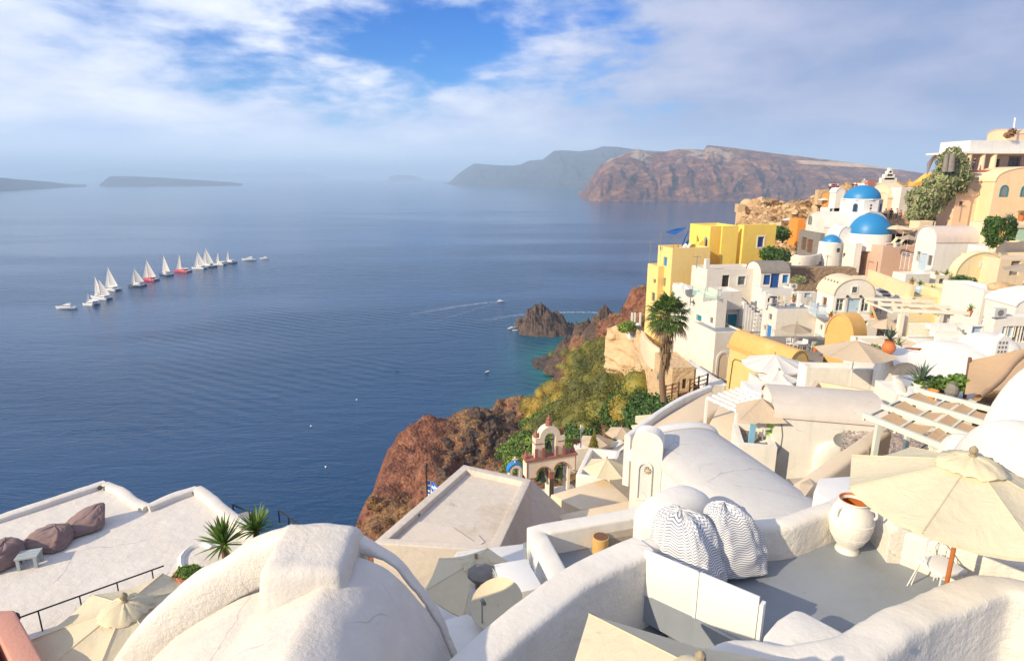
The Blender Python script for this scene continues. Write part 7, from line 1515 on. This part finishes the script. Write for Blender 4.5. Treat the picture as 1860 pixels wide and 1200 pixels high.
def catamaran(q, label, hull, jib=True, main=True, L=13.0, heading=0.0, M=17.0):
    rt = thing('catamaran', q, label, 'sailing boat', 'sailing boats in a line on the bay'); o = ORG[rt]
    hullmesh(L, 1.5, 1.35, (0, 2.6, 0), mat=hull, root=rt); hullmesh(L, 1.5, 1.35, (0, -2.6, 0), mat=hull, root=rt)
    MB().box(o + Vector((-L * .18, -2.6, .95)), Vector((1, 0, 0)), Vector((0, 1, 0)), UP, L * .62, 5.2, .5).build('deck', HULLW, rt)
    MB().add([o + Vector(p) for p in ((-1.8, -2, 1.4), (3.2, -2, 1.4), (3.2, 2, 1.4), (-1.8, 2, 1.4), (-.8, -1.6, 2.7), (3.6, -1.8, 2.8), (3.6, 1.8, 2.8), (-.8, 1.6, 2.7))], [(4, 5, 6, 7), (0, 1, 5, 4), (1, 2, 6, 5), (2, 3, 7, 6), (3, 0, 4, 7)]).build('cabin', HULLW if hull is not HULLR else HULLR, rt)
    MB().box(o + Vector((-.9, -2.0, 1.75)), Vector((1, 0, 0)), Vector((0, 1, 0)), UP, 4.0, .05, .5).build('cabin_window', DARKIN, rt)
    MB().box(o + Vector((3.4, -1.9, 3.2)), Vector((1, 0, 0)), Vector((0, 1, 0)), UP, 2.4, 3.8, .1).build('bimini', HULLN if hull is HULLN else HULLW, rt)
    MB().bar(o + Vector((-.8, 0, 1.4)), o + Vector((-.8, 0, M)), .12, 6).build('mast', STEEL, rt)
    MB().bar(o + Vector((-.8, 0, 3.3)), o + Vector((4.9, .9, 3.3)), .16, 6).build('boom', STEEL, rt)
    if main: sail(rt, 'mainsail', ((5.6, 1.0, 3.5), (-.7, 0, M - .3), (-.7, 0, 3.5)), .7)
    if jib: sail(rt, 'jib', ((-1.6, .8, 2.2), (-.9, 0, M * .86), (-L * .47, 0, 1.7)), .5)
    rt.rotation_euler = (0, 0, heading); return rt
rr = random.Random(9)
for (px, py, top, l, hm, jb, mn, hd) in [
    (166, 554, 525, 'leftmost small sailing boat with a single narrow sail', HULLW, True, False, .1),
    (179, 541, 501, 'white catamaran half hidden behind another near the left end of the line', HULLW, True, True, -.1),
    (186, 543.5, 506, 'white catamaran overlapping the one behind it near the left end', HULLW, False, True, .15),
    (203, 527, 484, 'white catamaran with the tallest sail left of the wide gap', HULLW, True, True, .05),
    (249, 520, 486, 'dark hulled catamaran just right of the wide gap', HULLN, True, True, .2),
    (272, 509.5, 471, 'red striped catamaran with two white sails', HULLR, True, True, .1),
    (302, 500, 463, 'dark hulled catamaran with two sails in the middle of the line', HULLN, True, True, -.1),
    (332, 494, 457, 'red catamaran with one narrow white sail', HULLR, True, False, .1),
    (363, 488, 456, 'white catamaran right of the red single sail boat', HULLW, True, True, .1),
    (378, 485, 450, 'white catamaran close behind with the taller sail, second of a pair', HULLN, True, True, .15),
    (400, 481, 454, 'white single sail boat, second from the right end of the sails', HULLW, True, False, .1),
    (418, 478, 452, 'last sailing boat at the right end of the line', HULLN, True, False, .1)]:
    q = PZ(px, py, 0); t_ = q.y * cp + ZC * sp_; M = (py - top) * t_ / F * 1.03; catamaran(q, l, hm, jb, mn, L=M * .8, heading=hd * 1.8 - .45, M=M)
def motorboat(q, L, label, mat=HULLW, heading=0.0, cabin=True):
    rt = thing('motor_yacht', q, label, 'motor boat'); o = ORG[rt]; s = L / 12
    hullmesh(L, 3.4 * s, 1.3 * s, mat=mat, root=rt)
    if cabin:
        MB().add([o + Vector(p) * s for p in ((-2.6, -1.3, 1.3), (3.4, -1.3, 1.3), (3.4, 1.3, 1.3), (-2.6, 1.3, 1.3), (-.6, -1.1, 2.6), (3.6, -1.2, 2.6), (3.6, 1.2, 2.6), (-.6, 1.1, 2.6))], [(4, 5, 6, 7), (0, 1, 5, 4), (1, 2, 6, 5), (2, 3, 7, 6), (3, 0, 4, 7)]).build('cabin', HULLW, rt)
        MB().box(o + Vector((-.9, -1.26, 1.75)) * s, Vector((1, 0, 0)), Vector((0, 1, 0)), UP, 4.2 * s, .04, .45 * s).build('window_band', DARKIN, rt)
        MB().box(o + Vector((.6, -1.0, 2.6)) * s, Vector((1, 0, 0)), Vector((0, 1, 0)), UP, 2.6 * s, 2 * s, .55 * s).bar(o + Vector((2.8, 0, 3.1)) * s, o + Vector((3.1, 0, 4.6)) * s, .07 * s, 5).build('flybridge', HULLW, rt)
    rt.rotation_euler = (0, 0, heading); return rt
motorboat(PZ(120, 561, 0), 13, 'pale motor yacht alone at the left end of the line')
motorboat(PZ(452, 473, 0), 14, 'white motor yacht just right of the sailing boats'); motorboat(PZ(480, 470.5, 0), 9, 'smaller white motor boat at the far right of the line')
motorboat(PZ(910, 548, 0), 5.2, 'white speedboat pulling a long wake near the islet', heading=3.3)
motorboat(PZ(884, 676, 0), 2.8, 'small white dinghy floating in the dark water', heading=.9, cabin=False)
motorboat(PZ(721, 673, 0), 1.6, 'tiny grey boat alone in the open dark water', HULLN, cabin=False)
for (px, py, L_, l, h_) in ((928, 597, 4.2, 'white boat moored at the left foot of the islet', .4), (936, 600, 3.4, 'second small white boat moored at the islet foot', .2), (938, 594, 3.2, 'small boat tucked closest to the islet rock', .6)): motorboat(PZ(px, py, 0), L_, l, heading=h_, cabin=(L_ > 4))
for k, (px, py, l) in enumerate([(733, 798, 'white mooring buoy in the water below the dinghy'), (592, 848, 'white buoy nearest the foreground roofs'), (565, 774, 'pair of tiny pale buoys, upper one, in the open water'), (648, 726, 'faint pale buoy above the middle of the open water'), (991, 671, 'tiny yellow buoy near the green shallows')]):
    q = PZ(px, py, 0); o = MB().lathe(q - UP * .15, [(.01, 0), (.28, .1), (.32, .3), (.22, .48), (.01, .55)], 10).build('buoy', HULLW, loc=q, smooth=60); tag(o, l, 'buoy')
# foam wakes
m, t = newmat('sea_foam'); m.blend_method = 'BLEND' if hasattr(m, 'blend_method') else None
t.b.inputs['Base Color'].default_value = (.62, .68, .74, 1); t.b.inputs['Roughness'].default_value = .7
uvn = t.node('ShaderNodeUVMap'); ux, uy, _ = t.xyz(uvn.outputs[0]); edge = t.m('SUBTRACT', 1.0, t.m('ABSOLUTE', t.m('MULTIPLY_ADD', uy, 2.0, -1.0)))
al = t.m('MULTIPLY', t.m('MULTIPLY', t.sm(t.noise(t.P, .45, 5, .65), .38, .62), edge), t.m('MULTIPLY', ux, .95)); t.put(t.b.inputs['Alpha'], al); FOAM = m
def wake(pts, w0, w1, name, label, fa=1.0):
    P = catmull([PZ(x, y, .06) for x, y in pts], 3.0); n = len(P); me = bpy.data.meshes.new(name); V = []
    for i, p in enumerate(P):
        d = (P[min(i + 1, n - 1)] - P[max(i - 1, 0)]).normalized(); s = Vector((-d.y, d.x, 0)); w_ = w0 + (w1 - w0) * i / n; V += [p - s * w_ / 2, p + s * w_ / 2]
    me.from_pydata([tuple(v) for v in V], [], [(2 * i, 2 * i + 1, 2 * i + 3, 2 * i + 2) for i in range(n - 1)]); ul = me.uv_layers.new(name='UVMap')
    for p in me.polygons:
        i = p.index; u0, u1 = (1 - i / n) * fa, (1 - (i + 1) / n) * fa
        for li, uv in zip(p.loop_indices, ((u0, 0), (u0, 1), (u1, 1), (u1, 0))): ul.data[li].uv = uv
    me.materials.append(FOAM); o = bpy.data.objects.new(name, me); COL.objects.link(o); return tag(o, label, kind='stuff')
wake([(907, 548), (880, 550), (850, 554), (810, 560), (770, 567), (735, 573)], 2.0, 11, 'wake', 'long white wake trailing left from the speedboat')
wake([(907, 549), (880, 557), (850, 566), (800, 580), (740, 596)], .8, 5, 'wake', 'lower arm of the speedboat wake', .5)
wake([(1098, 568), (1060, 567), (1025, 567), (990, 569), (950, 571), (900, 578), (850, 588)], 4.5, 9, 'wake', 'white wake line passing behind the islet', .9)

# ================================================================== VEGETATION ON THE SLOPE, CLIFF HOUSE WALL, PALM
def hitter(px, py, y0=40, y1=255):
    d = ray(px, py); C = Vector((0, 0, ZC)); t0 = y0 / d.y; t1 = y1 / d.y; s = (t1 - t0) / 420
    t = t0
    while t < t1:
        p = C + d * t
        if p.z < hz_at(p.x, p.y): return p
        t += s
    return None
def scatter(polys, n, rr_, seed, y0=40):
    r = random.Random(seed); out = []
    for _ in range(n * 8):
        if len(out) >= n: break
        (x0, y0_, x1, y1_) = polys[r.randrange(len(polys))]; px, py = r.uniform(x0, x1), r.uniform(y0_, y1_)
        p = hitter(px, py, y0)
        if p is None or p.z < 4: continue
        out.append((p.x, p.y, p.z, r.uniform(*rr_), r.random()))
    return out
def mounds(name, label, pts, per, size, mat, squash=.6, stretch=1.6, solid=False):
    cs = [(x, y, z + r * .15, r, r, r * squash) for x, y, z, r, _ in pts]
    V, Fq = leafcloud(cs, per * len(cs), size, RS, stretch=stretch)
    if solid:
        th = np.linspace(0, 2 * math.pi, 17)[:-1]; ph = np.linspace(-.3, math.pi / 2, 7); T_, P_ = np.meshgrid(th, ph, indexing='ij'); idx = np.arange(16 * 7).reshape(16, 7); idn = np.roll(idx, -1, 0)
        F1 = np.stack([idx[:, :-1], idn[:, :-1], idn[:, 1:], idx[:, 1:]], -1).reshape(-1, 4); VV = [V]; FF = [Fq]; off = len(V)
        for (x, y, z, a, b, c) in cs:
            w_ = .80 + .09 * np.sin(T_ * 3 + x) * np.cos(P_ * 2 + y); VV.append(np.stack([x + np.cos(T_) * np.cos(P_) * a * w_, y + np.sin(T_) * np.cos(P_) * b * w_, z + np.sin(P_) * c * w_], -1).reshape(-1, 3)); FF.append(F1 + off); off += 112
        V = np.concatenate(VV); Fq = np.concatenate(FF)
    o = npmesh(name, V, Fq, mat); return tag(o, label, kind='stuff')
mounds('scrub', 'rounded olive and ochre scrub mounds covering the green slope', scatter([(1000, 630, 1150, 760), (1060, 640, 1200, 720), (960, 700, 1060, 790), (1070, 625, 1150, 690)], 230, (1.7, 3.2), 3), 1050, .19, L_OLIVE, squash=.85, solid=True)
mounds('scrub', 'fresh green scrub near the top left of the slope and the ravine', scatter([(965, 730, 1050, 830), (930, 800, 1010, 860), (960, 760, 1020, 860)], 130, (1.2, 2.4), 5), 520, .26, L_GREEN)
mounds('dark_bushes', 'dense dark green bushes above the bell tower', scatter([(1040, 735, 1205, 800), (1130, 700, 1210, 760), (990, 720, 1050, 770)], 130, (1.2, 2.4), 7), 620, .27, L_DARK)
mounds('dry_scrub', 'dry brown scrub tufts over the red outcrop', scatter([(850, 748, 980, 850), (655, 900, 790, 985), (1080, 560, 1180, 640)], 170, (.4, 1.0), 9), 150, .24, L_DRY)
mounds('hillside_scrub', 'dry olive scrub dotting the orange hillside', scatter([(1345, 345, 1530, 440)], 60, (.4, .9), 10, 95), 110, .22, L_DRY)
# boulders on the outcrop and the hillside
mb = MB(); r = random.Random(2)
for (x, y, z, s, k) in scatter([(850, 745, 980, 800), (880, 760, 980, 840), (800, 790, 960, 880)], 170, (.3, 1.4), 12):
    V = []; n = 7
    for j, (a, b) in enumerate(((.2, -.6), (1, -.3), (.95, .35), (.3, .85))):
        for i in range(n): t_ = 2 * math.pi * i / n; e = r.uniform(.7, 1.25); V.append((x + math.cos(t_) * a * s * e, y + math.sin(t_) * a * s * e, z + b * s * e))
    mb.add(V, [(j * n + i, j * n + (i + 1) % n, (j + 1) * n + (i + 1) % n, (j + 1) * n + i) for j in range(3) for i in range(n)] + [tuple(range(3 * n, 4 * n))])
o = mb.build('loose_rocks', DROCK); tag(o, 'dark loose rocks strewn over the red outcrop', kind='stuff'); mb = MB()
for (x, y, z, s, k) in scatter([(1345, 350, 1530, 470)], 130, (.25, .8), 13, 95):
    V = []; n = 7
    for j, (a, b) in enumerate(((.2, -.6), (1, -.3), (.9, .3), (.3, .6))):
        for i in range(n): t_ = 2 * math.pi * i / n; e = r.uniform(.7, 1.3); V.append((x + math.cos(t_) * a * s * e, y + math.sin(t_) * a * s * e, z + b * s * e))
    mb.add(V, [(j * n + i, j * n + (i + 1) % n, (j + 1) * n + (i + 1) % n, (j + 1) * n + i) for j in range(3) for i in range(n)] + [tuple(range(3 * n, 4 * n))])
o = mb.build('hillside_rocks', SCUT); tag(o, 'tan broken rocks over the sunlit hillside behind the yellow house', kind='stuff')
# tan rock face under the yellow house
xs = np.linspace(1102, 1300, 90); top_ = [(1102, 596), (1130, 586), (1150, 592), (1165, 600), (1185, 625), (1215, 640), (1260, 672), (1300, 700)]; bot_ = [(1102, 640), (1130, 665), (1160, 690), (1195, 730), (1240, 742), (1300, 760)]; Yp = [(1102, 92), (1150, 86), (1190, 72), (1240, 64), (1300, 60)]
G = np.zeros((90, 40, 3))
for i, x in enumerate(xs):
    Y = float(interp(Yp, x)); a_ = PY(x, float(interp(top_, x)), Y + 1.5); b_ = PY(x, float(interp(bot_, x)), Y - 1.5); b_.z -= 3
    for j in range(40): q = a_.lerp(b_, j / 39); G[i, j] = q
nn = fbm(G[..., 0] * .5 + G[..., 1] * .4, G[..., 2] * .5, 5, .6, True) - .5; G[..., 1] -= nn * 3.0; G[..., 0] -= nn * 1.4
o = gridmesh('rock_face', G, SCUT); tag(o, 'tan plastered rock face below the yellow house', kind='structure')
q0 = [PY(1165, 600, 84), PY(1185, 625, 72), PY(1260, 672, 66), PY(1300, 700, 62)]
w_ = sweepwall([tuple(p) for p in q0], .6, q0[-1].z - 1, CREAM, 'cliff_path_wall', loc=q0[1], step=.5); tag(w_, 'cream wall running down along the top of the tan rock face', 'wall')
w_ = sweepwall([tuple(PY(x, y, Y)) for x, y, Y in ((1248, 655, 63), (1275, 672, 60), (1305, 692, 57), (1322, 700, 55))], .8, PY(1322, 712, 55).z - 1, WHITE_C, 'white_stair_wall', loc=PY(1275, 672, 60), step=.4); tag(w_, 'white wall stepping down towards the wooden fence', 'wall')
cv = bld('cave_house', 'small cave house with a blue door behind the palm trunk', (1222, 668), 60, 5, 1262, 1190, 712, SCUT, roof=SCUT, wins=[('L', 1194, 674, 1203, 698, 'd', TEAL), ('F', 1240, 688, 1246, 706, 'w', BROWNW)], down=3, par=.05)
bld('low_white_wall', 'low white blocks at the foot of the ochre house', (1284, 700), 55, 0, 1322, ('m', 2), 715, WHITE, cat='wall', down=3, par=.05)
def fence(a, b, n, h, label):
    a, b = Vector(a), Vector(b); rt = thing('wooden_fence', a, label, 'fence')
    for i in range(n): p = a.lerp(b, i / (n - 1)); MB().abox(p - UP * .3, .14, .14, h + .35).build('post', BROWNW, rt)
    for z in (.3, .62, .95): MB().bar(a + UP * z * h, b + UP * z * h, .05, 5).build('rail', BROWNW, rt)
fence(PY(1252, 712, 55), PY(1284, 702, 55), 3, 1.3, 'dark wooden fence right of the cave house'); fence(PY(1208, 722, 54), PY(1232, 716, 54), 3, 1.2, 'dark wooden fence at the foot of the palm'); fence(PY(1232, 732, 53), PY(1246, 728, 53), 5, .9, 'small picket gate below the cave house window')
bld('white_pergola_hut', 'small white terrace with posts at the left foot of the yellow house', (1146, 592), 86, 5, 1166, ('m', 2), 606, WHITE_C, cat='terrace', down=1, par=.1)
for k, px in enumerate((1147, 1152, 1162)): q = PY(px, 592, 86); o = MB().abox(q, .25, .25, 2.0).build('post', WPAINT); tag(o, ['left', 'middle', 'right'][k] + ' white post of the small terrace at the foot of the yellow house', 'post'); o.name = 'terrace_post'
bush('hedge', 'small bright green hedge beside the white posts on the cliff edge', PY(1140, 602, 85), 2.0, L_GREEN, 1200, .25, squash=.5)
# palm
b = PY(1205, 728, 52); tp = PY(1213, 572, 52); rt = thing('fan_palm', b, 'tall fan palm with a shaggy skirt of dead leaves in front of the yellow house', 'palm tree')
tr = catmull([b, b.lerp(tp, .3) + Vector((-.25, 0, 0)), b.lerp(tp, .65) + Vector((-.1, 0, 0)), tp], .25); mb = MB()
for k in range(len(tr) - 1): mb.bar(tr[k], tr[k + 1] + UP * .03, .3 - .1 * k / len(tr), 10, .27 - .1 * k / len(tr))
mb.build('trunk', simple('palm_bark', (.20, .13, .08), .9, var=.4, vs=8, bs=14, bd=.05), rt)
r = random.Random(6); V = []; Fc = []
for i in range(420):   # dead skirt
    k = r.uniform(.42, .86); c_ = b.lerp(tp, k); a = r.uniform(0, 6.28); h_ = Vector((math.cos(a), math.sin(a), 0)); rad = .25 + (k - .42) * 1.4; p = c_ + h_ * rad * r.uniform(.5, 1); L_ = r.uniform(.5, 1.0); s_ = Vector((-h_.y, h_.x, 0)) * .05; k0 = len(V)
    V += [p - s_, p + s_, p + h_ * .1 - UP * L_ + s_ * .4, p + h_ * .1 - UP * L_ - s_ * .4]; Fc.append((k0, k0 + 1, k0 + 2, k0 + 3))
o = MB().add(V, Fc).build('dead_leaf_skirt', L_DEAD, rt); o['kind'] = 'stuff'
for i in range(44):   # fan leaves
    a = i * 2.399; el = R(80 - 135 * (i / 44)) ; h_ = Vector((math.cos(a), math.sin(a), 0)); d = (h_ * math.cos(el) + UP * math.sin(el)).normalized(); L_ = r.uniform(1.0, 1.5); hub = tp + d * L_ - UP * .1
    side = d.cross(UP).normalized(); upn = side.cross(d).normalized(); mb = MB(); mb.bar(tp, hub, .03, 4)
    V = []; Fc = []
    for j in range(19):
        an = R(-105 + 210 * j / 18); dd = (d * math.cos(an) + side * math.sin(an)).normalized(); LL = r.uniform(.95, 1.25) * (1.05 - .25 * abs(j - 9) / 9); m1 = hub + dd * LL * .6 + upn * .03 ; e_ = hub + dd * LL - UP * r.uniform(.18, .45); w_ = dd.cross(upn).normalized() * .065; k0 = len(V)
        V += [hub, m1 - w_, m1 + w_, e_]; Fc += [(k0, k0 + 1, k0 + 3, k0 + 2)]
    mb.add(V, Fc); mb.build('fan_leaf', L_PALM if i < 38 else L_DEAD, rt)
